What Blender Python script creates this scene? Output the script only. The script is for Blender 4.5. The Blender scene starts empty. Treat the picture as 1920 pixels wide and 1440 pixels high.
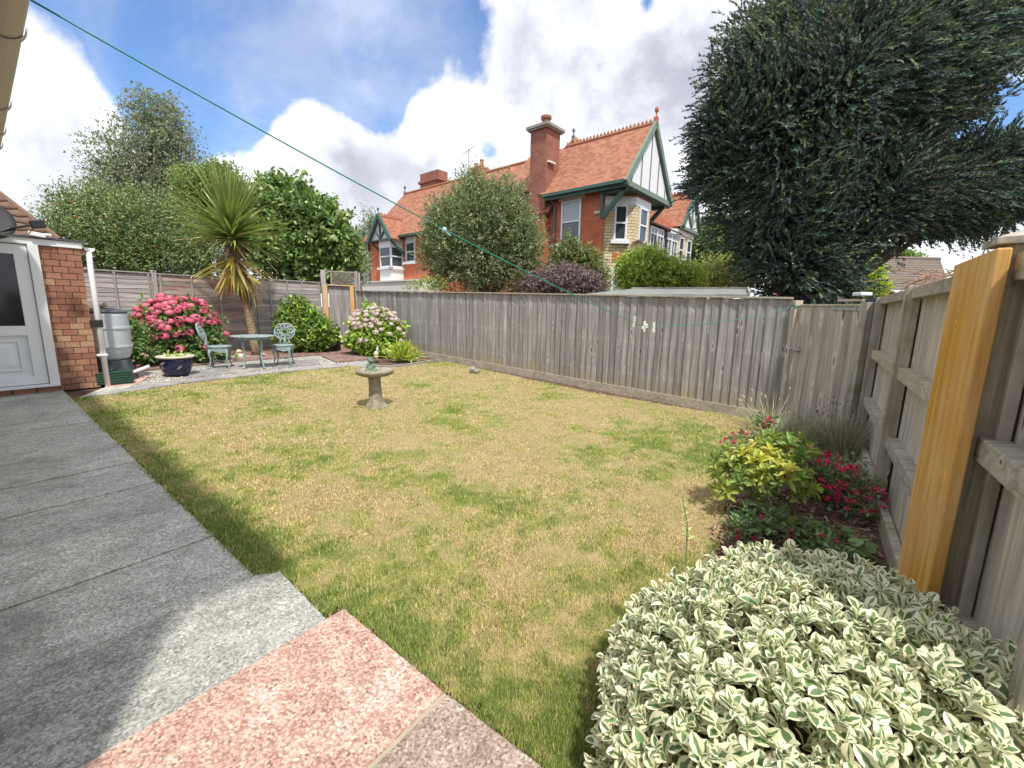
import bpy, math, random
import numpy as np
from mathutils import Vector, Matrix, Quaternion
random.seed(7); RNG = np.random.default_rng(11)
SC = bpy.context.scene
COL = SC.collection
# ------------------------------------------------------------------ camera
FPX, PITCH, ROLL, CAMH = 800.0, math.atan(140/800), math.atan(.019), 1.5
_F = np.array([0, math.cos(PITCH), -math.sin(PITCH)]); _u0 = np.array([0, math.sin(PITCH), math.cos(PITCH)]); _r0 = np.array([1., 0, 0])
_R = math.cos(ROLL)*_r0 + math.sin(ROLL)*_u0
_U = -math.sin(ROLL)*_r0 + math.cos(ROLL)*_u0
CAMP = np.array([0, 0, CAMH])
cd = bpy.data.cameras.new('camera'); cam = bpy.data.objects.new('camera', cd); COL.objects.link(cam)
cd.sensor_width = 36; cd.lens = 36*FPX/1920; cd.clip_start = .05; cd.clip_end = 2000
cam.matrix_world = Matrix(((_R[0], _U[0], -_F[0], 0), (_R[1], _U[1], -_F[1], 0), (_R[2], _U[2], -_F[2], CAMH), (0, 0, 0, 1)))
SC.camera = cam
# ------------------------------------------------------------------ light
SUNV = Vector((-.2, .53, -1.0)).normalized()          # the way the light travels
sl = bpy.data.lights.new('sun', 'SUN'); sl.energy = 2.1; sl.angle = math.radians(3.2); sl.color = (1, .95, .86)
so = bpy.data.objects.new('sun', sl); COL.objects.link(so); so.rotation_euler = SUNV.to_track_quat('-Z', 'Y').to_euler(); so.location = (0, -5, 12)
SUN_EL = math.asin(-SUNV.z); SUN_AZ = math.atan2(-SUNV.x, -SUNV.y)
SC.view_settings.view_transform = 'Standard'; SC.view_settings.look = 'None'; SC.view_settings.exposure = 1.12; SC.view_settings.gamma = 1
try: SC.view_settings.use_curve_mapping = False
except Exception: pass

def px_ray(x, y): return _F + _R*(x-960)/FPX - _U*(y-720)/FPX
W = bpy.data.worlds.new('World'); SC.world = W; W.use_nodes = True
def build_world():
    nt = W.node_tree; nt.nodes.clear(); N = nt.nodes; L = nt.links
    def n(t, **k):
        d = N.new(t)
        for a, v in k.items(): setattr(d, a, v)
        return d
    def s(sock, v):
        if hasattr(v, 'links'): L.new(v, sock)
        else: sock.default_value = v
    def math_(op, a, b=0., c=0., clamp=False):
        d = n('ShaderNodeMath', operation=op, use_clamp=clamp); s(d.inputs[0], a); s(d.inputs[1], b); s(d.inputs[2], c); return d.outputs[0]
    def vmath(op, a, b):
        d = n('ShaderNodeVectorMath', operation=op); s(d.inputs[0], a); s(d.inputs[1], b); return d
    def ss(x, a, b, lo=0., hi=1.):
        d = n('ShaderNodeMapRange', interpolation_type='SMOOTHSTEP'); s(d.inputs[0], x); s(d.inputs[1], a); s(d.inputs[2], b); s(d.inputs[3], lo); s(d.inputs[4], hi); return d.outputs[0]
    def noise(v, sc, det, ro=.55, dist=0.):
        d = n('ShaderNodeTexNoise'); s(d.inputs['Vector'], v); d.inputs['Scale'].default_value = sc; d.inputs['Detail'].default_value = det; d.inputs['Roughness'].default_value = ro; d.inputs['Distortion'].default_value = dist; return d.outputs['Fac']
    tc = n('ShaderNodeTexCoord'); D = vmath('NORMALIZE', tc.outputs['Generated'], (0, 0, 0)).outputs[0]
    sky = n('ShaderNodeTexSky', sky_type='NISHITA'); sky.sun_disc = False; sky.sun_elevation = SUN_EL; sky.sun_rotation = SUN_AZ; sky.air_density = 1.25; sky.dust_density = .6; sky.ozone_density = 2.2
    # cumulus: billowing noise in direction space, with cloud banks and gaps where they stand in the sky
    warp = vmath('ADD', D, vmath('SCALE', noise_vec(nt, D, 3.2), (0, 0, 0)).outputs[0]) if False else None
    base = noise(D, 3.1, 9, .56, .25); fine = noise(D, 9., 8, .6)
    dens = math_('ADD', math_('MULTIPLY', base, .75), math_('MULTIPLY', fine, .42))
    dens = math_('ADD', dens, .1)
    banks = [(100, 260, .25, .34), (60, 160, .16, .2), (600, 290, .22, .36), (500, 370, .2, .28), (800, 290, .15, .22), (1000, 130, .27, .2), (1230, 190, .28, .25), (790, 130, .12, .16), (1880, 330, .25, .2), (1500, 60, .4, .16),
             (200, 50, .22, -.42), (385, 235, .16, -.46), (450, 160, .18, -.3), (710, 180, .14, -.42), (850, 60, .14, -.42), (600, 20, .24, -.26), (1215, 8, .06, -.34), (1850, 220, .1, -.5), (1275, 340, .08, -.3), (30, 350, .12, -.2), (925, 270, .06, -.2)]
    for x, y, r, a in banks:
        c = px_ray(x, y); c = c/np.linalg.norm(c)
        dist = vmath('DISTANCE', D, tuple(c)).outputs['Value']
        dens = math_('ADD', dens, ss(dist, 0., r*1.15, a, 0.))
    mask = ss(dens, .545, .68)
    veil = math_('MULTIPLY', ss(noise(D, 2.2, 7, .62, .6), .4, .74), .4)
    mask = math_('MAXIMUM', mask, veil)
    sep = n('ShaderNodeSeparateXYZ'); L.new(D, sep.inputs[0]); Z = sep.outputs[2]
    # shade: thick parts and bellies grey, rims bright
    D2 = vmath('ADD', D, (.05, -.06, .10)).outputs[0]
    lit = math_('SUBTRACT', noise(D, 4.2, 9, .6), noise(D2, 4.2, 9, .6))
    shade = ss(lit, -.13, .13)
    thick = ss(dens, .7, 1.05)
    low = ss(noise(D, 2.0, 4, .5), .38, .62)
    val = math_('ADD', 5.7, math_('MULTIPLY', shade, 2.2))
    val = math_('SUBTRACT', val, math_('MULTIPLY', math_('MULTIPLY', thick, low), 2.2))
    cc = n('ShaderNodeCombineColor'); 
    s(cc.inputs[0], math_('MULTIPLY', val, .955)); s(cc.inputs[1], math_('MULTIPLY', val, .985)); s(cc.inputs[2], math_('ADD', math_('MULTIPLY', val, .94), .75))
    tint = n('ShaderNodeMix', data_type='RGBA', blend_type='MULTIPLY'); tint.inputs[0].default_value = 1.; L.new(sky.outputs[0], tint.inputs[6]); tint.inputs[7].default_value = (.74, .91, 1.16, 1)
    mx = n('ShaderNodeMix', data_type='RGBA'); L.new(mask, mx.inputs[0]); L.new(tint.outputs[2], mx.inputs[6]); L.new(cc.outputs[0], mx.inputs[7])
    bg = n('ShaderNodeBackground'); bg.inputs[1].default_value = .08; L.new(mx.outputs[2], bg.inputs[0])
    out = n('ShaderNodeOutputWorld'); L.new(bg.outputs[0], out.inputs[0])
build_world()

# ------------------------------------------------------------------ where a sight line meets the ground or a wall
GA, GB, GC = -.0179, .017, -.034
def gz(x, y):
    x = np.clip(x, -11, 6); y = np.clip(y, -2, 16); return GA*x + GB*y + GC
def g(x, y, dz=0.):
    d = px_ray(x, y); t = (GC+dz-CAMH)/(d[2]-GA*d[0]-GB*d[1]); return CAMP + t*d
def atY(x, y, Y):
    d = px_ray(x, y); return CAMP + d*(Y/d[1])
def atZ(x, y, z):
    d = px_ray(x, y); return CAMP + d*((z-CAMH)/d[2])
def vpl(x, y, P, Q):
    e = np.array(Q[:2])-np.array(P[:2]); nrm = np.array([-e[1], e[0], 0]); d = px_ray(x, y)
    t = (np.array([P[0], P[1], 0])-CAMP)@nrm/(d@nrm); return CAMP + t*d
def proj(P):
    q = np.asarray(P)-CAMP; z = q@_F; return np.stack([960+FPX*(q@_R)/z, 720-FPX*(q@_U)/z], -1)
def inpoly(pts, poly):
    x, y = pts[:, 0], pts[:, 1]; c = np.zeros(len(pts), bool); j = len(poly)-1
    for i in range(len(poly)):
        xi, yi = poly[i][:2]; xj, yj = poly[j][:2]
        with np.errstate(divide='ignore', invalid='ignore'):
            c ^= ((yi > y) != (yj > y)) & (x < (xj-xi)*(y-yi)/(yj-yi+1e-12)+xi)
        j = i
    return c
def vnoise(x, y, sc, seed=0):
    r = np.random.default_rng(seed); T = r.random((64, 64)); x = np.asarray(x)*sc; y = np.asarray(y)*sc
    xi = np.floor(x).astype(int); yi = np.floor(y).astype(int); fx = x-xi; fy = y-yi; fx = fx*fx*(3-2*fx); fy = fy*fy*(3-2*fy)
    a = T[xi % 64, yi % 64]; b = T[(xi+1) % 64, yi % 64]; c = T[xi % 64, (yi+1) % 64]; d = T[(xi+1) % 64, (yi+1) % 64]
    return (a*(1-fx)+b*fx)*(1-fy)+(c*(1-fx)+d*fx)*fy
def fbm(x, y, sc, seed=0, o=4):
    s = 0; a = 1; t = 0
    for i in range(o): s = s+a*vnoise(x, y, sc*2**i, seed+i); t += a; a *= .55
    return s/t

# ------------------------------------------------------------------ objects
def tag(o, label=None, cat=None, group=None, kind=None):
    if label: o['label'] = label
    if cat: o['category'] = cat
    if group: o['group'] = group
    if kind: o['kind'] = kind
    return o
def thing(name, label, cat, loc=(0, 0, 0), rz=0., group=None):
    o = bpy.data.objects.new(name, None); COL.objects.link(o); o.empty_display_size = .1
    o.location = tuple(float(v) for v in loc); o.rotation_euler = (0, 0, rz); return tag(o, label, cat, group)
def link(name, me, mat=None, parent=None, loc=None, rot=None, scale=None):
    if mat is not None and not me.materials: me.materials.append(mat)
    o = bpy.data.objects.new(name, me); COL.objects.link(o)
    if parent is not None: o.parent = parent
    if loc is not None: o.location = tuple(float(v) for v in loc)
    if rot is not None: o.rotation_euler = rot
    if scale is not None: o.scale = scale
    return o
def worldloc(p):
    v = Vector((0, 0, 0))
    while p is not None: v += p.location; p = p.parent
    return v
class MB:
    def __init__(s): s.v = []; s.f = []; s.m = []
    def add(s, v, f, m=0):
        o = len(s.v); s.v += [tuple(map(float, p)) for p in v]; s.f += [tuple(o+i for i in q) for q in f]; s.m += [m]*len(f); return s
    def box(s, c, d, R=None, m=0):
        c = np.array(c, float); h = np.array(d, float)/2
        P = np.array([(x, y, z) for z in (-1, 1) for y in (-1, 1) for x in (-1, 1)])*h
        if R is not None: P = P@np.array(R).T
        return s.add(P+c, [(0, 2, 3, 1), (4, 5, 7, 6), (0, 1, 5, 4), (2, 6, 7, 3), (0, 4, 6, 2), (1, 3, 7, 5)], m)
    def bar(s, a, b, w, h, m=0, up=(0, 0, 1)):
        a = np.array(a, float); b = np.array(b, float); t = b-a; L = np.linalg.norm(t); t /= L; up = np.array(up, float)
        if abs(t@up) > .98: up = np.array([1., 0, 0])
        x = np.cross(t, up); x /= np.linalg.norm(x); z = np.cross(x, t)
        return s.box((a+b)/2, (L, w, h), np.stack([t, -x, z], 1), m)
    def tube(s, pts, rad, n=8, m=0, cap=True):
        P = np.array(pts, float); k = len(P); rad = np.broadcast_to(np.array(rad, float), (k,))
        T = np.gradient(P, axis=0); T /= np.linalg.norm(T, axis=1)[:, None]+1e-12
        up = np.array([0, 0, 1.]) if abs(T[0, 2]) < .9 else np.array([1., 0, 0]); V = []
        x = np.cross(T[0], up); x /= np.linalg.norm(x)
        for i in range(k):
            x = x-T[i]*(x@T[i]); x /= np.linalg.norm(x)+1e-12; y = np.cross(T[i], x)
            for j in range(n):
                a = 2*math.pi*j/n; V.append(P[i]+rad[i]*(math.cos(a)*x+math.sin(a)*y))
        Fc = [(i*n+j, i*n+(j+1) % n, (i+1)*n+(j+1) % n, (i+1)*n+j) for i in range(k-1) for j in range(n)]
        if cap: Fc += [tuple(range(n))[::-1], tuple(range((k-1)*n, k*n))]
        return s.add(V, Fc, m)
    def lathe(s, prof, n=24, c=(0, 0, 0), m=0, wob=None):
        V = []; c = np.array(c)
        for i, (r, z) in enumerate(prof):
            for j in range(n):
                a = 2*math.pi*j/n; q = r*(1+(wob(a, z) if wob else 0)); V.append(c+np.array([q*math.cos(a), q*math.sin(a), z]))
        k = len(prof); Fc = [(i*n+j, i*n+(j+1) % n, (i+1)*n+(j+1) % n, (i+1)*n+j) for i in range(k-1) for j in range(n)]
        Fc += [tuple(range(n))[::-1], tuple(range((k-1)*n, k*n))]
        return s.add(V, Fc, m)
    def prism(s, poly, z0, z1, m=0):       # poly: (x, y) or (x, y, z); z0/z1 offsets below/above that height
        P = [np.array([p[0], p[1], (p[2] if len(p) > 2 else 0.)]) for p in poly]; n = len(P)
        a = sum(P[i][0]*P[(i+1) % n][1]-P[(i+1) % n][0]*P[i][1] for i in range(n))
        if a < 0: P = P[::-1]
        V = [p+(0, 0, z0) for p in P]+[p+(0, 0, z1) for p in P]
        return s.add(V, [tuple(range(n))[::-1], tuple(range(n, 2*n))]+[(i, (i+1) % n, n+(i+1) % n, n+i) for i in range(n)], m)
    def ball(s, c, r, n=10, k=7, m=0, R=None):
        r = np.broadcast_to(np.array(r, float), (3,)); V = []
        for i in range(k+1):
            t = math.pi*i/k
            for j in range(n): 
                a = 2*math.pi*j/n; p = np.array([math.sin(t)*math.cos(a), math.sin(t)*math.sin(a), math.cos(t)])*r
                V.append((R@p if R is not None else p)+np.array(c))
        return s.add(V, [(i*n+j, (i+1)*n+j, (i+1)*n+(j+1) % n, i*n+(j+1) % n) for i in range(k) for j in range(n)], m)
    def mesh(s, name, mats, smooth=False):
        me = bpy.data.meshes.new(name); me.from_pydata(s.v, [], s.f); 
        for mt in (mats if isinstance(mats, (list, tuple)) else [mats]): me.materials.append(mt)
        if any(s.m): me.polygons.foreach_set('material_index', s.m)
        if smooth: me.polygons.foreach_set('use_smooth', [True]*len(s.f))
        me.update(); return me
    def build(s, name, mats, parent=None, smooth=False, bevel=0., local=False):
        if parent is not None and not local:
            w = worldloc(parent); s.v = [(a-w.x, b-w.y, c-w.z) for a, b, c in s.v]
        o = link(name, s.mesh(name, mats, smooth), None, parent)
        if bevel:
            b = o.modifiers.new('bevel', 'BEVEL'); b.width = bevel; b.segments = 2; b.limit_method = 'ANGLE'; b.angle_limit = .6
        if smooth == 'auto' or (smooth and bevel): pass
        return o
def npmesh(name, V, Fc, mat, parent=None, col=None, smooth=False, shift=True):
    V = np.ascontiguousarray(V, np.float32)
    if parent is not None and shift:
        w = worldloc(parent); V = V-np.array(w, np.float32)
    me = bpy.data.meshes.new(name); k = Fc.shape[1]; nf = len(Fc)
    me.vertices.add(len(V)); me.vertices.foreach_set('co', V.ravel())
    me.loops.add(nf*k); me.loops.foreach_set('vertex_index', np.ascontiguousarray(Fc, np.int32).ravel())
    me.polygons.add(nf); me.polygons.foreach_set('loop_start', np.arange(0, nf*k, k, dtype=np.int32))
    try: me.polygons.foreach_set('loop_total', np.full(nf, k, np.int32))
    except Exception: pass
    me.update(calc_edges=True)
    if col is not None:
        a = me.attributes.new('tone', 'FLOAT_COLOR', 'POINT'); c = np.ones((len(V), 4), np.float32); c[:, :3] = col; a.data.foreach_set('color', c.ravel())
    if smooth: me.polygons.foreach_set('use_smooth', np.ones(nf, bool))
    me.materials.append(mat)
    return link(name, me, None, parent)
def unit(a): return a/(np.linalg.norm(a, axis=-1, keepdims=True)+1e-9)
def scatter(tv, tf, pos, ax, nrm, sc, col=None, wsc=1.):
    t = unit(ax); b = unit(np.cross(nrm, t)); nn = np.cross(t, b); sc = np.broadcast_to(np.asarray(sc, float), (len(pos),))[:, None, None]
    wsc = np.broadcast_to(np.asarray(wsc, float), (len(pos),))[:, None, None]
    tv = np.asarray(tv, float)
    V = pos[:, None, :]+sc*(tv[None, :, 0:1]*t[:, None, :]+tv[None, :, 1:2]*wsc*b[:, None, :]+tv[None, :, 2:3]*nn[:, None, :])
    n = len(pos); k = len(tv); Fc = (np.asarray(tf)[None]+(np.arange(n)*k)[:, None, None]).reshape(-1, np.asarray(tf).shape[1])
    C = None if col is None else np.repeat(col, k, axis=0)
    return V.reshape(-1, 3), Fc, C
LEAF6 = ([(0, 0, 0), (.35, .25, .06), (.35, -.25, .06), (.72, .2, .05), (.72, -.2, .05), (1, 0, -.05), (.4, 0, 0), (.75, 0, .0)],
         [(0, 6, 1), (0, 2, 6), (6, 7, 3), (6, 3, 1), (6, 2, 4), (6, 4, 7), (7, 5, 3), (7, 4, 5)])
LEAF4 = ([(0, 0, 0), (.45, .27, .05), (1, 0, -.03), (.45, -.27, .05)], [(0, 2, 1), (0, 3, 2)])
BLADE = ([(0, .5, 0), (0, -.5, 0), (.55, .36, 0.06), (.55, -.36, 0.06), (1, 0, 0.22)], [(0, 1, 2), (1, 3, 2), (2, 3, 4)])

# ------------------------------------------------------------------ materials
class T:
    def __init__(s, name, rough=.6, spec=.5):
        s.mat = bpy.data.materials.new(name); s.mat.use_nodes = True; s.nt = s.mat.node_tree; s.b = s.nt.nodes['Principled BSDF']
        s.b.inputs['Roughness'].default_value = rough; s.b.inputs['Specular IOR Level'].default_value = spec
    def set(s, k, v):
        i = s.b.inputs[k] if isinstance(k, str) else k
        if hasattr(v, 'links'): s.nt.links.new(v, i)
        else:
            if isinstance(v, (tuple, list)) and len(v) == 3 and i.type == 'RGBA': v = (*v, 1)
            i.default_value = v
    def n(s, t, ins=None, **kw):
        d = s.nt.nodes.new('ShaderNode'+t)
        for a, v in kw.items(): setattr(d, a, v)
        for k, v in (ins or {}).items(): s.set(d.inputs[k], v)
        return d
    def obj(s): return s.n('TexCoord').outputs['Object']
    def rnd(s): return s.n('ObjectInfo').outputs['Random']
    def map(s, v, sc=(1, 1, 1), loc=(0, 0, 0), rot=(0, 0, 0)): return s.n('Mapping', {'Vector': v, 'Scale': sc, 'Location': loc, 'Rotation': rot}).outputs[0]
    def noise(s, v, sc, det=4., ro=.55, dist=0.): return s.n('TexNoise', {'Vector': v, 'Scale': sc, 'Detail': det, 'Roughness': ro, 'Distortion': dist}).outputs['Fac']
    def vor(s, v, sc, out='Distance', **k): return s.n('TexVoronoi', {'Vector': v, 'Scale': sc}, **k).outputs[out]
    def ramp(s, f, stops):
        d = s.n('ValToRGB', {'Fac': f}); e = d.color_ramp.elements
        while len(e) < len(stops): e.new(.5)
        for q, (p, c) in zip(e, stops): q.position = p; q.color = (*c, 1) if len(c) == 3 else c
        return d.outputs[0]
    def mix(s, f, a, b, bt='MIX'):
        d = s.n('Mix', data_type='RGBA', blend_type=bt); s.set(d.inputs[0], f); s.set(d.inputs[6], a); s.set(d.inputs[7], b); return d.outputs[2]
    def m(s, op, a, b=0., clamp=False):
        d = s.n('Math', operation=op, use_clamp=clamp); s.set(d.inputs[0], a); s.set(d.inputs[1], b); return d.outputs[0]
    def v(s, op, a, b): 
        d = s.n('VectorMath', operation=op); s.set(d.inputs[0], a); s.set(d.inputs[1], b); return d.outputs[0]
    def mr(s, x, a, b, lo=0., hi=1.): return s.n('MapRange', {0: x, 1: a, 2: b, 3: lo, 4: hi}).outputs[0]
    def attr(s, name='tone'): return s.n('Attribute', attribute_name=name).outputs['Color']
    def bump(s, h, strength=.4, dist=.01): s.set('Normal', s.n('Bump', {'Height': h, 'Strength': strength, 'Distance': dist}).outputs[0])
    def hsv(s, c, h=.5, sa=1., va=1.): return s.n('HueSaturation', {'Color': c, 'Hue': h, 'Saturation': sa, 'Value': va}).outputs[0]
def jit(t, sc=40.):
    return t.v('ADD', t.obj(), t.n('CombineXYZ', {0: t.m('MULTIPLY', t.rnd(), sc), 1: t.m('MULTIPLY', t.rnd(), sc*1.7), 2: t.m('MULTIPLY', t.rnd(), sc*.6)}).outputs[0])
def plain(name, c, rough=.5, var=.12, sc=6., bumpv=.1, spec=.5, metal=0.):
    t = T(name, rough, spec); o = t.obj(); f = t.noise(o, sc, 6)
    t.set('Base Color', t.mix(f, tuple(x*(1-var) for x in c), tuple(min(1, x*(1+var)) for x in c))); t.set('Metallic', metal)
    if bumpv: t.bump(t.noise(o, sc*6, 4), bumpv, .004)
    return t.mat
def wood(name, dark, mid, light, ax=2, rough=.85, knots=1., tint=.25, stain=None, grain=1., moss=None, nails=False):
    t = T(name, rough, .25); p = jit(t); S = [26*grain, 26*grain, 26*grain]; S[ax] = 1.5
    g1 = t.noise(t.map(p, tuple(S)), 1., 7, .62, .6); S2 = [90*grain]*3; S2[ax] = 2.5; g2 = t.noise(t.map(p, tuple(S2)), 1., 4, .6)
    big = t.noise(p, 1.7, 3)
    c = t.ramp(t.m('ADD', t.m('MULTIPLY', g1, .7), t.m('MULTIPLY', g2, .35)), [(.3, dark), (.52, mid), (.74, light)])
    c = t.mix(t.mr(big, .35, .7), c, t.hsv(c, .5, .75, 1.16))
    if stain is not None: c = t.mix(t.mr(t.noise(t.map(p, (1, 1, 2.2)), 1.6, 6, .65), .46, .68, 0, .85), c, stain)
    if moss is not None: c = t.mix(t.mr(t.noise(p, 5, 6, .65), .5, .75, 0, .6), c, moss)
    if knots > 0:
        K = [9, 9, 9]; K[ax] = 3.2; d = t.vor(t.map(p, tuple(K)), 1.)
        c = t.mix(t.mr(d, .05*knots, .13*knots, .85, 0.), c, tuple(x*.35 for x in dark))
        c = t.mix(t.m('MULTIPLY', t.mr(d, .13*knots, .22*knots, 1., 0.), t.mr(d, .09*knots, .13*knots, 0., .6)), c, tuple(min(1, x*1.25) for x in light))
    if nails:
        s3 = t.n('SeparateXYZ', {0: t.obj()})
        c = t.mix(t.m('MULTIPLY', t.mr(t.m('ADD', s3.outputs[2], t.m('MULTIPLY', t.noise(p, 3, 5), .25)), .14, .3, 1., 0.), t.mr(big, .3, .6, .2, .75)), c, (.36, .29, .18))
        for zi in (.16, .52, .87):
            dz = t.m('MULTIPLY', t.m('SUBTRACT', s3.outputs[2], zi+.0), 1.6); dx = t.m('ADD', s3.outputs[0], t.m('MULTIPLY', t.m('SUBTRACT', t.rnd(), .5), .05)); dd = t.m('SQRT', t.m('ADD', t.m('MULTIPLY', dz, dz), t.m('MULTIPLY', dx, dx)))
            c = t.mix(t.m('MULTIPLY', t.mr(dd, .0, .05, .6, 0.), t.mr(g1, .35, .6, 0., 1.)), c, (.56, .54, .51)); c = t.mix(t.mr(dd, .005, .009, .8, 0.), c, (.05, .04, .035))
    c = t.hsv(c, .5, t.mr(t.rnd(), 0, 1, .8, 1.2), t.mr(t.rnd(), 0, 1, 1-tint, 1+tint))
    t.set('Base Color', c); t.bump(t.m('ADD', g1, t.m('MULTIPLY', g2, .6)), .5, .006); return t.mat
LEAFK = 2.0
def leafmat(name, trans=.3, rough=.45, spec=.5, mul=(1, 1, 1)):
    t = T(name, rough, spec); c = t.mix(1., t.attr(), tuple(LEAFK*x for x in mul), 'MULTIPLY'); t.set('Base Color', c)
    tr = t.n('BsdfTranslucent', {'Color': t.hsv(c, .49, 1.1, 1.5)}); mx = t.n('MixShader', {0: trans}); L = t.nt.links
    L.new(t.b.outputs[0], mx.inputs[1]); L.new(tr.outputs[0], mx.inputs[2]); L.new(mx.outputs[0], t.nt.nodes['Material Output'].inputs[0]); return t.mat
def solidleaf(name, c, var=.25, trans=.25, rough=.4):
    t = T(name, rough, .5); k = t.hsv(c if False else t.mix(t.noise(t.obj(), 30, 3), tuple(x*.8 for x in c), tuple(min(1, x*1.2) for x in c)), t.mr(t.rnd(), 0, 1, .485, .515), 1., t.mr(t.rnd(), 0, 1, 1-var, 1+var))
    t.set('Base Color', k); tr = t.n('BsdfTranslucent', {'Color': t.hsv(k, .49, 1.05, 1.4)}); mx = t.n('MixShader', {0: trans}); L = t.nt.links
    L.new(t.b.outputs[0], mx.inputs[1]); L.new(tr.outputs[0], mx.inputs[2]); L.new(mx.outputs[0], t.nt.nodes['Material Output'].inputs[0]); return t.mat
M = {}
M['fence'] = wood('fence_wood', (.115, .104, .099), (.27, .252, .242), (.46, .438, .425), tint=.2, nails=True)
M['gate'] = wood('gate_wood', (.18, .15, .13), (.4, .345, .3), (.6, .55, .49), tint=.18, knots=1.5)
M['rfence'] = wood('right_fence_wood', (.22, .185, .15), (.45, .395, .33), (.62, .56, .48), tint=.16)
M['rail'] = wood('rail_wood', (.18, .15, .11), (.38, .335, .26), (.54, .49, .4), ax=0, tint=.1, moss=(.16, .15, .06))
M['post'] = wood('post_wood', (.18, .152, .118), (.37, .325, .26), (.52, .47, .39), tint=.1, moss=(.17, .165, .08))
M['lap'] = wood('lap_slat_wood', (.17, .15, .14), (.34, .31, .29), (.55, .52, .5), ax=0, tint=.22, knots=0.)
M['lapred'] = wood('stained_slat_wood', (.16, .12, .1), (.33, .27, .24), (.54, .48, .45), ax=0, tint=.2, knots=0., stain=(.24, .085, .06))
M['lappost'] = wood('lap_post_wood', (.17, .15, .13), (.34, .31, .28), (.52, .49, .46), tint=.1)
M['fresh'] = wood('fresh_timber', (.34, .17, .05), (.58, .33, .11), (.72, .47, .2), tint=.03, grain=.8, rough=.75, knots=.6)
M['newpost'] = wood('new_post_wood', (.42, .23, .08), (.6, .36, .15), (.7, .46, .22), tint=.05, rough=.7)
def mk_ground():
    t = T('bare_soil', .95, .1); o = t.obj(); t.set('Base Color', t.ramp(t.noise(o, 9, 8, .65), [(.3, (.07, .045, .032)), (.55, (.15, .1, .075)), (.75, (.26, .19, .15))])); t.bump(t.noise(o, 40, 6), .8, .02); M['soil'] = t.mat
    t = T('red_soil', .95, .1); o = t.obj(); t.set('Base Color', t.ramp(t.noise(o, 11, 8, .65), [(.3, (.14, .08, .06)), (.55, (.3, .18, .135)), (.75, (.44, .3, .23))])); t.bump(t.noise(o, 40, 6), .8, .02); M['redsoil'] = t.mat
    t = T('lawn_turf', .95, .1); t.set('Base Color', t.mix(t.noise(t.obj(), 90, 4), t.attr(), t.hsv(t.attr(), .5, 1., .6))); t.bump(t.noise(t.obj(), 120, 4), .8, .01); M['turf'] = t.mat
    t = T('grass_blades', .7, .25); c = t.attr(); t.set('Base Color', c); tr = t.n('BsdfTranslucent', {'Color': c}); mx = t.n('MixShader', {0: .3}); L = t.nt.links
    L.new(t.b.outputs[0], mx.inputs[1]); L.new(tr.outputs[0], mx.inputs[2]); L.new(mx.outputs[0], t.nt.nodes['Material Output'].inputs[0]); M['grass'] = t.mat
def slabmat(name, a, b, c, streak=True, speck=.5, rough=.9, dark=(.05, .05, .048), light=(.5, .5, .48), rot=0.):
    t = T(name, rough, .3); o = t.n('NewGeometry').outputs['Position']; q = t.map(o, (1, 1, 1), (0, 0, 0), (0, 0, rot))
    st = t.noise(t.map(q, (17, 6., 1)), 1., 8, .72, .9) if streak else t.noise(q, 7, 6, .65)
    col = t.ramp(st, [(.3, a), (.52, b), (.72, c)])
    col = t.mix(t.mr(t.noise(o, 2.6, 7, .68), .42, .68, 0., .62 if streak else .28), col, t.hsv(col, .5, .9, .62))
    gr = t.noise(o, 105, 6, .8); col = t.mix(t.mr(gr, .34, .66, 0, 1), t.hsv(col, .5, .9, .55), t.hsv(col, .5, .9, 1.5))
    gc = t.n('SeparateColor', {0: t.vor(t.v('ADD', o, t.n('CombineXYZ', {0: t.m('MULTIPLY', gr, .012), 1: t.m('MULTIPLY', st, .012)}).outputs[0]), 118, 'Color')}).outputs[0]; col = t.hsv(col, .5, t.mr(gc, 0, 1, 1.1, .75), t.mr(gc, 0, 1, .66, 1.36))
    sp = t.vor(o, 46); col = t.mix(t.m('MULTIPLY', t.mr(sp, .2, .34, speck, 0.), t.mr(t.noise(o, 14, 5, .6), .48, .6, 0, 1)), col, dark)
    sp2 = t.vor(o, 90); col = t.mix(t.m('MULTIPLY', t.mr(sp2, .12, .22, .8, 0.), t.mr(t.noise(o, 6, 5, .6), .5, .62, 0, 1)), col, light)
    if streak: col = t.mix(t.mr(t.noise(o, 1.1, 8, .7, .4), .5, .66, 0., .6), col, (.17, .145, .135)); col = t.mix(t.mr(t.noise(t.map(o, (1, 1, 1), (7, 3, 0)), .8, 9, .72, .3), .6, .68, 0., .55), col, (.62, .6, .55))
    col = t.hsv(col, .5, 1., t.mr(t.rnd(), 0, 1, .84, 1.14))
    t.set('Base Color', col); t.bump(t.m('ADD', gr, t.m('MULTIPLY', st, 1.2)), .7, .006); return t.mat
mk_ground()
RROT = math.radians(37)
M['slab'] = slabmat('grey_slab', (.33, .325, .275), (.48, .475, .415), (.58, .575, .51), rot=RROT, speck=.35)
M['slablight'] = slabmat('pale_grey_slab', (.27, .27, .24), (.4, .4, .355), (.52, .52, .46), rot=RROT)
M['slabred'] = slabmat('red_slab', (.38, .19, .14), (.52, .3, .225), (.6, .43, .345), rot=RROT, streak=False, speck=.75, dark=(.12, .06, .05), light=(.62, .5, .42))
M['slabbeige'] = slabmat('beige_slab', (.27, .19, .14), (.4, .29, .22), (.5, .4, .32), streak=False, speck=.8, dark=(.13, .09, .075), light=(.66, .58, .5))
M['mortar'] = plain('mortar', (.42, .36, .27), .95, .25, 20, .4)
M['edging'] = slabmat('edging_stone', (.2, .19, .17), (.32, .3, .27), (.42, .4, .37), streak=False, speck=.3)
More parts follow.
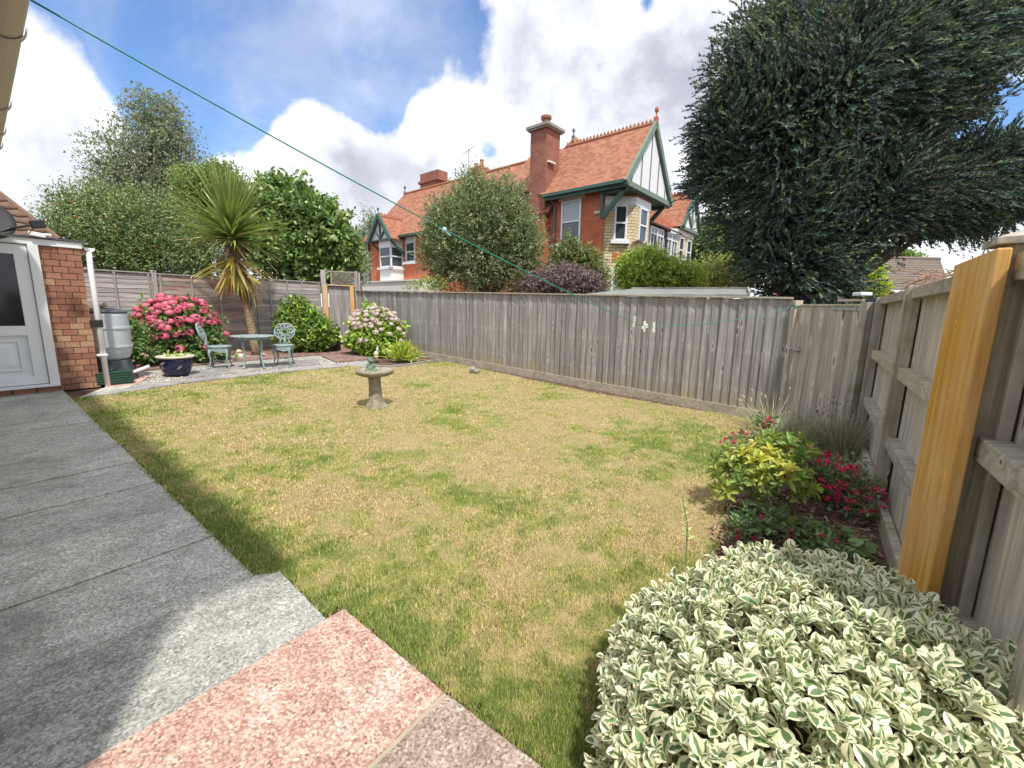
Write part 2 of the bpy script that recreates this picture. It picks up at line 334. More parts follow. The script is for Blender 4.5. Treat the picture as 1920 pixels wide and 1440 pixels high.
M['quarry'] = slabmat('terracotta_paving', (.16, .085, .065), (.26, .14, .11), (.36, .22, .18), streak=False, speck=.3)
M['pinkslab'] = slabmat('buff_paving', (.36, .2, .13), (.5, .3, .2), (.58, .4, .3), streak=False, speck=.2)
def brickpart():
    t = T('pier_brick', .9, .2); p = jit(t); r = t.rnd()
    c = t.ramp(r, [(0, (.24, .1, .07)), (.35, (.32, .135, .09)), (.65, (.38, .18, .115)), (.9, (.47, .29, .18))])
    c = t.mix(t.mr(t.noise(p, 14, 6, .7), .4, .75, 0, .55), c, (.36, .24, .17)); c = t.mix(t.mr(t.noise(p, 40, 5, .7), .5, .75, 0, .7), c, (.11, .05, .035))
    t.set('Base Color', c); t.bump(t.noise(p, 60, 6), .6, .006); M['brick'] = t.mat
brickpart()
def housebrick(name, c1, c2, mor, sc=1., off=.5, bw=.235):
    t = T(name, .88, .25); s = t.n('SeparateXYZ', {0: t.obj()}); u = t.m('ADD', s.outputs[0], t.m('MULTIPLY', s.outputs[1], 1.)); v = t.n('CombineXYZ', {0: u, 1: s.outputs[2]}).outputs[0]
    b = t.n('TexBrick', {'Vector': v, 'Color1': c1, 'Color2': c2, 'Mortar': mor, 'Scale': sc, 'Mortar Size': .011*bw/.235, 'Mortar Smooth': .3, 'Bias': 0., 'Brick Width': bw, 'Row Height': bw*.36}); b.offset = off
    n1 = t.noise(t.obj(), 1.3, 6, .6); c = t.mix(t.mr(n1, .4, .7, 0, .5), b.outputs[0], t.hsv(b.outputs[0], .49, .9, .66))
    c = t.mix(t.mr(t.noise(t.obj(), 6, 5, .7), .35, .7, 0, .4), c, t.hsv(c, .51, .9, 1.35))
    t.set('Base Color', c); t.bump(t.m('ADD', t.m('MULTIPLY', b.outputs[1], -1.), t.noise(t.obj(), 30, 4)), .5, .01); return t.mat
M['hbrick'] = housebrick('house_red_brick', (.6, .155, .065), (.48, .115, .05), (.44, .19, .115))
M['cream'] = housebrick('cream_brick', (.74, .65, .46), (.66, .53, .31), (.34, .22, .12), bw=.31)
M['stackbrick'] = housebrick('chimney_brick', (.36, .135, .095), (.26, .09, .065), (.3, .15, .11))
def tilemat(name, a, b, c, rw=.1, cw=.17, lich=(.4, .33, .2), amt=.45):
    t = T(name, .85, .25); s = t.n('SeparateXYZ', {0: t.obj()}); u = t.m('ADD', s.outputs[0], s.outputs[1]); v = t.n('CombineXYZ', {0: u, 1: s.outputs[2]}).outputs[0]
    bk = t.n('TexBrick', {'Vector': v, 'Color1': (0, 0, 0), 'Color2': (1, 1, 1), 'Mortar': (.5, .5, .5), 'Scale': 1., 'Mortar Size': .0, 'Bias': 0., 'Brick Width': cw, 'Row Height': rw}); bk.offset = .5
    col = t.ramp(t.m('ADD', t.m('MULTIPLY', bk.outputs[0], .6), t.m('MULTIPLY', t.noise(t.obj(), 2.2, 6, .65), .45)), [(.15, a), (.5, b), (.85, c)])
    row = t.m('FRACT', t.m('DIVIDE', s.outputs[2], rw)); col = t.mix(t.mr(row, .0, .14, .75, 0.), col, tuple(x*.35 for x in a))
    col = t.mix(t.mr(t.noise(t.obj(), 3.1, 7, .7), .5, .72, 0, amt), col, lich)
    t.set('Base Color', col); t.bump(t.m('ADD', t.m('MULTIPLY', row, -1.), t.m('MULTIPLY', bk.outputs[0], .4)), .8, .03); return t.mat
M['rtile'] = tilemat('red_clay_tile', (.25, .1, .06), (.34, .14, .085), (.42, .19, .12), lich=(.3, .2, .14), amt=.45)
M['ridge'] = plain('ridge_tile_clay', (.38, .16, .09), .85, .3, 5, .3)
M['btile'] = plain('brown_roof_tile', (.19, .115, .08), .9, .35, 4, .4)
M['gtile'] = plain('grey_brown_roof_tile', (.2, .16, .135), .9, .35, 4, .4)
M['white'] = plain('white_paint', (.78, .79, .8), .45, .04, 3, .05)
M['upvc'] = plain('white_plastic', (.8, .82, .85), .3, .03, 2, .02)
M['pvcpipe'] = plain('white_pipe_plastic', (.82, .82, .84), .35, .03, 2, .02)
M['render'] = plain('white_render', (.75, .74, .71), .9, .1, 2, .2)
M['green'] = plain('dark_green_paint', (.05, .115, .095), .5, .2, 4, .1)
M['greenpale'] = plain('sage_green_paint', (.17, .24, .18), .6, .2, 4, .1)
M['dark'] = plain('dark_void', (.02, .02, .024), .6, .2, 3, 0)
M['lead'] = plain('lead_grey', (.17, .18, .19), .7, .2, 3, .1)
M['stone'] = plain('weathered_stone', (.3, .29, .26), .95, .35, 9, .5)
M['bath'] = None
M['black'] = plain('black_plastic', (.018, .019, .021), .45, .2, 4, .05)
M['butt'] = plain('grey_plastic', (.47, .51, .55), .5, .06, 3, .05)
M['lid'] = plain('dark_grey_plastic', (.07, .078, .088), .5, .12, 4, .05)
M['greenplastic'] = plain('green_plastic', (.015, .06, .038), .45, .15, 4, .05)
M['gutter'] = plain('cream_gutter_plastic', (.5, .44, .37), .45, .08, 2, .03)
M['glaze'] = None
M['creamrim'] = plain('cream_glaze', (.6, .57, .46), .35, .12, 9, .05)
M['pebble'] = None
M['rock'] = plain('pale_ornament_stone', (.6, .53, .42), .9, .25, 12, .4)
M['steel'] = plain('galvanised_steel', (.42, .45, .47), .45, .15, 8, .05, metal=.6)
M['rope'] = plain('green_line_plastic', (.03, .25, .19), .45, .1, 9, 0)
M['peg'] = plain('white_peg_plastic', (.78, .77, .68), .45, .08, 9, 0)
M['bark'] = plain('tree_bark', (.1, .082, .065), .95, .35, 9, .6)
M['trunkpalm'] = None
M['dish'] = plain('dark_dish_metal', (.022, .024, .027), .7, .2, 3, .05)
M['rustdish'] = plain('brown_dish_metal', (.14, .07, .055), .5, .2, 3, .05)
def special():
    t = T('birdbath_concrete', .95, .2); o = t.obj(); c = t.ramp(t.noise(o, 12, 8, .7), [(.3, (.16, .135, .1)), (.52, (.36, .31, .24)), (.72, (.5, .45, .36))]); c = t.mix(t.mr(t.noise(o, 5, 5), .5, .7, 0, .6), c, (.2, .19, .12)); t.set('Base Color', c); t.bump(t.noise(o, 26, 8, .7), 1., .02); M['bath'] = t.mat
    t = T('blue_glaze', .12, .6); o = t.obj(); t.set('Base Color', t.mix(t.noise(o, 9, 5), (.006, .008, .03), (.014, .018, .075))); M['glaze'] = t.mat
    t = T('pale_gravel', .9, .2); t.set('Base Color', t.attr()); M['pebble'] = t.mat
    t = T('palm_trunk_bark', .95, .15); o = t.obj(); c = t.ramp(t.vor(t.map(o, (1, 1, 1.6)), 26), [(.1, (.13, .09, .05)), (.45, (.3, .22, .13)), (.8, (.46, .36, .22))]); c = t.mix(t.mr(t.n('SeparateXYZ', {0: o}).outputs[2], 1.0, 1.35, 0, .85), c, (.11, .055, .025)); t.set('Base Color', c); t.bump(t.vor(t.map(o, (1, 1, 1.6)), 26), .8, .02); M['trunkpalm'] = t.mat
    t = T('verdigris_metal', .6, .4); o = t.obj(); c = t.ramp(t.noise(o, 16, 7, .65), [(.3, (.14, .19, .19)), (.52, (.28, .35, .35)), (.75, (.44, .5, .49))]); t.set('Base Color', c); t.bump(t.noise(o, 45, 5), .4, .004); M['verd'] = t.mat
    t = T('window_glass', .06, .9); t.set('Base Color', (.045, .06, .07)); M['glass'] = t.mat
    t = T('blind_glass', .12, .8); t.set('Base Color', (.32, .38, .38)); M['blind'] = t.mat
    t = T('door_glass', .09, .6); o = t.obj(); t.set('Base Color', t.mix(t.noise(o, 7, 5), (.006, .006, .01), (.022, .022, .03))); M['doorglass'] = t.mat
    t = T('shed_felt', .95, .2); o = t.obj(); t.set('Base Color', t.ramp(t.noise(t.map(o, (6, 1.2, 1)), 1., 6), [(.3, (.17, .18, .17)), (.7, (.3, .31, .29))])); M['felt'] = t.mat
special()
# ------------------------------------------------------------------ ground, lawn, paving
def ground():
    xs = np.concatenate([[-400, -120, -40, -20], np.linspace(-12, 7, 39), [12, 30, 100, 400]]); ys = np.concatenate([[-60, -20, -6], np.linspace(-3, 17, 41), [22, 40, 100, 400]])
    X, Y = np.meshgrid(xs, ys, indexing='ij'); V = np.stack([X, Y, gz(X, Y)], -1).reshape(-1, 3); n = len(ys)
    I = np.arange(len(xs)*n).reshape(len(xs), n); Q = np.stack([I[:-1, :-1], I[1:, :-1], I[1:, 1:], I[:-1, 1:]], -1).reshape(-1, 4)
    tag(npmesh('ground', V, Q, M['soil']), 'bare brown soil under and around the garden', kind='structure')
ground()
LAWNPX = [(125, 752), (306, 928), (474, 1094), (520, 1091), (604, 1168), (622, 1172), (634, 1153), (825, 1307), (1006, 1450)]
LAWN = [tuple(g(*p)[:2]) for p in LAWNPX]+[(.5, .75), (1.0, .55)]+[tuple(g(*p)[:2]) for p in [(1285, 1180), (1330, 1070), (1362, 1000), (1366, 965), (1398, 905), (1412, 880), (1452, 820), (1425, 790), (1261, 764), (1100, 736), (910, 695), (835, 679), (802, 682), (750, 690), (715, 692), (655, 689.5), (492, 704.5), (341, 723), (220, 742)]]
LA = np.array(LAWN)
def lawn_tone(x, y):
    n1 = fbm(x+20, y+20, 1.3, 1, 5); n2 = fbm(x+7, y+31, 4.2, 5, 4); n3 = fbm(x+3, y+3, 13., 9, 3)
    gr = (n1-.5)*2.0+(n2-.5)*1.2+(n3-.5)*1.5+.17
    ex = np.array([-.79, .61]); p0 = LA[1]; d = np.stack([x-p0[0], y-p0[1]], -1); perp = d@np.array([.61, .79])
    gr = gr+np.clip(1-perp/.55, 0, 1)*.62+np.clip(1-perp/1.0, 0, 1)*.16            # lusher along the paving
    gr = gr+np.clip(1-np.hypot(x-1.2, y-1.6)/1.2, 0, 1)*.75+np.clip(1-np.hypot(x-2.4, y-4.4)/1.3, 0, 1)*.5+np.clip(1-np.hypot(x+2.15, y-5.75)/.5, 0, 1)*.45
    gr = gr+np.clip(1-np.hypot(x-.6, y-1.3)/.8, 0, 1)*.3
    for cx, cy, r, a in ((g(815, 905)[:2].tolist()+[.22, .55]), (g(555, 905)[:2].tolist()+[.12, .6]), (g(1190, 830)[:2].tolist()+[.5, .35]), (g(690, 965)[:2].tolist()+[.1, .6]), (g(955, 855)[:2].tolist()+[.1, .5]), (g(800, 1010)[:2].tolist()+[.14, .5]), (g(240, 790)[:2].tolist()+[.6, .2])):
        gr = gr+np.clip(1-np.hypot(x-cx, y-cy)/r, 0, 1)*a
    far = np.clip((y-3)/5, 0, 1)
    gr = np.clip(gr+.08*far, 0, 1)[..., None]
    straw = np.array([.69, .555, .275]); tan = np.array([.52, .4, .215]); green = np.array([.26, .34, .075]); mid = np.array([.5, .47, .17])
    b = straw*(1-n3[..., None])+tan*n3[..., None]
    c = np.where(gr < .45, b+(mid-b)*(gr/.45), mid+(green-mid)*((gr-.45)/.55)); return c, gr[..., 0]
def lawn():
    st = .045; xs = np.arange(-6.3, 4.0, st); ys = np.arange(.4, 11.2, st); X, Y = np.meshgrid(xs, ys, indexing='ij'); P = np.stack([X.ravel(), Y.ravel()], -1)
    ins = inpoly(P, LAWN).reshape(X.shape); Z = gz(X, Y)+.026+(fbm(X+9, Y+9, 5., 21, 3)-.5)*.02
    V = np.stack([X, Y, Z], -1).reshape(-1, 3); I = np.arange(X.size).reshape(X.shape)
    ok = ins[:-1, :-1] & ins[1:, :-1] & ins[1:, 1:] & ins[:-1, 1:]
    Q = np.stack([I[:-1, :-1], I[1:, :-1], I[1:, 1:], I[:-1, 1:]], -1)[ok]; used = np.unique(Q); rm = np.full(X.size, -1); rm[used] = np.arange(len(used))
    c, _ = lawn_tone(V[used, 0], V[used, 1])
    tag(npmesh('lawn', V[used], rm[Q], M['turf'], col=c*.7), 'dry straw coloured lawn with green patches', kind='structure')
    # blades: dense where one stands close, wider and sparser with distance
    r = np.random.default_rng(5); n = 330000; X = r.uniform(60, 1560, n); Y = r.uniform(670, 1440, n); dz = -(Y-720)/FPX
    d = _F[None]+_R[None]*((X-960)/FPX)[:, None]-_U[None]*((Y-720)/FPX)[:, None]; t = (GC+.026-CAMH)/(d[:, 2]-GA*d[:, 0]-GB*d[:, 1]); P = CAMP+t[:, None]*d
    n2 = 70000; P2 = np.stack([r.uniform(-6.2, 3.9, n2), r.uniform(.5, 11, n2), np.zeros(n2)], -1); P = np.concatenate([P, P2]); P[:, 2] = gz(P[:, 0], P[:, 1])+.024
    P[:, :2] += r.normal(0, .012, (len(P), 2)); P = P[inpoly(P[:, :2], LAWN)]; n = len(P)
    dist = np.hypot(P[:, 0], P[:, 1]); c, gr = lawn_tone(P[:, 0], P[:, 1])
    h = r.uniform(.011, .026, n)*(1+.45*gr)*np.clip(.85+dist*.03, .9, 1.25); w = np.clip(.0021*dist**.75, .0022, .012)*r.uniform(.7, 1.3, n)
    az = r.uniform(0, 2*np.pi, n); lean = r.uniform(.4, 2.0, n)*(1-.4*gr); ax = np.stack([np.cos(az)*lean, np.sin(az)*lean, np.ones(n)], -1); nr = np.stack([-np.cos(az), -np.sin(az), lean*0+.2], -1)
    c = c*r.uniform(.55, 1.6, (n, 1)); sw = r.random(n) < .2; c[sw] = np.array([.66, .55, .32])*r.uniform(.75, 1.1, (sw.sum(), 1)); sg = r.random(n) < .05; c[sg] = np.array([.14, .21, .045])
    V, Fc, C = scatter(*BLADE, P, ax, nr, h, c, (w/h))
    tag(npmesh('grass', V, Fc, M['grass'], col=C), 'short parched grass covering the lawn', 'grass', kind='stuff')
lawn()
EDG = np.array([-.791, .612, 0]); ROWD = np.array([-.602, -.798, 0])           # along the paving edge; across it, away from the lawn
def quad_slab(name, pts, h, mat, parent, bevel=.006, base=-.03):
    P = [(float(p[0]), float(p[1]), float(gz(p[0], p[1]))) for p in pts]
    return MB().prism(P, base, h, 0).build(name, mat, parent, bevel=bevel)
def patio():
    t = thing('patio', 'grey slab paving along the house wall', None, (-3, 1.5, 0)); t['kind'] = 'structure'
    A = g(480, 1088); r = random.Random(3)
    def slab(p, dE, dR, mat, h): 
        gp = .011; e = EDG*(dE-gp); q = ROWD*(dR-.0025); p = np.array(p)+EDG*gp/2+ROWD*gp/2
        quad_slab('paving_slab', [p, p+e, p+e+q, p+q], h, mat, t, .004)
    s = 0.; i = 0
    q = [A+EDG*.02+ROWD*.03, A+EDG*6.6+ROWD*.03, A+EDG*6.6+ROWD*3.9, A+EDG*.02+ROWD*3.9]; quad_slab('mortar_bed', q, .026, M['soil'], t, 0)
    L = (np.array(g(128, 750))-A)@EDG
    while s < L+.9:
        wd = [.6, .61, .6, .62][i % 4]; d = -[.0, .0][i % 2]; jog = 0
        start = A+EDG*s
        x = 0.; k = 0; first = [2.3, 2.75][i % 2]
        while x < 3.6:
            ln = first if k == 0 else .915
            slab(start+ROWD*x, wd, ln, M['slab'], .034+r.uniform(-.004, .004)); x += ln; k += 1
        s += wd; i += 1
    for k in range(26):
        sj = [0., .6, 1.21, 1.81, 2.43, 3.03, 3.64, 4.24][r.randrange(8)]; x0 = r.uniform(0, 2.2); p = A+EDG*(sj+.002)+ROWD*x0; ln = r.uniform(.06, .34)
        quad_slab('pointing', [p-EDG*.008, p+EDG*.004, p+EDG*.004+ROWD*ln, p-EDG*.006+ROWD*ln], .036, M['mortar'], t, 0)
    # the three odd slabs at the near corner
    ar = np.array(g(645, 1143, .05)); dr = unit((np.array(g(154, 1440, .05))-ar)*np.array([1, 1, 0])); a, b = np.array(g(525, 1085)), ar+dr*.085
    quad_slab('paving_slab', [a, b, b+dr*1.02, a+dr*1.02], .052, M['slablight'], t); a2, b2 = a+dr*1.026, b+dr*1.026
    for k in range(3): quad_slab('paving_slab', [a2+dr*.9*k, b2+dr*.9*k, b2+dr*(.9*k+.895), a2+dr*(.9*k+.895)], .05, M['slab'], t)
    ax0 = np.array(A); 
    quad_slab('paving_slab', [A-EDG*.003, a-unit(b-a)*.004, a-unit(b-a)*.004+dr*1.6, A-EDG*.003+ROWD*1.6], .037, M['slab'], t)
    a, b = g(645, 1143, .05), g(832, 1299, .05); dr = unit(np.array(g(154, 1440, .05))-a); dr[2] = 0
    o = quad_slab('red_paving_slab', [a, b, b+dr*1.2, a+dr*1.2], .06, M['slabred'], t, .008); o['label'] = 'red speckled paving slab at the near corner'
    m0 = b+unit(b-a)*.02
    quad_slab('mortar_joint', [b, m0, m0+dr*1.2, b+dr*1.2], .05, M['mortar'], t, 0)
    c = g(1015, 1440, .05); c = c+unit(c-b)*.25
    o = quad_slab('beige_paving_slab', [m0, c, c+dr*1.0, m0+dr*1.0], .062, M['slabbeige'], t, .008); o['label'] = 'beige pebbly paving slab in the bottom corner'
patio()
def terrace():
    t = thing('terrace', 'small paved terrace with gravel behind the lawn', None, (-5, 9, 0)); t['kind'] = 'structure'
    def S(name, px, h, mat, bev=.006): return quad_slab(name, [g(*p) for p in px], h, mat, t, bev)
    # front edging strip
    fr = [(150, 750), (220, 741.5), (341, 722.5), (415, 713.5), (515, 701.5), (655, 688.5)]; bk = [(190, 733), (252, 726), (350, 714.5), (405, 709), (500, 699), (640, 684)]
    for i in range(5): S('edging_slab', [fr[i], fr[i+1], bk[i+1], bk[i]], .04, M['slab'] if i < 1 else M['edging'])
    S('buff_paving_slab', [(196, 731), (252, 725.5), (283, 708), (205, 716)], .03, M['pinkslab'])
    S('table_slab', [(352, 711), (430, 703), (424, 691), (362, 697)], .035, M['edging'])
    S('table_slab', [(432, 702.5), (512, 694), (508, 683.5), (427, 690.5)], .035, M['edging'])
    S('table_slab', [(514, 693.5), (600, 684.5), (596, 676), (511, 683)], .035, M['edging'])
    S('brick_red_slab', [(252, 697), (340, 690), (344, 682), (262, 688)], .04, M['quarry'])
    S('brick_red_slab', [(342, 689.6), (440, 680.5), (441, 673.5), (346, 681.6)], .04, M['quarry'])
    S('brick_red_slab', [(442, 680), (530, 673), (528, 667), (443, 673)], .04, M['quarry'])
    S('brick_red_slab', [(532, 672.6), (598, 667), (593, 662), (530, 666.6)], .04, M['quarry'])
    S('terracotta_slab', [(600, 668), (668, 662), (648, 655), (590, 661)], .045, M['quarry'])
    S('terracotta_slab', [(631, 682), (700, 675), (670, 663), (603, 669.5)], .045, M['quarry'])
    pts = [g(*p) for p in [(196, 733), (655, 687), (700, 690), (690, 672), (600, 660), (205, 705)]]
    tag(MB().prism([(p[0], p[1], p[2]) for p in pts], -.03, .01).build('gravel_bed', M['edging']), 'pale bed under the gravel', kind='structure')
    r = np.random.default_rng(8); n = 9000; P = np.stack([r.uniform(-7.5, -2.8, n), r.uniform(6, 11.5, n), np.zeros(n)], -1)
    poly = [g(*p)[:2] for p in [(245, 727), (650, 684), (655, 676), (600, 672), (262, 702)]]; P = P[inpoly(P[:, :2], poly)]; n = len(P); P[:, 2] = gz(P[:, 0], P[:, 1])+.014
    b = MB().ball((0, 0, 0), (1, .75, .55), 6, 4); tv = np.array(b.v); q = [f for f in b.f]; tri = np.array([(f[0], f[1], f[2]) for f in q]+[(f[0], f[2], f[3]) for f in q])
    col = np.array([.62, .58, .52])*r.uniform(.45, 1.25, (n, 1))+r.normal(0, .03, (n, 3)); a = r.uniform(0, 6.28, n)
    V, Fc, C = scatter(tv, tri, P, np.stack([np.cos(a), np.sin(a), r.normal(0, .2, n)], -1), np.tile([0, 0, 1.], (n, 1)), r.uniform(.01, .02, n), np.clip(col, .05, .85))
    tag(npmesh('gravel', V, Fc, M['pebble'], col=C), 'white and grey gravel around the pot and table slabs', 'gravel', kind='stuff')
    pts = [g(*p) for p in [(230, 694), (600, 660), (690, 668), (830, 676), (802, 678), (690, 652), (620, 645), (170, 676)]]
    tag(MB().prism([(p[0], p[1], p[2]) for p in pts], -.03, .008).build('border_soil', M['redsoil']), 'reddish soil of the border below the fence', kind='structure')
    # curved concrete kerb round the corner bed
    kp = [g(*p) for p in [(700, 688), (715, 690.5), (735, 689.5), (760, 687), (785, 683), (805, 680), (830, 676.5)]]
    b = MB()
    for p, q in zip(kp[:-1], kp[1:]): b.bar((p[0], p[1], p[2]+.02), (q[0], q[1], q[2]+.02), .06, .07)
    tag(b.build('kerb', M['edging']), 'low curved concrete kerb round the corner bed', kind='structure')
terrace()
def bed():
    pts = [g(*p)[:2] for p in [(1445, 812), (1395, 880), (1348, 965), (1308, 1070), (1265, 1180)]]+[(1.0, .55), (1.15, .5)]+[(2.47, 2.58), (4.15, 4.86), (3.75, 5.7)]
    tag(MB().prism([(p[0], p[1], gz(p[0], p[1])) for p in pts], -.03, .022).build('flower_bed', M['soil']), 'flower bed of bark mulch below the right fence', kind='structure')
    r = np.random.default_rng(18); n = 17000; P = np.stack([r.uniform(.9, 4.1, n), r.uniform(.6, 5.7, n), np.zeros(n)], -1); P = P[inpoly(P[:, :2], pts)]; n = len(P); P[:, 2] = gz(P[:, 0], P[:, 1])+.026+r.random(n)*.012
    a = r.uniform(0, 6.28, n); col = np.array([.22, .135, .1])*r.uniform(.35, 1.8, (n, 1)); k = r.random(n) < .12; col[k] = np.array([.36, .27, .2])*r.uniform(.6, 1.1, (k.sum(), 1))
    V, Fc, C = scatter([(0, .5, 0), (0, -.5, 0), (1, -.35, .1), (1, .4, .06), (.5, .1, .22)], [(0, 1, 4), (1, 2, 4), (2, 3, 4), (3, 0, 4)], P, np.stack([np.cos(a), np.sin(a), r.normal(0, .3, n)], -1), unit(np.stack([r.normal(0, .4, n), r.normal(0, .4, n), np.ones(n)], -1)), r.uniform(.012, .05, n), col, r.uniform(.25, .6, n))
    tag(npmesh('bark_mulch', V, Fc, M['pebble'], col=C), 'chipped bark mulch over the bed by the right fence', 'mulch', kind='stuff')
bed()
# ------------------------------------------------------------------ far fence, gate, corner
PG = np.array([3.74, 5.74, 0]); PF = np.array([-4.96, 13.76, 0]); FE = unit(PF-PG); FN = np.array([-FE[1], FE[0], 0]); FN = FN if FN[1] < 0 else -FN     # FN points at the lawn
def board_meshes(name, w, mat, n=4, th=.013):
    out = []
    for k in range(n):
        b = MB(); r = random.Random(k+3); rows = 9; V = []
        for i in range(rows):
            z = i/(rows-1); wob = r.uniform(-.0025, .0025); 
            V += [(-w/2+wob, 0, z), (w/2+wob, 0, z), (w/2+wob, -th*.35, z), (-w/2+wob, -th-r.uniform(0, .003), z)]
        F = [(i*4+j, i*4+(j+1) % 4, (i+1)*4+(j+1) % 4, (i+1)*4+j) for i in range(rows-1) for j in range(4)]+[(3, 2, 1, 0), tuple((rows-1)*4+j for j in range(4))]
        b.add(V, F); out.append(b.mesh(name, mat))
    return out
def far_fence():
    P0 = PG+FE*.08; L = np.linalg.norm(PF-P0); t = thing('board_fence', 'long grey featheredge board fence across the back of the lawn', 'fence', (float((P0+PF)[0]/2), float((P0+PF)[1]/2), 0))
    za = vpl(1480, 558, PG, PF)[2]; zb = vpl(673, 544.5, PG, PF)[2]
    ms = board_meshes('featheredge_board', .135, M['fence']); n = int(L/.119); ang = math.atan2(FE[1], FE[0]); w = worldloc(t); r = random.Random(5)
    top = lambda s: za+(zb-za)*s/L
    for i in range(n):
        s = (i+.5)*L/n; p = P0+FE*s; z0 = gz(p[0], p[1])+.14; z1 = top(s)-.022
        o = link('featheredge_board', ms[i % 4], None, t, (p[0]-w.x, p[1]-w.y, z0), (r.uniform(-.006, .006), r.uniform(-.006, .006), ang+math.pi+math.radians(4+r.uniform(-1.5, 2.5))), (r.uniform(.95, 1.07), 1, z1-z0+r.uniform(-.012, .006)))
    a = P0-FE*.05; b = MB()
    for k in range(4):
        q0 = P0+FE*(L*k/4-(0.03 if k == 0 else 0)); q1 = P0+FE*(L*(k+1)/4)
        MB().bar((*(q0+FN*.012)[:2], top(L*k/4)-.008), (*(q1+FN*.012)[:2], top(L*(k+1)/4)-.008), .075, .026).build('capping_rail', M['rail'], t, bevel=.003)
    for k in range(4):
        q0 = P0+FE*(L*k/4)+FN*.012; q1 = P0+FE*(L*(k+1)/4-.006)+FN*.012
        MB().bar((*q0[:2], gz(*q0[:2])+.07), (*q1[:2], gz(*q1[:2])+.07), .03, .15).build('gravel_board', M['rail'], t, bevel=.003)
    for k in range(5):
        q = P0+FE*(L*k/4)-FN*.08; MB().box((q[0], q[1], gz(q[0], q[1])+.8), (.09, .09, 1.6)).build('fence_post', M['post'], t)
    return top
FTOP = far_fence()
G1 = np.array([3.93, 4.82, 0]); GE = unit(G1-PG); GN = np.array([GE[1], -GE[0], 0]); GN = GN if GN[0] < 0 else -GN
def gate():
    zt = 1.5+.13; gang = math.atan2(GE[1], GE[0])
    t = thing('garden_gate', 'grey boarded garden gate between the far fence and the right fence', 'gate', (*((PG+G1)/2)[:2], 0)); w = worldloc(t)
    L = np.linalg.norm(G1-PG); a = PG+GE*.075; b = G1-GE*.055; n = 9; Lg = np.linalg.norm(b-a); ms = board_meshes('gate_board', Lg/n+.008, M['gate'], 3, .014)
    for i in range(n):
        p = a+GE*((i+.5)*Lg/n); z0 = gz(p[0], p[1])+.06
        link('gate_board', ms[i % 3], None, t, (p[0]-w.x, p[1]-w.y, z0), (0, 0, gang+(math.pi if GN@np.array([math.sin(gang), -math.cos(gang), 0]) < 0 else 0)), (1, 1, zt-.02-z0))
    MB().bar((*(a-GN*.0)[:2], zt-.008), (*(b)[:2], zt-.012), .05, .024).build('top_strip', M['rail'], t, bevel=.003)
    for z in (.3, .95, 1.5): MB().bar((*(a-GN*.04)[:2], z), (*(b-GN*.035)[:2], z), .03, .09).build('ledge', M['rail'], t)
    h = MB().bar((*(b-GE*.36+GN*.022)[:2], zt-.05), (*(b-GE*.01+GN*.022)[:2], zt-.055), .004, .035)
    for k in range(4): q = b-GE*(.05+.085*k)+GN*.026; h.ball((q[0], q[1], zt-.053), .006, 6, 4, 1)
    h.box((*(b+GE*.022+GN*.03)[:2], zt-.06), (.02, .05, .1)); h.build('strap_hinge', [M['steel'], M['dark']], t)
    l = MB().tube([(*(PG+GE*.03+GN*.055)[:2], 1.06), (*(PG+GE*.2+GN*.05)[:2], 1.045)], .008, 8).box((*(PG+GE*.12+GN*.035)[:2], 1.05), (.03, .06, .035)); l.build('latch', M['steel'], t)
    MB().bar((*(PG+GE*.0)[:2], -.05), (*(PG+GE*.0)[:2], 1.685), .1, .09, up=(0, 1, 0)).build('gate_post', M['gate'], t, bevel=.004)
    MB().bar((*(G1+GE*.0)[:2], -.05), (*(G1+GE*.0)[:2], 1.65), .1, .1, up=(0, 1, 0)).build('gate_post', M['post'], t, bevel=.004)
    # the turns of line tied round the latch post
    p = PG; c = MB()
    for k in range(2):
        z = 1.605+.012*k; q = [p+GE*(.052*sx)+GN*(.058*sy) for sx, sy in ((-1, -1), (1, -1), (1, 1), (-1, 1), (-1, -1))]
        c.tube([(x[0], x[1], z) for x in q], .005, 6)
    tag(c.build('tied_line', M['rope']), 'turns of green washing line tied round the gate latch post', 'cord')
gate()
LF = [np.array(g(x, y)) for x, y in ((612, 645), (478, 652), (306, 663), (165, 671))]
LE = unit((LF[3]-LF[0])*np.array([1, 1, 0])); LN = np.array([-LE[1], LE[0], 0]); LN = LN if LN[1] < 0 else -LN
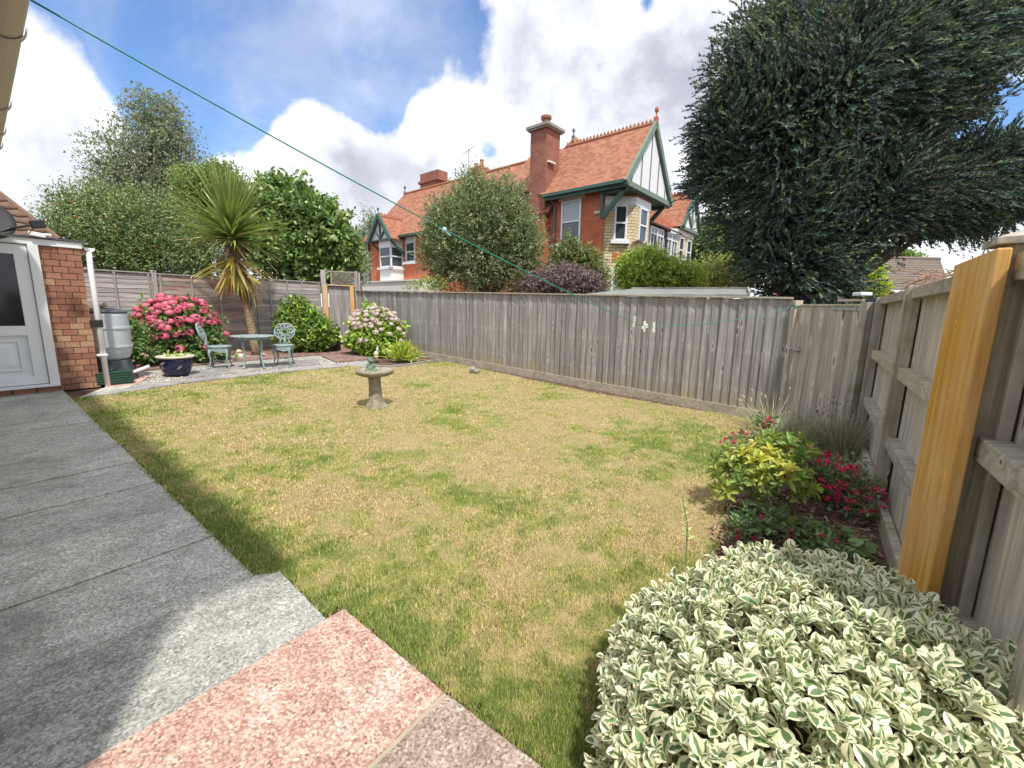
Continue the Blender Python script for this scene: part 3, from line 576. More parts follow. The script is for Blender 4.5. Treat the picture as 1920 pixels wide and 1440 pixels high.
def lap_fence():
    P0 = LF[0]*np.array([1, 1, 0]); D = lambda p: (np.array(p)-P0)@LE
    cuts = [0.05, D(LF[1]), D(LF[2]), D(LF[2])+1.9, D(LF[2])+3.8]
    t = thing('lap_fence', 'grey weathered overlap panel fence behind the palm and pink hydrangea', 'fence', (*((LF[0]+LF[3])/2)[:2], .3))
    tops = [vpl(545, 527, LF[0], LF[3])[2], vpl(392, 520, LF[0], LF[3])[2], vpl(235, 510, LF[0], LF[3])[2]]; tops += [tops[2]]
    ang = math.atan2(LE[1], LE[0]); w = worldloc(t); r = random.Random(4)
    for k in range(4):
        s0, s1 = cuts[k]+.05, cuts[k+1]-.05; zt = tops[k]; zb = gz(*(P0+LE*s0)[:2])+.22; n = 16; ph = (zt-zb-.03)/n; mt = M['lapred'] if k == 1 else M['lap']; ms = []
        for v in range(4):
            b = MB(); V = []; m = 14
            for i in range(m):
                x = (i/(m-1)-.5)*(s1-s0); wv = .007*math.sin(i*1.1+v*2)+r.uniform(-.004, .004); V += [(x, .0, -.02), (x, -.016, -.02+wv), (x, -.006, ph+.01), (x, .006, ph+.01)]
            b.add(V, [(i*4+j, i*4+(j+1) % 4, (i+1)*4+(j+1) % 4, (i+1)*4+j) for i in range(m-1) for j in range(4)]+[(3, 2, 1, 0), tuple((m-1)*4+j for j in range(4))]); ms.append(b.mesh('lap_slat', mt))
        c = P0+LE*(s0+s1)/2
        flip = 0 if np.array([math.sin(ang), -math.cos(ang), 0])@LN > 0 else math.pi
        for i in range(n): link('lap_slat', ms[(i*3+k) % 4], None, t, (c[0]-w.x, c[1]-w.y, zb+i*ph-w.z), (r.uniform(-.02, .02), r.uniform(-.002, .002), ang+flip))
        for q in ((.03, .36, .66, .97) if k != 0 else (.03, .3, .53, .78, .97)):
            p = P0+LE*(s0+(s1-s0)*q)+LN*.03; MB().bar((p[0], p[1], zb-.02), (p[0], p[1], zt), .035, .022, up=LN).build('batten', M['lappost'], t, bevel=.003)
        a, b2 = P0+LE*s0+LN*.015, P0+LE*s1+LN*.015; MB().bar((*a[:2], zt+.008), (*b2[:2], zt+.008), .06, .028).build('capping', M['lappost'], t, bevel=.003)
        a, b2 = P0+LE*(s0-.04), P0+LE*(s1+.04); MB().bar((*a[:2], zb-.12), (*b2[:2], zb-.12), .05, .22).build('gravel_board', M['stone'], t)
        p = P0+LE*cuts[k+1]+LN*.02; MB().bar((p[0], p[1], zb-.25), (p[0], p[1], zt+.06), .09, .085, up=LN).box((p[0], p[1], zt+.07), (.1, .1, .02), None).build('fence_post', M['lappost'], t, bevel=.004)
lap_fence()
def corner_gate():
    A = LF[0]*np.array([1, 1, 0]); B = PF.copy(); e = unit(B-A); L = np.linalg.norm(B-A); nn = np.array([e[1], -e[0], 0]); nn = nn if nn[1] < 0 else -nn
    zg = float(gz(*A[:2])); zt = vpl(640, 536, A, B)[2]; zl = vpl(640, 509, A, B)[2]
    t = thing('corner_gate', 'narrow side gate with a lattice top and orange new posts in the far corner', 'gate', (*((A+B)/2)[:2], zg)); w = worldloc(t)
    a = A+e*.16; b = B-e*.12; n = 7; Lg = np.linalg.norm(b-a); ms = board_meshes('gate_board', Lg/n+.012, M['fence'], 3, .014); ang = math.atan2(e[1], e[0])
    for i in range(n):
        p = a+e*((i+.5)*Lg/n); link('gate_board', ms[i % 3], None, t, (p[0]-w.x, p[1]-w.y, .06), (0, 0, ang), (1, 1, zt-zg-.09))
    def post(s, wd, z1, mt, off=.0): p = A+e*s+nn*off; MB().bar((p[0], p[1], zg-.1), (p[0], p[1], z1), wd, .08, up=nn).build('post', mt, t, bevel=.004)
    post(.02, .14, zl+.03, M['lappost']); post(.07, .13, zt+.0, M['newpost'], .06); post(L-.13, .12, zt-.02, M['newpost'], .05); post(L-.0, .1, zl+.02, M['lappost'], 0); post(L+.09, .06, zl-.02, M['lappost'], -.03)
    MB().bar((*(A+e*.12+nn*.05)[:2], zt+.02), (*(B-e*.03+nn*.05)[:2], zt-.0), .06, .035).build('top_rail', M['newpost'], t, bevel=.003)
    MB().bar((*(A+e*.12)[:2], zl), (*(B-e*.06)[:2], zl-.02), .04, .03).bar((*(A+e*.25)[:2], zt+.03), (*(A+e*.25)[:2], zl-.015), .03, .03, up=nn).build('lattice_frame', M['newpost'] if False else M['lappost'], t)
    x0, x1, z0, z1 = .27, L-.07, zt+.04, zl-.015
    for sg in (1, -1):
        k = x0-(z1-z0)
        while k < x1+(z1-z0):
            pts = []
            for u in (0, 1): pass
            # clip a 45 degree lath to the frame
            xa, xb = (k, k+(z1-z0)); za, zb = (z0, z1) if sg > 0 else (z1, z0)
            if xb > x0 and xa < x1:
                f0 = max(0, (x0-xa)/(xb-xa)); f1 = min(1, (x1-xa)/(xb-xa))
                if f1-f0 > .05:
                    P = lambda f: (*(A+e*(xa+(xb-xa)*f)+nn*(.008*sg))[:2], za+(zb-za)*f)
                    MB().bar(P(f0), P(f1), .008, .018, up=nn).build('lath', M['gate'], t)
            k += .062
corner_gate()
# ------------------------------------------------------------------ right fence
RP = np.array([2.5, 2.59, 0]); RE = unit(np.array([1.53, 2.17, 0])); RN = np.array([-RE[1], RE[0], 0])       # RN points at the lawn
def rs(x, y, off=0.):
    q = vpl(x, y, RP+RN*off, RP+RE+RN*off); return (q-RP)@RE, q[2]
def rp(s, z, off=0.): p = RP+RE*s+RN*off; return (p[0], p[1], z)
def right_fence():
    s_big, _ = rs(1875, 640, .02); s_end = (G1-RP)@RE+.12
    t = thing('side_fence', 'brown grey panel fence with rails and posts along the right side', 'fence', rp((s_big+s_end)/2, 0)); w = worldloc(t)
    ms = board_meshes('fence_board', .128, M['rfence'], 4); ang = math.atan2(RE[1], RE[0]); r = random.Random(8)
    zfar = rs(1661, 556)[1]; znear = rs(1776, 530)[1]
    topf = lambda s: 1.685 if s > s_big else 1.80
    def boards(a, b, top, par):
        w = worldloc(par); n = int((b-a)/.108)
        for i in range(n):
            s = a+(i+.5)*(b-a)/n; p = rp(s, 0, -.045); z0 = gz(p[0], p[1])+.12
            # thin edge, thick edge overlap; the back of the boards faces the garden
            link('fence_board', ms[i % 4], None, par, (p[0]-w.x, p[1]-w.y, z0), (r.uniform(-.004, .004), r.uniform(-.004, .004), ang+math.pi+math.radians(-4)), (1, 1, top-.02-z0))
    boards(s_big+.05, s_end, 1.69, t)
    posts = [s_end-.2, rs(1703, 640)[0], s_big]
    near = thing('near_fence', 'near section of the right fence beside the capped post and variegated shrub', 'fence', rp(s_big-1, 0))
    s_n = rs(1985, 1130)[0]; ztn = rs(1908, 476, .03)[1]
    boards(s_n, s_big+.0, ztn+.0, near)
    MB().bar(rp(s_n-.04, -.05, .0), rp(s_n-.04, ztn+.02, .0), .09, .09, up=RN).build('added_end_post', M['post'], near, bevel=.005)  # added unseen post; fence cut off here so sun reaches the shrub
    z_mid = [rs(1716, 709)[1], rs(1690, 852)[1]]
    segs = [(s_big+.06, posts[1]-.04), (posts[1]+.04, posts[0]-.04), (posts[0]+.045, s_end-.01)]
    for a, b in segs:
        for z, hh in ((1.665, .075), (z_mid[0]-.02, .085), (z_mid[1]-.03, .085)):
            MB().bar(rp(a, z, -.005), rp(b, z, -.005), .075, hh, 0).build('rail', M['rail'], t, bevel=.004)
        p0, p1 = rp(a, 0, -.0), rp(b, 0, -.0)
        MB().bar((p0[0], p0[1], gz(p0[0], p0[1])+.075), (p1[0], p1[1], gz(p1[0], p1[1])+.075), .05, .16).build('gravel_board', M['rail'], t, bevel=.004)
        MB().bar(rp(a-.0, .1, -.02), rp(a-.0, 1.64, -.02), .05, .04, up=RN).build('batten', M['post'], t, bevel=.003)
    for s, z in ((posts[0], 1.7), (posts[1], 1.72)):
        MB().bar(rp(s, -.05, .02), rp(s, z, .02), .085, .085, up=RN).build('post', M['post'], t, bevel=.005)
    zr = rs(1842, 812)[1]
    for z, hh in ((ztn-.045, .09), (zr-.03, .085), (.38, .085)):
        MB().bar(rp(s_n, z, .0), rp(s_big-.06, z, .0), .08, hh).build('rail', M['rail'], near, bevel=.004)
    p0, p1 = rp(s_n, 0), rp(s_big-.05, 0)
    MB().bar((p0[0], p0[1], .05), (p1[0], p1[1], .05), .05, .17).build('gravel_board', M['rail'], near, bevel=.004)
    MB().bar(rp(s_big-.085, 0, -.012), rp(s_big-.085, ztn-.1, -.012), .045, .035, up=RN).build('batten', M['post'], near, bevel=.003)
    # capped post
    pt = thing('capped_post', 'tall square fence post with a pointed wooden cap behind the orange plank', 'post', rp(s_big, 0, .01))
    zc = rs(1880, 474, .01)[1]
    MB().bar(rp(s_big, -.1, .01), rp(s_big, zc, .01), .105, .105, up=RN).build('shaft', M['post'], pt, bevel=.006)
    b = MB(); c = np.array(rp(s_big, zc, .01)); q = [c+RE*(.085*i)+RN*(.085*j) for i, j in ((-1, -1), (1, -1), (1, 1), (-1, 1))]
    V = [tuple(x) for x in q]+[tuple(x+(0, 0, .022)) for x in q]+[tuple(c+(0, 0, .055))]
    b.add(V, [(3, 2, 1, 0), (0, 1, 5, 4), (1, 2, 6, 5), (2, 3, 7, 6), (3, 0, 4, 7), (4, 5, 8), (5, 6, 8), (6, 7, 8), (7, 4, 8)]).build('cap', M['rail'], pt)
    # the new plank standing against it
    sl, _ = rs(1772, 640, .085); sr, _ = rs(1850, 630, .085); zt = rs(1830, 482, .1)[1]; sr += .015
    b = MB(); prof = [(sl, -.02), (sr, -.02), (sr, zt+.005), (sl+.03, zt), (sl+.012, zt-.012), (sl, zt-.05)]
    V = [rp(s, z, .1) for s, z in prof]+[rp(s, z, .062) for s, z in prof]; n = len(prof)
    b.add(V, [tuple(range(n)), tuple(range(n, 2*n))[::-1]]+[(i, n+i, n+(i+1) % n, (i+1) % n) for i in range(n)])
    o = b.build('timber_plank', M['fresh'], None, bevel=.006); tag(o, 'fresh orange timber plank standing upright against the right fence', 'plank')
    # dead stems caught on top
    q = rs(1745, 535)[0]; b = MB(); r2 = random.Random(2)
    for k in range(34):
        s = q+r2.uniform(-.42, .3); z = 1.72+r2.uniform(0, .05); a = np.array(rp(s, z, r2.uniform(-.12, .06))); d = unit(np.array([r2.gauss(0, 1), r2.gauss(0, 1), r2.gauss(0, .28)])); Lk = r2.uniform(.08, .34)
        b.tube([a, a+d*Lk*.5+(0, 0, r2.uniform(-.01, .03)), a+d*Lk], [.004, .003, .0015], 5)
    tag(b.build('dry_stems', plain('dry_stem', (.36, .22, .14), .9, .3, 20, .1)), 'tangle of dead brown stems lying on top of the right fence', 'dead stems')
right_fence()
def behind_corner():
    Pz = 1.66
    t = thing('black_lean_to', 'low black felted roof edge just behind the gate corner', 'shed', (5.2, 5.4, 0))
    MB().box((5.5, 5.55, 1.7), (1.5, .9, .045), None).build('roof', M['lid'], t, bevel=.005); MB().box((5.5, 5.55, .85), (1.4, .8, 1.68)).build('wall', M['rfence'], t)
    c = atY(1627, 551, 5.2); b = MB().prism([(c[0]-.08, c[1], c[2]), (c[0]+.06, c[1], c[2]+.0), (c[0]+.08, c[1]+.15, c[2]), (c[0]-.07, c[1]+.15, c[2])], -.02, .02)
    tag(b.build('white_tray', M['upvc'], bevel=.008), 'small white plastic tray lying on the black roof edge behind the gate', 'tray')
    a, b2 = atY(1573, 563, 5.6), atY(1620, 563, 5.4); tag(MB().bar(a, b2, .1, .03).build('pale_rail', M['rail']), 'pale timber rail behind the top of the gate', 'rail')
    # flat roofed shed beyond the far fence
    t = thing('shed', 'shed with a flat grey felt roof just beyond the board fence', 'shed', (2.2, 10, 0))
    A, B, Cc, Dd = atY(1085, 556, 8.6), atY(1412, 556, 7.2), atY(1400, 541.5, 10.), atY(1190, 541.5, 11.5); z = max(A[2], B[2])
    A[2] = B[2] = 1.78; Cc[2] = 2.0; Dd[2] = 2.0; A = atY(1085, 552, 8.6); B = atY(1405, 552, 7.4); Cc = atY(1402, 541.5, 10.2); Dd = atY(1185, 541.5, 11.6)
    b = MB(); V = [tuple(p) for p in (A, B, Cc, Dd)]+[(p[0], p[1], p[2]-.06) for p in (A, B, Cc, Dd)]
    b.add(V, [(0, 1, 2, 3), (7, 6, 5, 4), (0, 4, 5, 1), (1, 5, 6, 2), (2, 6, 7, 3), (3, 7, 4, 0)]).build('roof', M['felt'], t)
    k = .93; c = (A+B+Cc+Dd)/4; b = MB().prism([tuple((c+(p-c)*k)[:2])+(0,) for p in (A, B, Cc, Dd)], 0, min(A[2], B[2])-.07).build('wall', M['lap'], t)
    for i in range(6):
        f = i/5; p = B+(Cc-B)*f; q = p+(A-B)*.0
    MB().bar(B+(0, 0, .01), Cc+(0, 0, .01), .03, .08).build('fascia', M['rail'], t)
    MB().bar(Dd+(0, 0, .015), Cc+(0, 0, .015), .05, .05).build('roof_edge', M['rail'], t)
behind_corner()
# ------------------------------------------------------------------ outbuilding with the white door
OB = np.array(g(190, 728)); OB = np.array([OB[0], OB[1], 0]); OE = -np.array([.585, .811, 0]); ON = np.array([-OE[1], OE[0], 0]); ON = ON if ON@np.array([1, -1, 0]) > 0 else -ON     # OE runs left along the front, ON faces the camera
def outbuilding():
    zg = float(gz(*OB[:2])); t = thing('brick_outbuilding', 'small flat roofed brick outbuilding with a white half glazed door', 'outbuilding', (*OB[:2], zg)); w = worldloc(t)
    def os_(x, y): 
        q = vpl(x, y, OB, OB+OE); return (q-OB)@OE, q[2]
    P = lambda s, z, o=0.: tuple((OB+OE*s+ON*o)[:2])+(z,)
    zt = os_(150, 467)[1]; zf = os_(147, 455)[1]; s1 = os_(92, 600)[0]; s0 = 0.
    n = 23; z0 = zg+.02; ch = (zt-z0)/n; bl = (s1-s0)/2.75
    bm = MB().box((0, 0, 0), (bl-.009, .1, ch-.009)).mesh('brick', M['brick']); bh = MB().box((0, 0, 0), (bl/2-.009, .1, ch-.009)).mesh('half_brick', M['brick']); bq = MB().box((0, 0, 0), (bl*.75-.009, .1, ch-.009)).mesh('three_quarter_brick', M['brick']); b4 = MB().box((0, 0, 0), (bl*.25-.009, .1, ch-.009)).mesh('quarter_brick', M['brick'])
    ang = math.atan2(OE[1], OE[0]); r = random.Random(6)
    wall = MB().bar(P(s0+.012, (z0+zt)/2, -.07), P(s1+.02, (z0+zt)/2, -.07), .1, zt-z0).build('wall', plain('brown_mortar', (.3, .19, .14), .95, .25, 20, .4), t)
    MB().bar(P(.06, (zg+zt)/2, -.12), P(.06, (zg+zt)/2, -3.6), .1, zt-zg+.1).build('side_wall', M['hbrick'], t)
    for i in range(n):
        lay = [(bm, bl), (bm, bl), (bq, bl*.75)] if i % 2 else [(bh, bl/2), (bm, bl), (bm, bl), (b4, bl*.25)]
        s = s0
        for me, l in lay:
            p = P(s+l/2, z0+(i+.5)*ch, -.05+r.uniform(-.003, .003)); link('brick', me, None, wall, (p[0]-w.x, p[1]-w.y, p[2]-w.z), (r.uniform(-.006, .006), r.uniform(-.004, .004), ang)); s += l
    MB().bar(P(s1+.02, (zg+zt)/2, -.5), P(s1+2.2, (zg+zt)/2, -.5), .1, zt-zg).build('dark_backing', M['dark'], t); MB().bar(P(s1+.02, z0+.045, -.09), P(s1+2., z0+.045, -.09), .08, .1).build('threshold', M['mortar'], t)  # near-black backing sheet stands in for the unlit inside behind the door
    for k in range(8):       # course below the door
        p = P(s1+.115+k*.23, z0+.045, -.045); link('brick', bm, None, wall, (p[0]-w.x, p[1]-w.y, p[2]-w.z), (0, 0, ang), (.225/bl, 1, 1))
    zb = z0+.1
    fr = MB(); fr.bar(P(s1+.045, zb, .0), P(s1+.045, zt, .0), .1, .09, up=ON); fr.build('door_frame', M['white'], t, bevel=.005)
    # door leaf: stiles, rails, glass, raised panel
    d0 = s1+.1; d1 = d0+1.05; st = .13
    o = MB(); o.bar(P(d0+st/2, zb+.03, -.03), P(d0+st/2, zt-.01, -.03), st, .06, up=ON)
    zs = os_(25, 612)[1]
    o.bar(P(d0+st, zt-.075, -.03), P(d1, zt-.075, -.03), .06, .13); o.bar(P(d0+st, zs-.06, -.03), P(d1, zs-.06, -.03), .06, .13); o.bar(P(d0+st, zb+.09, -.03), P(d1, zb+.09, -.03), .06, .12)
    door = o.build('door', M['upvc'], t, bevel=.004)
    MB().bar(P(d0+st-.01, (zs+zt)/2, -.045), P(d1, (zs+zt)/2, -.045), .012, zt-zs).build('glass_pane', M['doorglass'], door)
    MB().bar(P(d0+st-.01, (zs+zb)/2, -.055), P(d1, (zs+zb)/2, -.055), .015, zs-zb).build('lower_panel', M['upvc'], door)
    m = MB(); a, b, za, zz = d0+st+.09, d1+.2, zb+.24, zs-.2
    for q0, q1 in (((a, za), (a, zz)), ((a, zz), (b, zz)), ((a, za), (b, za))): m.bar(P(q0[0], q0[1], -.035), P(q1[0], q1[1], -.035), .02, .03, up=ON if q0[0] == q1[0] else (0, 0, 1))
    m.build('panel_moulding', M['upvc'], door, bevel=.006)
    m = MB(); a2, z2, z3 = a+.1, za+.09, zz-.09; V = [P(a+.015, za+.015, -.047), P(b, za+.015, -.047), P(b, zz-.015, -.047), P(a+.015, zz-.015, -.047), P(a2, z2, -.03), P(b, z2, -.03), P(b, z3, -.03), P(a2, z3, -.03)]
    m.add(V, [(4, 5, 6, 7), (0, 1, 5, 4), (3, 0, 4, 7), (2, 3, 7, 6)]).build('raised_field', M['upvc'], door)
    MB().bar(P(s1+.0, zb+.005, .02), P(d1, zb+.005, .02), .12, .035).build('sill', M['upvc'], t, bevel=.004)
    MB().bar(P(-.015, (zt+zf)/2+.0, .0), P(2.2, (zt+zf)/2, .0), .04, zf-zt-.004).build('fascia', M['white'], t, bevel=.004)
    rf = MB(); rf.bar(P(1.0, zf+.01, -1.9), P(1.01, zf+.01, -1.91), .01, .01)
    b = MB(); c = [P(-.06, 0, .04), P(2.6, 0, .04), P(2.6, 0, -3.7), P(-.06, 0, -3.7)]; b.prism([(x[0], x[1], zf) for x in c], .0, .025).build('roof', M['lid'], t)
    # gutter along the side eave, seen end on, and the pipe
    gp = [np.array(P(-.1, zt+.03, -.02)), np.array(P(-.1, zt-.02, -3.5))]; x = -OE; V = []; nn = 10
    for p in gp:
        for R_ in (.062, .056):
            for j in range(nn+1): a = math.pi*j/nn; V.append(p+x*R_*math.cos(a)+np.array([0, 0, -R_*math.sin(a)]))
    k = nn+1; F = [(j, j+1, 2*k+j+1, 2*k+j) for j in range(nn)]+[(k+j, 3*k+j, 3*k+j+1, k+j+1) for j in range(nn)]+[(j, k+j, k+j+1, j+1) for j in range(nn)]+[(0, 2*k, 3*k, k), (nn, k+nn, 3*k+nn, 2*k+nn)]
    V += [gp[0]+x*.06*math.cos(math.pi*j/nn)+ON*.002+np.array([0, 0, -.06*math.sin(math.pi*j/nn)]) for j in range(nn+1)]; F.append(tuple(range(4*k, 5*k)))
    MB().add(V, F).build('gutter', M['pvcpipe'], t)
    MB().tube([P(-.09, zt-.03, -.05), P(-.09, zt-.12, -.05), P(-.08, zt-.25, -.02), P(-.075, zg+.0, .01)], .036, 12).build('drainpipe', M['pvcpipe'], t, smooth=True)
    zc = os_(170, 607)[1]; MB().bar(P(-.12, zc, .0), P(.02, zc, .0), .085, .11).build('diverter', M['black'], t, bevel=.005)
    zc = os_(182, 666)[1]; MB().bar(P(-.125, zc, .005), P(.0, zc, .005), .085, .028).build('pipe_clip', M['pvcpipe'], t, bevel=.004)
    # satellite dish on the fascia
    c = np.array(P(os_(3, 425)[0]+.16, zf+.12, .3)); dt = thing('satellite_dish', 'dark satellite dish on the white fascia above the door', 'satellite dish', c); b = MB(); V = []; nd = 24; ax = unit(np.array([.75, -.5, .5])); u = unit(np.cross(ax, (0, 0, 1))); v = np.cross(ax, u)
    for R_, dp in ((0, .0), (.1, .008), (.2, .03), (.26, .05)):
        for j in range(nd): a = 2*math.pi*j/nd; V.append(c+u*R_*math.cos(a)+v*R_*1.1*math.sin(a)+ax*dp)
    b.add(V, [(i*nd+j, i*nd+(j+1) % nd, (i+1)*nd+(j+1) % nd, (i+1)*nd+j) for i in range(3) for j in range(nd)]); o = b.build('reflector', M['dish'], dt, smooth=True); sm = o.modifiers.new('thick', 'SOLIDIFY'); sm.thickness = .012
    e = np.array(P(os_(33, 438)[0]-.1, zf+.12, .5)); MB().tube([c-v*.2*(1 if v[2] < 0 else -1)*-1, (c+e)/2+(0, 0, -.06), e], .014, 8).build('feed_arm', M['black'], dt)
    MB().bar(e+OE*.03, e-OE*.1+(0, 0, .03), .09, .1).build('receiver', M['black'], dt, bevel=.01); MB().tube([c, c-ON*.2+(0, 0, -.12), np.array(P(1.02, zf-.02, .0))], .018, 8).build('mount', M['black'], dt)
    MB().tube([e+(0, 0, -.03), e+OE*.06+(0, 0, -.12), e+OE*.25+(0, 0, -.17), np.array(P(1.1, zf-.05, .05))], .006, 6).build('cable', M['black'], dt)
    # pale lamp on the fascia
    q = np.array(P(.5, zf+.06, .06)); tag(MB().bar(q, q-OE*.16+(0, 0, -.02), .05, .055).bar(q-OE*.16, q-OE*.22, .03, .03).build('fascia_box', M['upvc'], bevel=.006), 'little white cable box on top of the fascia', 'cable box')
outbuilding()
def tile_sheet(name, A, B, Cc, Dd, rows, cols, mat, parent, amp=.022, step=.045):
    A, B, Cc, Dd = [np.array(p, float) for p in (A, B, Cc, Dd)]; nrm = unit(np.cross(B-A, Dd-A)); nrm = nrm if nrm[2] > 0 else -nrm
    sub = 4; m = cols*sub+1; u = np.linspace(0, 1, m); wv = amp*np.sin(2*np.pi*np.arange(m)/sub+.6); V = []; Q = []
    for i in range(rows):
        o = 3*i*m
        for f, h in ((i/rows, step), (min(1, (i+1.06)/rows), .006), (i/rows, step-.04)):
            a = A+(Dd-A)*f; b = B+(Cc-B)*f; V.append(a+(b-a)*u[:, None]+nrm*(h+(wv if h != step-.04 else wv-.0))[:, None])
        j = np.arange(m-1); Q.append(np.stack([o+j, o+j+1, o+m+j+1, o+m+j], -1)); Q.append(np.stack([o+j+1, o+j, o+2*m+j, o+2*m+j+1], -1))
    o = npmesh(name, np.concatenate(V), np.concatenate(Q), mat, parent); o['kind'] = 'stuff'; return o
def neighbours():
    # bungalow behind the outbuilding, hipped brown roof
    Y = 10.6; E = atY(112, 452, Y); e = OE; zr = atY(-60, 300, Y+2.5)
    t = thing('tiled_bungalow', 'bungalow with a brown pantiled roof behind the white door outbuilding', 'bungalow', (E[0], E[1], .3))
    ez = E[2]; E0 = np.array([E[0], E[1], ez]); E1 = E0+np.array([OE[0], OE[1], 0])*9; back = -ON; rise = 2.15; run = 1.8
    R0 = E0+OE*1.6+back*run+(0, 0, rise); R1 = E1+back*run+(0, 0, rise)
    # right hip slope and front slope
    tile_sheet('roof', E0, E1, R1, R0, 13, 30, M['btile'], t); E2 = E0+back*2*run
    tile_sheet('roof', E2, E0, R0+(0, 0, 0), R0+(0, 0, .001), 13, 20, M['btile'], t)
    c = [E0+OE*.5+back*.5, E1+back*.5, E1+back*(2*run-.5), E0+OE*.5+back*(2*run-.5)]; MB().prism([(p[0], p[1], 0) for p in c], .1, ez-.02).build('wall', M['hbrick'], t)
    MB().bar(E0+ON*.03+(0, 0, -.02), E1+ON*.03+(0, 0, -.02), .1, .09).build('gutter', M['white'], t)
    MB().tube([R0+(0, 0, .02), E0+(0, 0, .04)], .06, 8).tube([R0+(0, 0, .02), R1+(0, 0, .02)], .08, 8).build('hip_ridge', M['btile'], t)
    # far bungalow on the right, over the gate corner
    Y = 24.; A, B, Cc = atY(1600, 541, Y), atY(1782, 541, Y), atY(1762, 487, Y+3.4); Dd = atY(1560, 487, Y+3.4)
    for p in (B,): p[2] = A[2]
    Dd[2] = Cc[2]; A = A+(A-B)*.2; Dd = Dd+(Dd-Cc)*.12; A[2] = B[2]
    t = thing('far_bungalow', 'distant bungalow with a grey brown tiled roof right of the dark yew', 'bungalow', (*((A+B)/2)[:2], 0))
    tile_sheet('roof', A, B, Cc, Dd, 13, 44, M['gtile'], t)
    MB().bar(A+(0, -.1, -.1), B+(0, -.1, -.1), .14, .14).build('gutter', M['upvc'], t); MB().tube([Dd+(0, 0, .05), Cc+(0, 0, .05)], .1, 8).build('ridge', M['gtile'], t)
    MB().prism([(A[0]+.4, A[1]+.4, 0), (B[0]-.4, B[1]+.4, 0), (B[0]-.4, B[1]+6, 0), (A[0]+.4, A[1]+6, 0)], 0, A[2]-.06).build('wall', M['hbrick'], t)
    B2 = B+np.array([0, 7., 0]); MB().add([tuple(B), tuple(B2), tuple(Cc)], [(0, 1, 2)]).add([tuple(A+(0, 7, 0)), tuple(B2), tuple(Cc), tuple(Dd)], [(0, 1, 2, 3)]).build('rear_slope', M['gtile'], t)
neighbours()
# ------------------------------------------------------------------ our own bungalow: wall and eave over the patio
def bungalow():
    zG = 2.5; a = atZ(66, 0, zG); b = atZ(3, 290, zG); e = unit((b-a)*np.array([1, 1, 0])); nI = np.array([-e[1], e[0], 0]); nI = nI if nI@np.array([-.6, -.8, 0]) > 0 else -nI
    t = thing('bungalow', 'house wall and eave with a cream gutter at the top left corner', 'house', (*a[:2], 0))
    global SHADE_A, SHADE_E; SHADE_A, SHADE_E = a, e
    wv = np.array([-.76, .649, 0]); s0, s1 = float((1.2-a@wv)/(e@wv)), 7.5; P = lambda s, o, z: tuple((a+e*s+nI*o)[:2])+(z,)
    # half round gutter
    R_ = .058; nn = 14; V = []; n2 = 2
    for s in (s0, s1):
        for q in (R_, R_-.004):
            for j in range(nn+1): an = math.pi*j/nn; V.append(P(s, R_+q*math.cos(an), zG+.05-q*math.sin(an)))
    k = nn+1; F = [(j, j+1, 2*k+j+1, 2*k+j) for j in range(nn)]+[(k+j, 3*k+j, 3*k+j+1, k+j+1) for j in range(nn)]+[(j, k+j, k+j+1, j+1) for j in range(nn)]+[(0, 2*k, 3*k, k), (nn, k+nn, 3*k+nn, 2*k+nn)]
    gt = MB().add(V, F).build('gutter', M['gutter'], t)
    for px, py in ((30, 74), (12, 207), (8, 256), (3, 282)):
        q = atZ(px, py, zG); s = (q-a)@e; b = MB()
        V = [];
        for ds in (-.014, .014):
            for j in range(nn+1): an = math.pi*j/nn; V.append(P(s+ds, R_+(R_+.004)*math.cos(an), zG+.05-(R_+.004)*math.sin(an)))
        b.add(V, [(j, j+1, k+j+1, k+j) for j in range(nn)]); o = b.build('gutter_joint', M['gutter'], gt); o.modifiers.new('thick', 'SOLIDIFY').thickness = .006
    MB().bar(P(s0, 2*R_+.02, zG+.0), P(s1, 2*R_+.02, zG+.0), .025, .2).build('fascia', M['gutter'], t)
    MB().prism([P(s0, .14, zG-.09), P(s1, .14, zG-.09), P(s1, .5, zG-.09), P(s0, .5, zG-.09)], 0, .015).build('soffit', M['white'], t)
    MB().prism([P(s0+.05, .46, 0), P(s1, .46, 0), P(s1, 6, 0), P(s0+.05, 6, 0)], 0, zG-.08).build('wall', M['render'], t)  # unseen house wall, given white so it bounces light onto the patio
    MB().prism([P(s0-4.5, 1.65, 0), P(s0+.05, 1.65, 0), P(s0+.05, 6, 0), P(s0-4.5, 6, 0)], 0, zG-.08).build('set_back_wall', M['render'], t)
    MB().bar(P(s0-4.5, 1.21, zG), P(s0, 1.21, zG), .1, .12).build('set_back_gutter', M['gutter'], t)
    MB().add([P(s0-4.5, 1.22, zG+.07), P(s0-.16, 1.22, zG+.07), P(s0-.16, 4.2, zG+2.2), P(s0-4.5, 4.2, zG+2.2), P(s0-4.5, 1.22, zG+.04), P(s0-.16, 1.22, zG+.04), P(s0-.16, 4.2, zG+2.17), P(s0-4.5, 4.2, zG+2.17)], [(0, 1, 2, 3), (7, 6, 5, 4), (0, 4, 5, 1), (2, 6, 7, 3), (0, 3, 7, 4)]).build('set_back_roof', M['btile'], t)
    MB().add([P(s0-.15, .05, zG+.07), P(s1, .05, zG+.07), P(s1, 4.2, zG+2.2), P(s0-.15, 4.2, zG+2.2), P(s0-.15, .05, zG+.04), P(s1, .05, zG+.04), P(s1, 4.2, zG+2.17), P(s0-.15, 4.2, zG+2.17)], [(0, 1, 2, 3), (7, 6, 5, 4), (0, 4, 5, 1), (2, 6, 7, 3), (0, 3, 7, 4)]).build('roof', M['btile'], t)
bungalow()
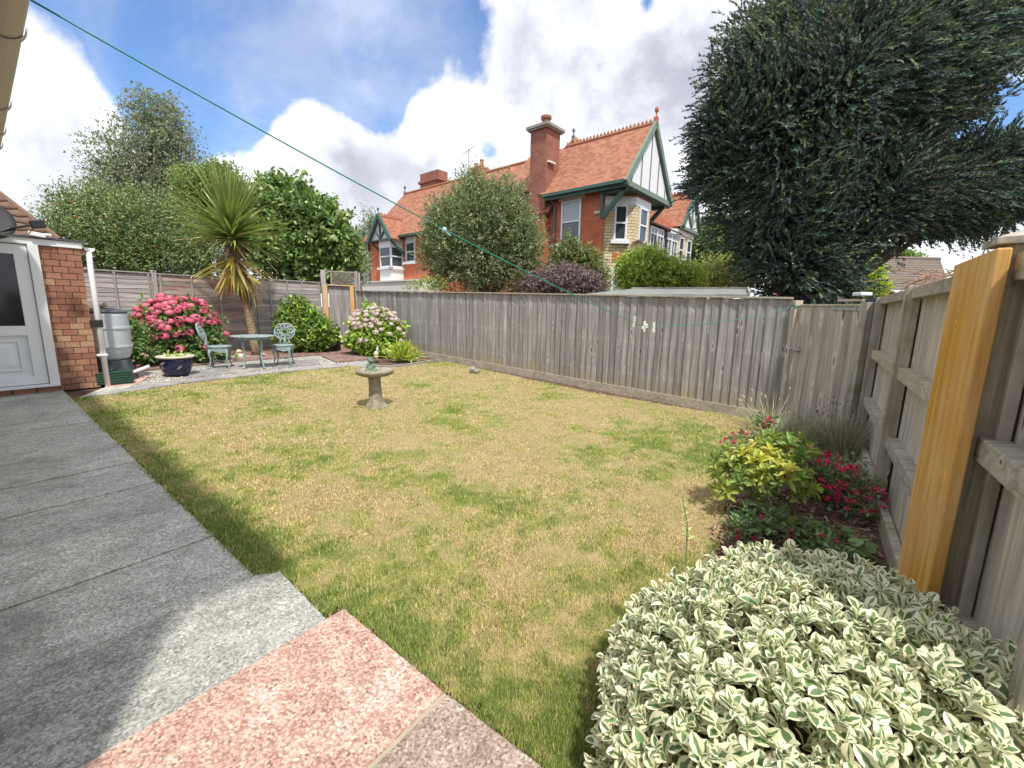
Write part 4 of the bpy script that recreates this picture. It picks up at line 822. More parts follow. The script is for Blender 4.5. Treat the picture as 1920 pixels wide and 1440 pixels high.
# ------------------------------------------------------------------ the big red brick house
HR = -math.radians(40.5); HC = np.array([3.328, 17., 0.])
def big_house():
    H = thing('brick_house', 'large Victorian red brick house with clay tile roofs and green gables', 'house', HC, HR)
    def B(mb, name, mat, par=None, **k): return mb.build(name, mat, par or H, local=True, **k)
    bx = lambda x0, x1, y0, y1, z0, z1: (((x0+x1)/2, (y0+y1)/2, (z0+z1)/2), (x1-x0, y1-y0, z1-z0))
    def box(name, mat, *a, par=None, bevel=0.): return B(MB().box(*bx(*a)), name, mat, par, bevel=bevel)
    zb = 0.
    box('wall', M['hbrick'], -16.3, -2.6, 0., 5.6, zb, 5.42); box('wing_wall', M['hbrick'], -2.6, 0., .003, 4., zb, 6.12)
    box('wall', M['hbrick'], -6., -.02, 4., 9.9, zb, 5.8)
    # brick pilaster at the corner and band under the eave
    box('corner_pilaster', M['hbrick'], -.3, .03, -.05, .3, zb, 5.12); box('corbel', M['cream'], -.36, .08, -.1, .32, 5.12, 5.26); box('eave_band', M['stackbrick'], -2.45, .0, -.06, .1, 6.0, 6.13)
    def slab(name, pts, mat, th=.09, par=None):
        P = [np.array(p, float) for p in pts]; n = unit(np.cross(P[1]-P[0], P[2]-P[0])); n = n if n[2] > 0 else -n; k = len(P); b = MB()
        b.add([p for p in P]+[p-n*th for p in P], [tuple(range(k)), tuple(range(k, 2*k))[::-1]]+[(i, k+i, k+(i+1) % k, (i+1) % k) for i in range(k)]); return B(b, name, mat, par)
    # main roof, ridge along the length
    ey, ez, ry, rz = -.42, 5.42, 2.5, 8.7
    slab('roof', [(-16.25, ey, ez), (-2.3, ey, ez), (-2.3, ry, rz), (-16.0, ry, rz)], M['rtile']); slab('roof', [(-16., ry, rz), (-2.3, ry, rz), (-2.3, 5.6, 5.3), (-16., 5.6, 5.3)], M['rtile'])
    B(MB().add([(-16.2, .0, 5.42), (-16.2, 5.4, 5.42), (-15.96, ry, rz-.1)], [(0, 1, 2)]), 'left_gable', M['hbrick']); slab('left_hip', [(-16.5, ey, ez), (-16.5, 5.5, ez), (-15.9, ry, rz)], M['rtile'])
    box('gutter', M['green'], -12.5, -3.4, ey-.1, ey+.02, ez-.1, ez+.01)
    # wing roof, gable towards the right
    wy, wz, y0, y1, ze = 1.6, 8.5, -.5, 3.72, 6.05
    w1 = slab('wing_roof', [(-2.45, y0, ze), (1.12, y0, ze), (1.12, wy, wz), (-5.0, wy, wz), (-5., .3, ze+.9)], M['rtile']); slab('wing_roof', [(1.12, y1, ze), (-3, y1, ze), (-3, wy, wz), (1.12, wy, wz)], M['rtile'])
    # cross roof behind, its ridge running away
    slab('rear_roof', [(-5.4, 2.2, 6.6), (-5.4, 7, 6.6), (-3.2, 7, 9.15), (-3.2, 2.6, 9.15)], M['rtile']); slab('rear_roof', [(-3.2, 2.6, 9.15), (-3.2, 7, 9.15), (-.9, 7, 6.6), (-.9, 2.2, 6.6)], M['rtile']); B(MB().add([(-5.4, 2.2, 6.6), (-.9, 2.2, 6.6), (-3.2, 2.6, 9.15)], [(0, 1, 2)]), 'rear_roof_hip', M['rtile'])
    def crest(a, b_, par=None, zig=True, rad=.075):
        a = np.array(a, float); b_ = np.array(b_, float); m = MB().tube([a, b_], rad, 8)
        if zig:
            L = np.linalg.norm(b_-a); n = int(L/.16); e = (b_-a)/L; nn = np.array([-e[1], e[0], 0])
            for i in range(n):
                c = a+e*(i+.5)*L/n+(0, 0, .05); V = [c-e*.075+nn*.02, c+e*.075+nn*.02, c+(0, 0, .14)+nn*.02, c-e*.075-nn*.02, c+e*.075-nn*.02, c+(0, 0, .14)-nn*.02]
                m.add(V, [(0, 1, 2), (5, 4, 3), (0, 3, 4, 1), (1, 4, 5, 2), (2, 5, 3, 0)])
        o = B(m, 'ridge_crest', M['ridge'], par); o['kind'] = 'stuff'; return o
    crest((1.15, wy, wz), (-2.9, wy, wz)); crest((-5.6, ry, rz), (-15.95, ry, rz), zig=False, rad=.09); crest((-3.2, 2.6, 9.15), (-3.2, 7, 9.15)); B(MB().tube([(-3.2, 2.6, 9.15), (-4.2, 2.3, 8.1)], .07, 8), 'ridge_tile', M['ridge']); B(MB().tube([(-3.2, 2.6, 9.15), (-2.2, 2.35, 8.1)], .07, 8), 'ridge_tile', M['ridge'])
    def finial(x, y, z, s=1., mt='ridge'):
        B(MB().box((x, y, z+.02*s), (.16*s, .16*s, .26*s)).lathe([(.05*s, .1*s), (.035*s, .22*s), (.035*s, .32*s), (.085*s, .4*s), (.085*s, .48*s), (.03*s, .56*s)], 8, (x, y, z)), 'finial', M[mt])
    finial(1.12, wy, wz+.05, .9, 'ridge'); finial(-3.2, 2.6, 9.2, .8, 'lead'); finial(-15.9, ry, rz, .9, 'lead')
    # gable: boarded triangle, barge boards, bottom beam
    gx = 1.06
    B(MB().add([(gx, y0+.05, ze+.0), (gx, y1-.05, ze), (gx, wy, wz-.12), (gx-.05, y0+.05, ze), (gx-.05, y1-.05, ze), (gx-.05, wy, wz-.12)], [(0, 1, 2), (5, 4, 3), (0, 3, 4, 1)]), 'gable_panel', M['white'])
    for f in (.12, .3, .48, .66, .84):
        y = y0+(y1-y0)*f; zt = ze+(wz-ze)*(1-abs(y-wy)/(wy-y0)) if y < wy else ze+(wz-ze)*(1-abs(y-wy)/(y1-wy)); B(MB().box(*bx(gx, gx+.025, y-.022, y+.022, ze+.05, zt-.08)), 'gable_batten', M['lead'])
    for yy, nm in ((y0, 0), (y1, 1)):
        B(MB().bar((gx+.07, yy-(.03 if nm == 0 else -.03), ze-.1), (gx+.07, wy, wz-.02), .1, .2, up=(1, 0, 0) if False else (0, 0, 1)), 'barge_board', M['greenpale'] if nm == 0 else M['greenpale'])
        B(MB().bar((gx-.06, yy, ze-.18), (gx-.06, wy, wz-.12), .12, .14), 'barge_board', M['green'])
    box('bottom_beam', M['greenpale'], gx-.02, gx+.06, y0, y1, ze-.16, ze+.02); B(MB().box(*bx(-.05, gx, y0+.02, y1-.02, ze-.19, ze-.15)), 'soffit', M['green'])
    box('wing_gutter', M['green'], -2.45, 1.05, y0-.12, y0, ze-.11, ze); box('wing_fascia', M['green'], -2.45, 1.0, y0+.02, y0+.08, ze-.22, ze-.05)
    # eave brackets
    def bracket(y):
        m = MB(); m.bar((.08, y, 4.95), (.95, y, ze-.2), .1, .16); m.bar((.04, y, 4.9), (.04, y, ze-.2), .1, .1, up=(0, 1, 0)); m.bar((.04, y, ze-.24), (1.0, y, ze-.24), .1, .1); B(m, 'eave_bracket', M['green'])
    bracket(-.2); bracket(3.3)
    # chimneys
    ch = B(MB().box(*bx(-3.32, -2.5, -.36, .55, zb, 8.62)), 'chimney', M['stackbrick']); B(MB().box(*bx(-3.42, -2.4, -.46, .65, 8.62, 8.68)).box(*bx(-3.47, -2.35, -.51, .7, 8.68, 8.78)), 'chimney_cap', M['stone'], ch); B(MB().lathe([(.17, 8.78), (.16, 8.95), (.2, 8.98), (.17, 9.0), (.17, 9.1), (.22, 9.14), (.22, 9.24), (.15, 9.27), (.0, 9.27)], 14, (-2.9, .1, 0)), 'chimney_pot', M['stackbrick'], ch)
    box('chimney_breast', M['hbrick'], -3.5, -2.45, -.37, .0, zb, 5.2); B(MB().box(*bx(-2.49, -2.38, -.3, .15, 7.34, 7.4)), 'white_flashing', M['render'], ch)
    c2 = B(MB().box(*bx(-14.7, -13.0, 2.8, 3.6, 8., 9.15)).box(*bx(-14.82, -12.88, 2.72, 3.68, 9.15, 9.3)).box(*bx(-14.72, -12.98, 2.82, 3.58, 9.3, 9.75)), 'rear_chimney', M['stackbrick'])
    c3 = B(MB().box(*bx(-10.2, -9.4, 2.8, 3.6, 8.2, 9.3)), 'rear_chimney', M['ridge']); B(MB().lathe([(.12, 9.3), (.1, 9.62), (.13, 9.66), (0, 9.66)], 10, (-9.55, 3.1, 0)).lathe([(.12, 9.3), (.1, 9.5), (.13, 9.55), (0, 9.55)], 10, (-10., 3.1, 0)), 'chimney_pot', M['ridge'], c3)
    ae = MB().tube([(-10.5, 3, 8.6), (-10.5, 3, 10.4)], .02, 5); ae.bar((-10.8, 2.9, 10.2), (-10.1, 3.1, 10.5), .02, .02)
    for q in (0, .25, .5, .75, 1): ae.bar((-10.8+.7*q, 2.9+.2*q, 10.0+.3*q), (-10.8+.7*q, 2.9+.2*q, 10.42+.3*q), .015, .015)
    ae = B(ae, 'aerial', M['lead'], c3)
    # windows -----------------------------------------------------------
    def sash(o, u, n, w, h, z, par=None, mid=.5, lint=None, sill=True, blind=0., arms=0, fw=.07):
        """o: middle of the opening in plan, u along the wall, n outward; frame, panes, meeting rail, sill."""
        o = np.array([*o, 0.]); u = np.array([*u, 0.]); n = np.array([*n, 0.]); Q = lambda s, zz, d: tuple(o+u*s+n*d+np.array([0, 0, zz]))
        f = MB()
        for s in (-1, 1): f.bar(Q(s*(w/2-fw/2), z, .0), Q(s*(w/2-fw/2), z+h, .0), fw, .09, up=n)
        f.bar(Q(-w/2+fw, z+fw/2, .0), Q(w/2-fw, z+fw/2, .0), .09, fw); f.bar(Q(-w/2+fw, z+h-fw/2, .0), Q(w/2-fw, z+h-fw/2, .0), .09, fw)
        if mid: f.bar(Q(-w/2+fw, z+h*mid, .012), Q(w/2-fw, z+h*mid, .012), .08, .06)
        for k in range(arms): s = -w/2+w*(k+1)/(arms+1); f.bar(Q(s, z+fw, .0), Q(s, z+h-fw, .0), .05, .08, up=n)
        F_ = B(f, 'window', M['upvc'], par)
        a = z+h*mid if mid else z
        if mid: B(MB().bar(Q(-w/2+.02, (z+a)/2, -.01), Q(w/2-.02, (z+a)/2, -.01), .01, a-z), 'pane', M['glass'], F_)
        B(MB().bar(Q(-w/2+.02, (a+z+h)/2, .006), Q(w/2-.02, (a+z+h)/2, .006), .01, z+h-a), 'pane', M['blind'] if blind else M['glass'], F_)
        if sill: B(MB().bar(Q(-w/2-.12, z-.06, .06), Q(w/2+.12, z-.06, .06), .2, .12), 'sill', M['white'], F_)
        if lint: B(MB().bar(Q(-w/2-.14, z+h+lint/2+.02, .015), Q(w/2+.14, z+h+lint/2+.02, .015), .1, lint), 'lintel', M['white'], F_)
        return F_
    sash((-1.42, -.02), (1, 0), (0, -1), .92, 1.62, 4.18, lint=.2, blind=1, mid=.5)
    sash((-12.0, -.02), (1, 0), (0, -1), .86, 1.08, 4.02, lint=.24, mid=.5)
    B(MB().tube([(-2.2, -.07, .2), (-2.2, -.07, 5.7), (-2.35, -.3, 5.95)], .045, 8), 'drainpipe', M['lead']); B(MB().tube([(-16.2, -.07, 0), (-16.2, -.07, 5.3)], .05, 8), 'drainpipe', M['dark'])
    # cream canted bay at the corner gable
    by = [(.04, .07), (.9, .86), (.9, 2.14), (0, 3.05), (-.02, .07)]
    bay = B(MB().prism(by, zb, 5.46), 'bay', M['cream'])
    def ring(k, z0, z1, nm, mt):
        c = np.array([.2, 1.6]); P = [tuple(c+(np.array(p)-c)*k) for p in by[:4]]; return B(MB().prism(P, z0, z1), nm, mt, bay)
    ring(1.03, 5.46, 5.76, 'white_band', M['white']); ring(1.06, 5.76, 5.87, 'red_frieze', M['stackbrick'])
    cu = unit(np.array([.86, .79])); cn = np.array([cu[1], -cu[0]])
    m = (np.array(by[0])+np.array(by[1]))/2+cn*.012; sash(m+cu*.02, cu, cn, .5, 1.3, 4.16, par=bay); m2 = np.array([.915, 1.5]); sash(m2, (0, 1), (1, 0), .72, 1.3, 4.16, par=bay)
    B(MB().bar((*(m-cu*.22+cn*.01), 3.58), (*(m+cu*.27+cn*.01), 3.58), .05, .3), 'red_panel', M['hbrick'], bay); sash(m+cu*.02, cu, cn, .5, 1.2, 1.7, par=bay, sill=False, mid=None, blind=1); B(MB().bar((*(m-cu*.36+cn*.0), 3.02), (*(m+cu*.4), 3.02), .1, .22), 'white_lintel', M['white'], bay)
    # glazed balcony between the two gables
    box('balcony_base', M['render'], -.3, .42, 3.1, 6.75, 3.1, 4.0); slab('balcony_roof', [(.6, 3.1, 5.28), (.6, 6.75, 5.28), (-.4, 6.75, 5.75), (-.4, 3.1, 5.75)], M['lead'], .07)
    for yy in (3.75, 4.5, 5.5, 6.25): sash((.4, yy), (0, 1), (1, 0), .72, 1.16, 4.02, arms=1, mid=.74, sill=False, blind=1)
    B(MB().tube([(.5, 5., 0), (.5, 5., 5.25)], .05, 8), 'drainpipe', M['dark'])
    # second gabled bay further along
    y0b, y1b, yb, zeb, zrb = 7.0, 9.6, 8.3, 5.72, 7.5
    b2 = B(MB().prism([(-.02, 6.85), (.25, 7.15), (.25, 9.2), (-.02, 9.6)], zb, 5.35), 'bay', M['cream']); B(MB().prism([(-.02, 6.8), (.3, 7.1), (.3, 9.25), (-.02, 9.65)], 5.35, 5.6), 'white_band', M['white'], b2)
    for yy in (7.6, 8.7): sash((.26, yy), (0, 1), (1, 0), .66, 1.25, 4.0, par=b2, mid=.5)
    slab('second_gable_roof', [(-4.5, y0b, zeb), (.5, y0b, zeb), (.5, yb, zrb), (-4.5, yb, zrb)], M['rtile']); slab('second_gable_roof', [(.5, y1b, zeb), (-4.5, y1b, zeb), (-4.5, yb, zrb), (.5, yb, zrb)], M['rtile'])
    slab('low_roof', [(-.35, 3.0, 5.75), (-.35, 7.2, 5.75), (-3.2, 7.2, 7.2), (-3.2, 3., 7.2)], M['rtile'])
    B(MB().add([(.42, y0b+.1, zeb), (.42, y1b-.1, zeb), (.42, yb, zrb-.1), (.36, y0b+.1, zeb), (.36, y1b-.1, zeb), (.36, yb, zrb-.1)], [(0, 1, 2), (5, 4, 3), (0, 3, 4, 1)]), 'gable_panel', M['white'])
    for a, b_ in (((.47, yb, zeb), (.47, yb, zrb-.1)), ((.47, yb, zeb+.1), (.47, yb-.7, zeb+.85)), ((.47, yb, zeb+.1), (.47, yb+.7, zeb+.85))): B(MB().bar(a, b_, .05, .09, up=(1, 0, 0)), 'gable_timber', M['greenpale'])
    for yy in (y0b, y1b): B(MB().bar((.52, yy, zeb-.06), (.52, yb, zrb), .1, .18), 'barge_board', M['green'])
    box('bottom_beam', M['greenpale'], .36, .48, y0b, y1b, zeb-.14, zeb); crest((.5, yb, zrb+.02), (-4.5, yb, zrb+.02)); finial(.5, yb, zrb, .8, 'lead')
    # left gablet and white oriel
    gy = -1.05; x0, x1, xm, zeg, zrg = -14.7, -12.35, -13.5, 5.2, 6.5
    slab('gablet_roof', [(x1, gy, zeg), (x1, .6, zeg), (xm, 1.0, zrg), (xm, gy, zrg)], M['rtile']); slab('gablet_roof', [(xm, gy, zrg), (xm, 1.0, zrg), (x0, .6, zeg), (x0, gy, zeg)], M['rtile'])
    B(MB().add([(x0+.1, gy+.12, zeg), (x1-.1, gy+.12, zeg), (xm, gy+.12, zrg-.1), (x0+.1, gy+.18, zeg), (x1-.1, gy+.18, zeg), (xm, gy+.18, zrg-.1)], [(0, 1, 2), (5, 4, 3)]), 'gable_panel', M['white'])
    for xx in (x0, x1): B(MB().bar((xx, gy-.02, zeg-.1), (xm, gy-.02, zrg+.02), .12, .2), 'barge_board', M['green'])
    for a, b_ in (((xm, gy+.08, zeg), (xm, gy+.08, zrg-.2)), ((xm, gy+.08, zeg+.05), (xm-.55, gy+.08, zeg+.6)), ((xm, gy+.08, zeg+.05), (xm+.55, gy+.08, zeg+.6)), ((x0, gy+.06, zeg+.0), (x1, gy+.06, zeg))): B(MB().bar(a, b_, .06, .12, up=(0, 1, 0)), 'gable_timber', M['green'])
    finial(xm, gy, zrg, .8, 'lead'); crest((xm, gy, zrg), (xm, .9, zrg), rad=.06); B(MB().tube([(-12.4, .6, 5.3), (xm, 1.0, zrg)], .05, 6), 'valley', M['render'])
    ox0, ox1, oy = -13.85, -12.75, -.82
    ori = B(MB().box(*bx(ox0, ox1, oy, 0, 2.95, 3.72)).box(*bx(ox0-.02, ox1+.02, oy-.02, 0, 4.86, 5.2)).box(*bx(ox0+.1, ox1-.1, oy+.1, 0, 3.72, 4.86)), 'oriel', M['upvc'])
    for k in range(6): B(MB().box(*bx(ox0-.012, ox1+.012, oy-.012, 0, 3.0+k*.12, 3.09+k*.12)), 'clapboard', M['white'], ori)
    sash(((ox0+ox1)/2, oy+.04), (1, 0), (0, -1), ox1-ox0, 1.14, 3.72, par=ori, mid=.52, sill=True, arms=0); sash((ox1-.04, oy/2), (0, 1), (1, 0), -oy, 1.14, 3.72, par=ori, mid=.52)
    for xx in (x0+.25, x1-.2): B(MB().bar((xx, -.02, 4.4), (xx, gy+.15, zeg-.1), .08, .1), 'eave_bracket', M['green'])
    # white low extension and conservatory
    ext = box('white_extension', M['render'], -17.3, -9.6, -1.3, -.02, zb, 2.86); box('coping', M['render'], -17.35, -9.6, -1.36, -.02, 2.86, 2.93, par=ext)
    cons = box('conservatory', M['blind'], -18.3, -16.4, .3, 2.4, zb, 4.6)
    for xx in (-18.3, -17.35, -16.42): B(MB().box(*bx(xx-.05, xx+.05, .24, .32, zb, 4.65)), 'glazing_bar', M['upvc'], cons)
    for zz in (2.75, 3.55, 4.0, 4.6): B(MB().box(*bx(-18.35, -16.38, .22, .33, zz-.05, zz+.05)), 'glazing_bar', M['upvc'], cons)
    slab('conservatory_roof', [(-18.4, .15, 4.65), (-16.35, .15, 4.65), (-16.35, 2.5, 5.3), (-18.4, 2.5, 5.3)], M['upvc'], .06, cons)
    # brown dish on the bay
    d = MB(); c = np.array([1.1, .8, 3.9]); ax = unit(np.array([.5, -.8, .3])); u = unit(np.cross(ax, (0, 0, 1))); v = np.cross(ax, u); V = []; nd = 20
    for R_, dp in ((0, 0), (.15, .015), (.28, .05)):
        for j in range(nd): a = 2*math.pi*j/nd; V.append(c+u*R_*math.cos(a)+v*R_*math.sin(a)+ax*dp)
    d.add(V, [(i*nd+j, i*nd+(j+1) % nd, (i+1)*nd+(j+1) % nd, (i+1)*nd+j) for i in range(2) for j in range(nd)]); d.tube([c, (.7, .75, 3.75)], .03, 6); d.tube([c-v*.25, c-v*.2+ax*.3], .015, 5)
    dd = thing('rusty_dish', 'brown satellite dish on the cream bay of the brick house', 'satellite dish', HC, HR); d.build('reflector', M['rustdish'], dd, local=True)
big_house()
# ------------------------------------------------------------------ plants
def blob(px, py, rx, ry, Y, dr=None, w=1.):
    c = atY(px, py, Y); k = Y/FPX; return (c, np.array([rx*k, (dr if dr else (rx+ry)/2*k), ry*k]), w)
def sample_blobs(r, blobs, n, inner=.45):
    vol = np.array([b[1].prod()**(2/3)*b[2] for b in blobs]); idx = r.choice(len(blobs), n, p=vol/vol.sum())
    c = np.array([b[0] for b in blobs])[idx]; R = np.array([b[1] for b in blobs])[idx]
    d = unit(r.normal(size=(n, 3))); rad = inner+(1-inner)*r.random(n)**.6; K = r.normal(0, 3.2, (5, 3)); ph = r.uniform(0, 6.28, (5, 1)); lump = np.sin(K@(d+idx[:, None]*.7).T+ph).sum(0)/3.2; rad = np.minimum(rad*r.normal(1, .06, n)*(.94+.16*lump), 1.3)
    return c+d*R*rad[:, None], d, rad
def foliage(seed, blobs, ntw, per, twl, leaf, wsc, cols, tmpl=LEAF4, up=.3, out=.8, rnd=.5, lspread=.8, inner=.45, top=.35, zmin=.02, droop=0.):
    """Leaves along short twigs that start through the crown's volume and grow outwards."""
    r = np.random.default_rng(seed); p, d, rad = sample_blobs(r, blobs, ntw, inner); n = ntw
    ax = unit(d*out+np.array([0, 0, up])+r.normal(0, rnd, (n, 3))); L = twl*r.uniform(.6, 1.35, n)
    P = np.repeat(p, per, 0); A = np.repeat(ax, per, 0); tt = np.tile((np.arange(per)+.5)/per, n)+r.normal(0, .08, n*per)
    pos = P+A*(np.repeat(L, per)*tt)[:, None]; pos[:, 2] -= droop*(tt**2)*np.repeat(L, per)
    la = unit(A*.55+r.normal(0, lspread, (n*per, 3))); nr = unit(r.normal(0, .6, (n*per, 3))+np.array([0, 0, .8])+np.repeat(d, per, 0)*.4)
    c0 = np.array(cols); k = r.choice(len(c0), n*per, p=None); base = c0[np.where(r.random(n*per) < .6, np.repeat(r.integers(0, len(c0), n), per), k)]
    c = base*r.uniform(.72, 1.3, (n*per, 1))*np.repeat(r.uniform(.82, 1.18, n), per)[:, None]
    keep = pos[:, 2] > gz(pos[:, 0], pos[:, 1])+zmin; m = keep
    return scatter(tmpl[0], tmpl[1], pos[m], la[m], nr[m], leaf*r.uniform(.6, 1.3, n*per)[m], c[m], wsc)
M['leaf'] = leafmat('leaf_green', .3, .5); M['leafgloss'] = leafmat('glossy_leaf', .2, .35, .5); M['yewleaf'] = leafmat('yew_needles', .1, .85, .12)
def limbs(base, tips, r0, seed, name, parent, mat, trunks=1):
    r = random.Random(seed); b = MB(); base = np.array(base, float)
    mid = np.mean([t for t in tips], axis=0); fork = base+(mid-base)*.42
    for k in range(trunks):
        o = np.array([r.uniform(-.15, .15)*trunks*.6, r.uniform(-.1, .1)*trunks*.6, 0]) if trunks > 1 else np.zeros(3)
        b.tube([base+o+(0, 0, -.1), base+o+(fork-base)*.5+np.array([r.uniform(-.06, .06), 0, 0]), fork+o], [r0*1.25, r0, r0*.8], 10)
    for t in tips:
        t = np.array(t); m = (fork+t)/2+np.array([r.gauss(0, .12), r.gauss(0, .12), .1]); b.tube([fork-(fork-base)*.08, m, t], [r0*.65, r0*.4, r0*.12], 7)
        for q in range(3):
            e = t+np.array([r.gauss(0, .5), r.gauss(0, .5), r.uniform(.1, .7)])*min(1., np.linalg.norm(t-base)*.16); b.tube([m+(t-m)*.3*q, (m+t)/2*.5+e*.5, e], [r0*.22, r0*.13, r0*.04], 5)
    return b.build(name, mat, parent, smooth=True)
def tree(name, label, cat, base, blobs, fol, bark='bark', r0=.12, group=None, seed=1, mat='leaf', trunks=1, part='crown', stem='trunk'):
    t = thing(name, label, cat, base, group=group)
    limbs(base, [b[0] for b in blobs][:9], r0, seed, stem, t, M[bark], trunks)
    V, F, C = foliage(seed, blobs, **fol); npmesh(part, V, F, M[mat], t, C); return t
def background_plants():
    # yew: great dark crown over the shed and gate
    Y = 10.5; bl = [blob(*a, Y, dr) for *a, dr in [(1505, 225, 160, 160, 1.9), (1430, 150, 95, 100, 1.3), (1650, 122, 178, 98, 1.7), (1775, 108, 112, 80, 1.3), (1365, 250, 68, 78, 1.), (1475, 365, 122, 115, 1.6), (1590, 330, 125, 105, 1.6), (1505, 475, 92, 80, 1.3), (1525, 545, 72, 48, 1.), (1680, 200, 125, 82, 1.5),
        (1725, 350, 120, 54, 1.2), (1840, 305, 90, 40, 1.), (1905, 300, 70, 44, 1.), (1640, 415, 120, 46, 1.2), (1770, 408, 120, 30, 1.), (1860, 380, 100, 32, 1.), (1560, 55, 110, 56, 1.3), (1760, 40, 110, 44, 1.2), (1870, 50, 45, 30, .8), (1345, 325, 46, 50, .8), (1450, 65, 46, 46, .9)]]
    base = atY(1515, 640, Y); base[2] = .1; t = thing('yew_tree', 'huge dark yew tree towering behind the gate on the right', 'tree', base)
    limbs(base, [b[0] for b in bl[:16]], .12, 3, 'trunk', t, M['bark'], 3)
    r = np.random.default_rng(33); n = 62000; p, d, rad = sample_blobs(r, bl, n, .2)
    lean = np.stack([np.clip((p[:, 0]-6.5)*.16, -.35, .6), np.zeros(n), np.full(n, .32)], -1); sw = np.sin(p@np.array([[1.9, .7, -1.2], [-.8, 2.1, 1.3], [1.1, -1.5, 1.7]])+np.array([0, 2, 4.])); ax = unit(d*.7+lean+sw*.42+r.normal(0, .17, (n, 3))); L = r.uniform(.16, .36, n)*(.8+1.0*(rad > .88)*r.random(n))
    per = 18; P = np.repeat(p, per, 0); A = np.repeat(ax, per, 0); LL = np.repeat(L, per); tt = np.tile(np.arange(per)/per, n)+.05
    side = unit(np.cross(A, r.normal(0, 1, (n*per, 3)))); la = unit(A*.9+side*.7); pos = P+A*(LL*tt)[:, None]; pos[:, 2] -= .3*LL*tt**2; nr = unit(np.cross(la, np.cross(A, la))+np.array([0, 0, .4]))
    cols = np.array([(.036, .056, .044), (.045, .07, .05), (.032, .046, .048), (.065, .09, .048), (.06, .064, .046)]); c = cols[np.repeat(r.integers(0, 5, n), per)]*r.uniform(.7, 1.35, (n*per, 1))
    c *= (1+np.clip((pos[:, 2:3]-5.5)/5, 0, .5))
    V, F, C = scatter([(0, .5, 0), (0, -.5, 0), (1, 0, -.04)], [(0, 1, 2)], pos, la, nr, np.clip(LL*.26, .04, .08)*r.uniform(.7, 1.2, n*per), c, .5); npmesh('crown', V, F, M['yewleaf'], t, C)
    # olive coloured tree before the house
    Y = 13.2; bl = [blob(*a, Y) for a in [(890, 415, 72, 55), (860, 460, 66, 55), (940, 430, 60, 58), (898, 372, 36, 30), (945, 385, 38, 30), (838, 420, 36, 34), (972, 470, 38, 50), (890, 508, 80, 42), (955, 515, 56, 36), (828, 480, 30, 42), (882, 348, 16, 18), (950, 352, 14, 16), (990, 455, 22, 30)]]
    base = atY(900, 600, Y); base[2] = .1
    tree('olive_tree', 'round grey green small leaved tree before the brick house', 'tree', base, bl, dict(ntw=7000, per=10, twl=.42, leaf=.095, wsc=.62, cols=[(.1, .13, .055), (.13, .16, .07), (.075, .105, .045), (.17, .19, .1), (.09, .1, .05)], up=.5, rnd=.45, lspread=.55, inner=.35), r0=.13, seed=5, trunks=2)
    # purple bush, dark climber, light green shrubs
    Y = 12.6; bl = [blob(*a, Y) for a in [(1050, 532, 52, 24), (1095, 536, 34, 22), (1010, 540, 38, 18), (1062, 518, 28, 14), (1085, 548, 46, 18)]]; base = atY(1060, 600, Y); base[2] = .1
    tree('purple_bush', 'dull purple smoke bush rising over the board fence', 'bush', base, bl, dict(ntw=2600, per=9, twl=.26, leaf=.075, wsc=.9, cols=[(.11, .078, .08), (.14, .105, .105), (.085, .06, .062), (.13, .1, .085)], up=.5, inner=.3), r0=.05, seed=6, stem='stem', part='foliage')
    Y = 15.2; bl = [blob(*a, Y) for a in [(1078, 490, 30, 28), (1060, 478, 18, 16), (1100, 510, 30, 34), (1120, 530, 18, 22), (1068, 462, 9, 12), (1050, 505, 22, 26)]]; base = atY(1085, 610, Y); base[2] = .05
    tree('climbing_shrub', 'green shrub climbing the red wall under the sash window', 'shrub', base, bl, dict(ntw=2400, per=8, twl=.32, leaf=.1, wsc=.8, cols=[(.07, .11, .035), (.1, .14, .05), (.05, .085, .03), (.19, .15, .06)], up=.5, inner=.3), r0=.05, seed=7, stem='stem', part='foliage')
    Y = 13.; bl = [blob(*a, Y) for a in [(1212, 505, 42, 28), (1190, 520, 32, 26), (1250, 520, 40, 26), (1215, 490, 20, 15), (1285, 525, 30, 20), (1175, 500, 16, 12)]]; base = atY(1225, 600, Y); base[2] = .05
    tree('light_green_shrub', 'bright light green shrub below the cream bay', 'shrub', base, bl, dict(ntw=2400, per=9, twl=.3, leaf=.1, wsc=.95, cols=[(.19, .25, .05), (.24, .3, .075), (.14, .2, .04)], up=.6, inner=.3), r0=.05, seed=8, stem='stem', part='foliage')
    Y = 14.5; bl = [blob(*a, Y) for a in [(1340, 520, 42, 28), (1380, 525, 30, 24), (1305, 530, 30, 20), (1360, 500, 24, 16)]]; base = atY(1340, 600, Y); base[2] = .05
    tree('dusty_green_shrub', 'dusty yellow green shrub between the light green shrub and the yew', 'shrub', base, bl, dict(ntw=1900, per=9, twl=.3, leaf=.085, wsc=.7, cols=[(.17, .21, .06), (.22, .25, .09), (.12, .16, .05), (.25, .21, .1)], up=.5, inner=.3), r0=.05, seed=9, stem='stem', part='foliage')
    Y = 26.; bl = [blob(*a, Y) for a in [(1320, 470, 30, 40), (1355, 455, 36, 42), (1300, 500, 26, 30), (1400, 480, 40, 50), (1335, 425, 14, 16)]]; base = atY(1340, 600, Y); base[2] = .0
    tree('background_tree', 'mid green tree beyond the second gable of the brick house', 'tree', base, bl, dict(ntw=2600, per=8, twl=.7, leaf=.2, wsc=.9, cols=[(.07, .11, .04), (.1, .14, .05), (.05, .08, .03)], up=.5, inner=.3), r0=.15, seed=10)
    # yellow green tree beside the far bungalow
    Y = 15.; bl = [blob(*a, Y) for a in [(1630, 515, 20, 18), (1610, 535, 32, 20), (1585, 545, 30, 18), (1570, 525, 16, 14), (1640, 540, 20, 16), (1622, 500, 10, 8)]]; base = atY(1605, 610, Y); base[2] = .0
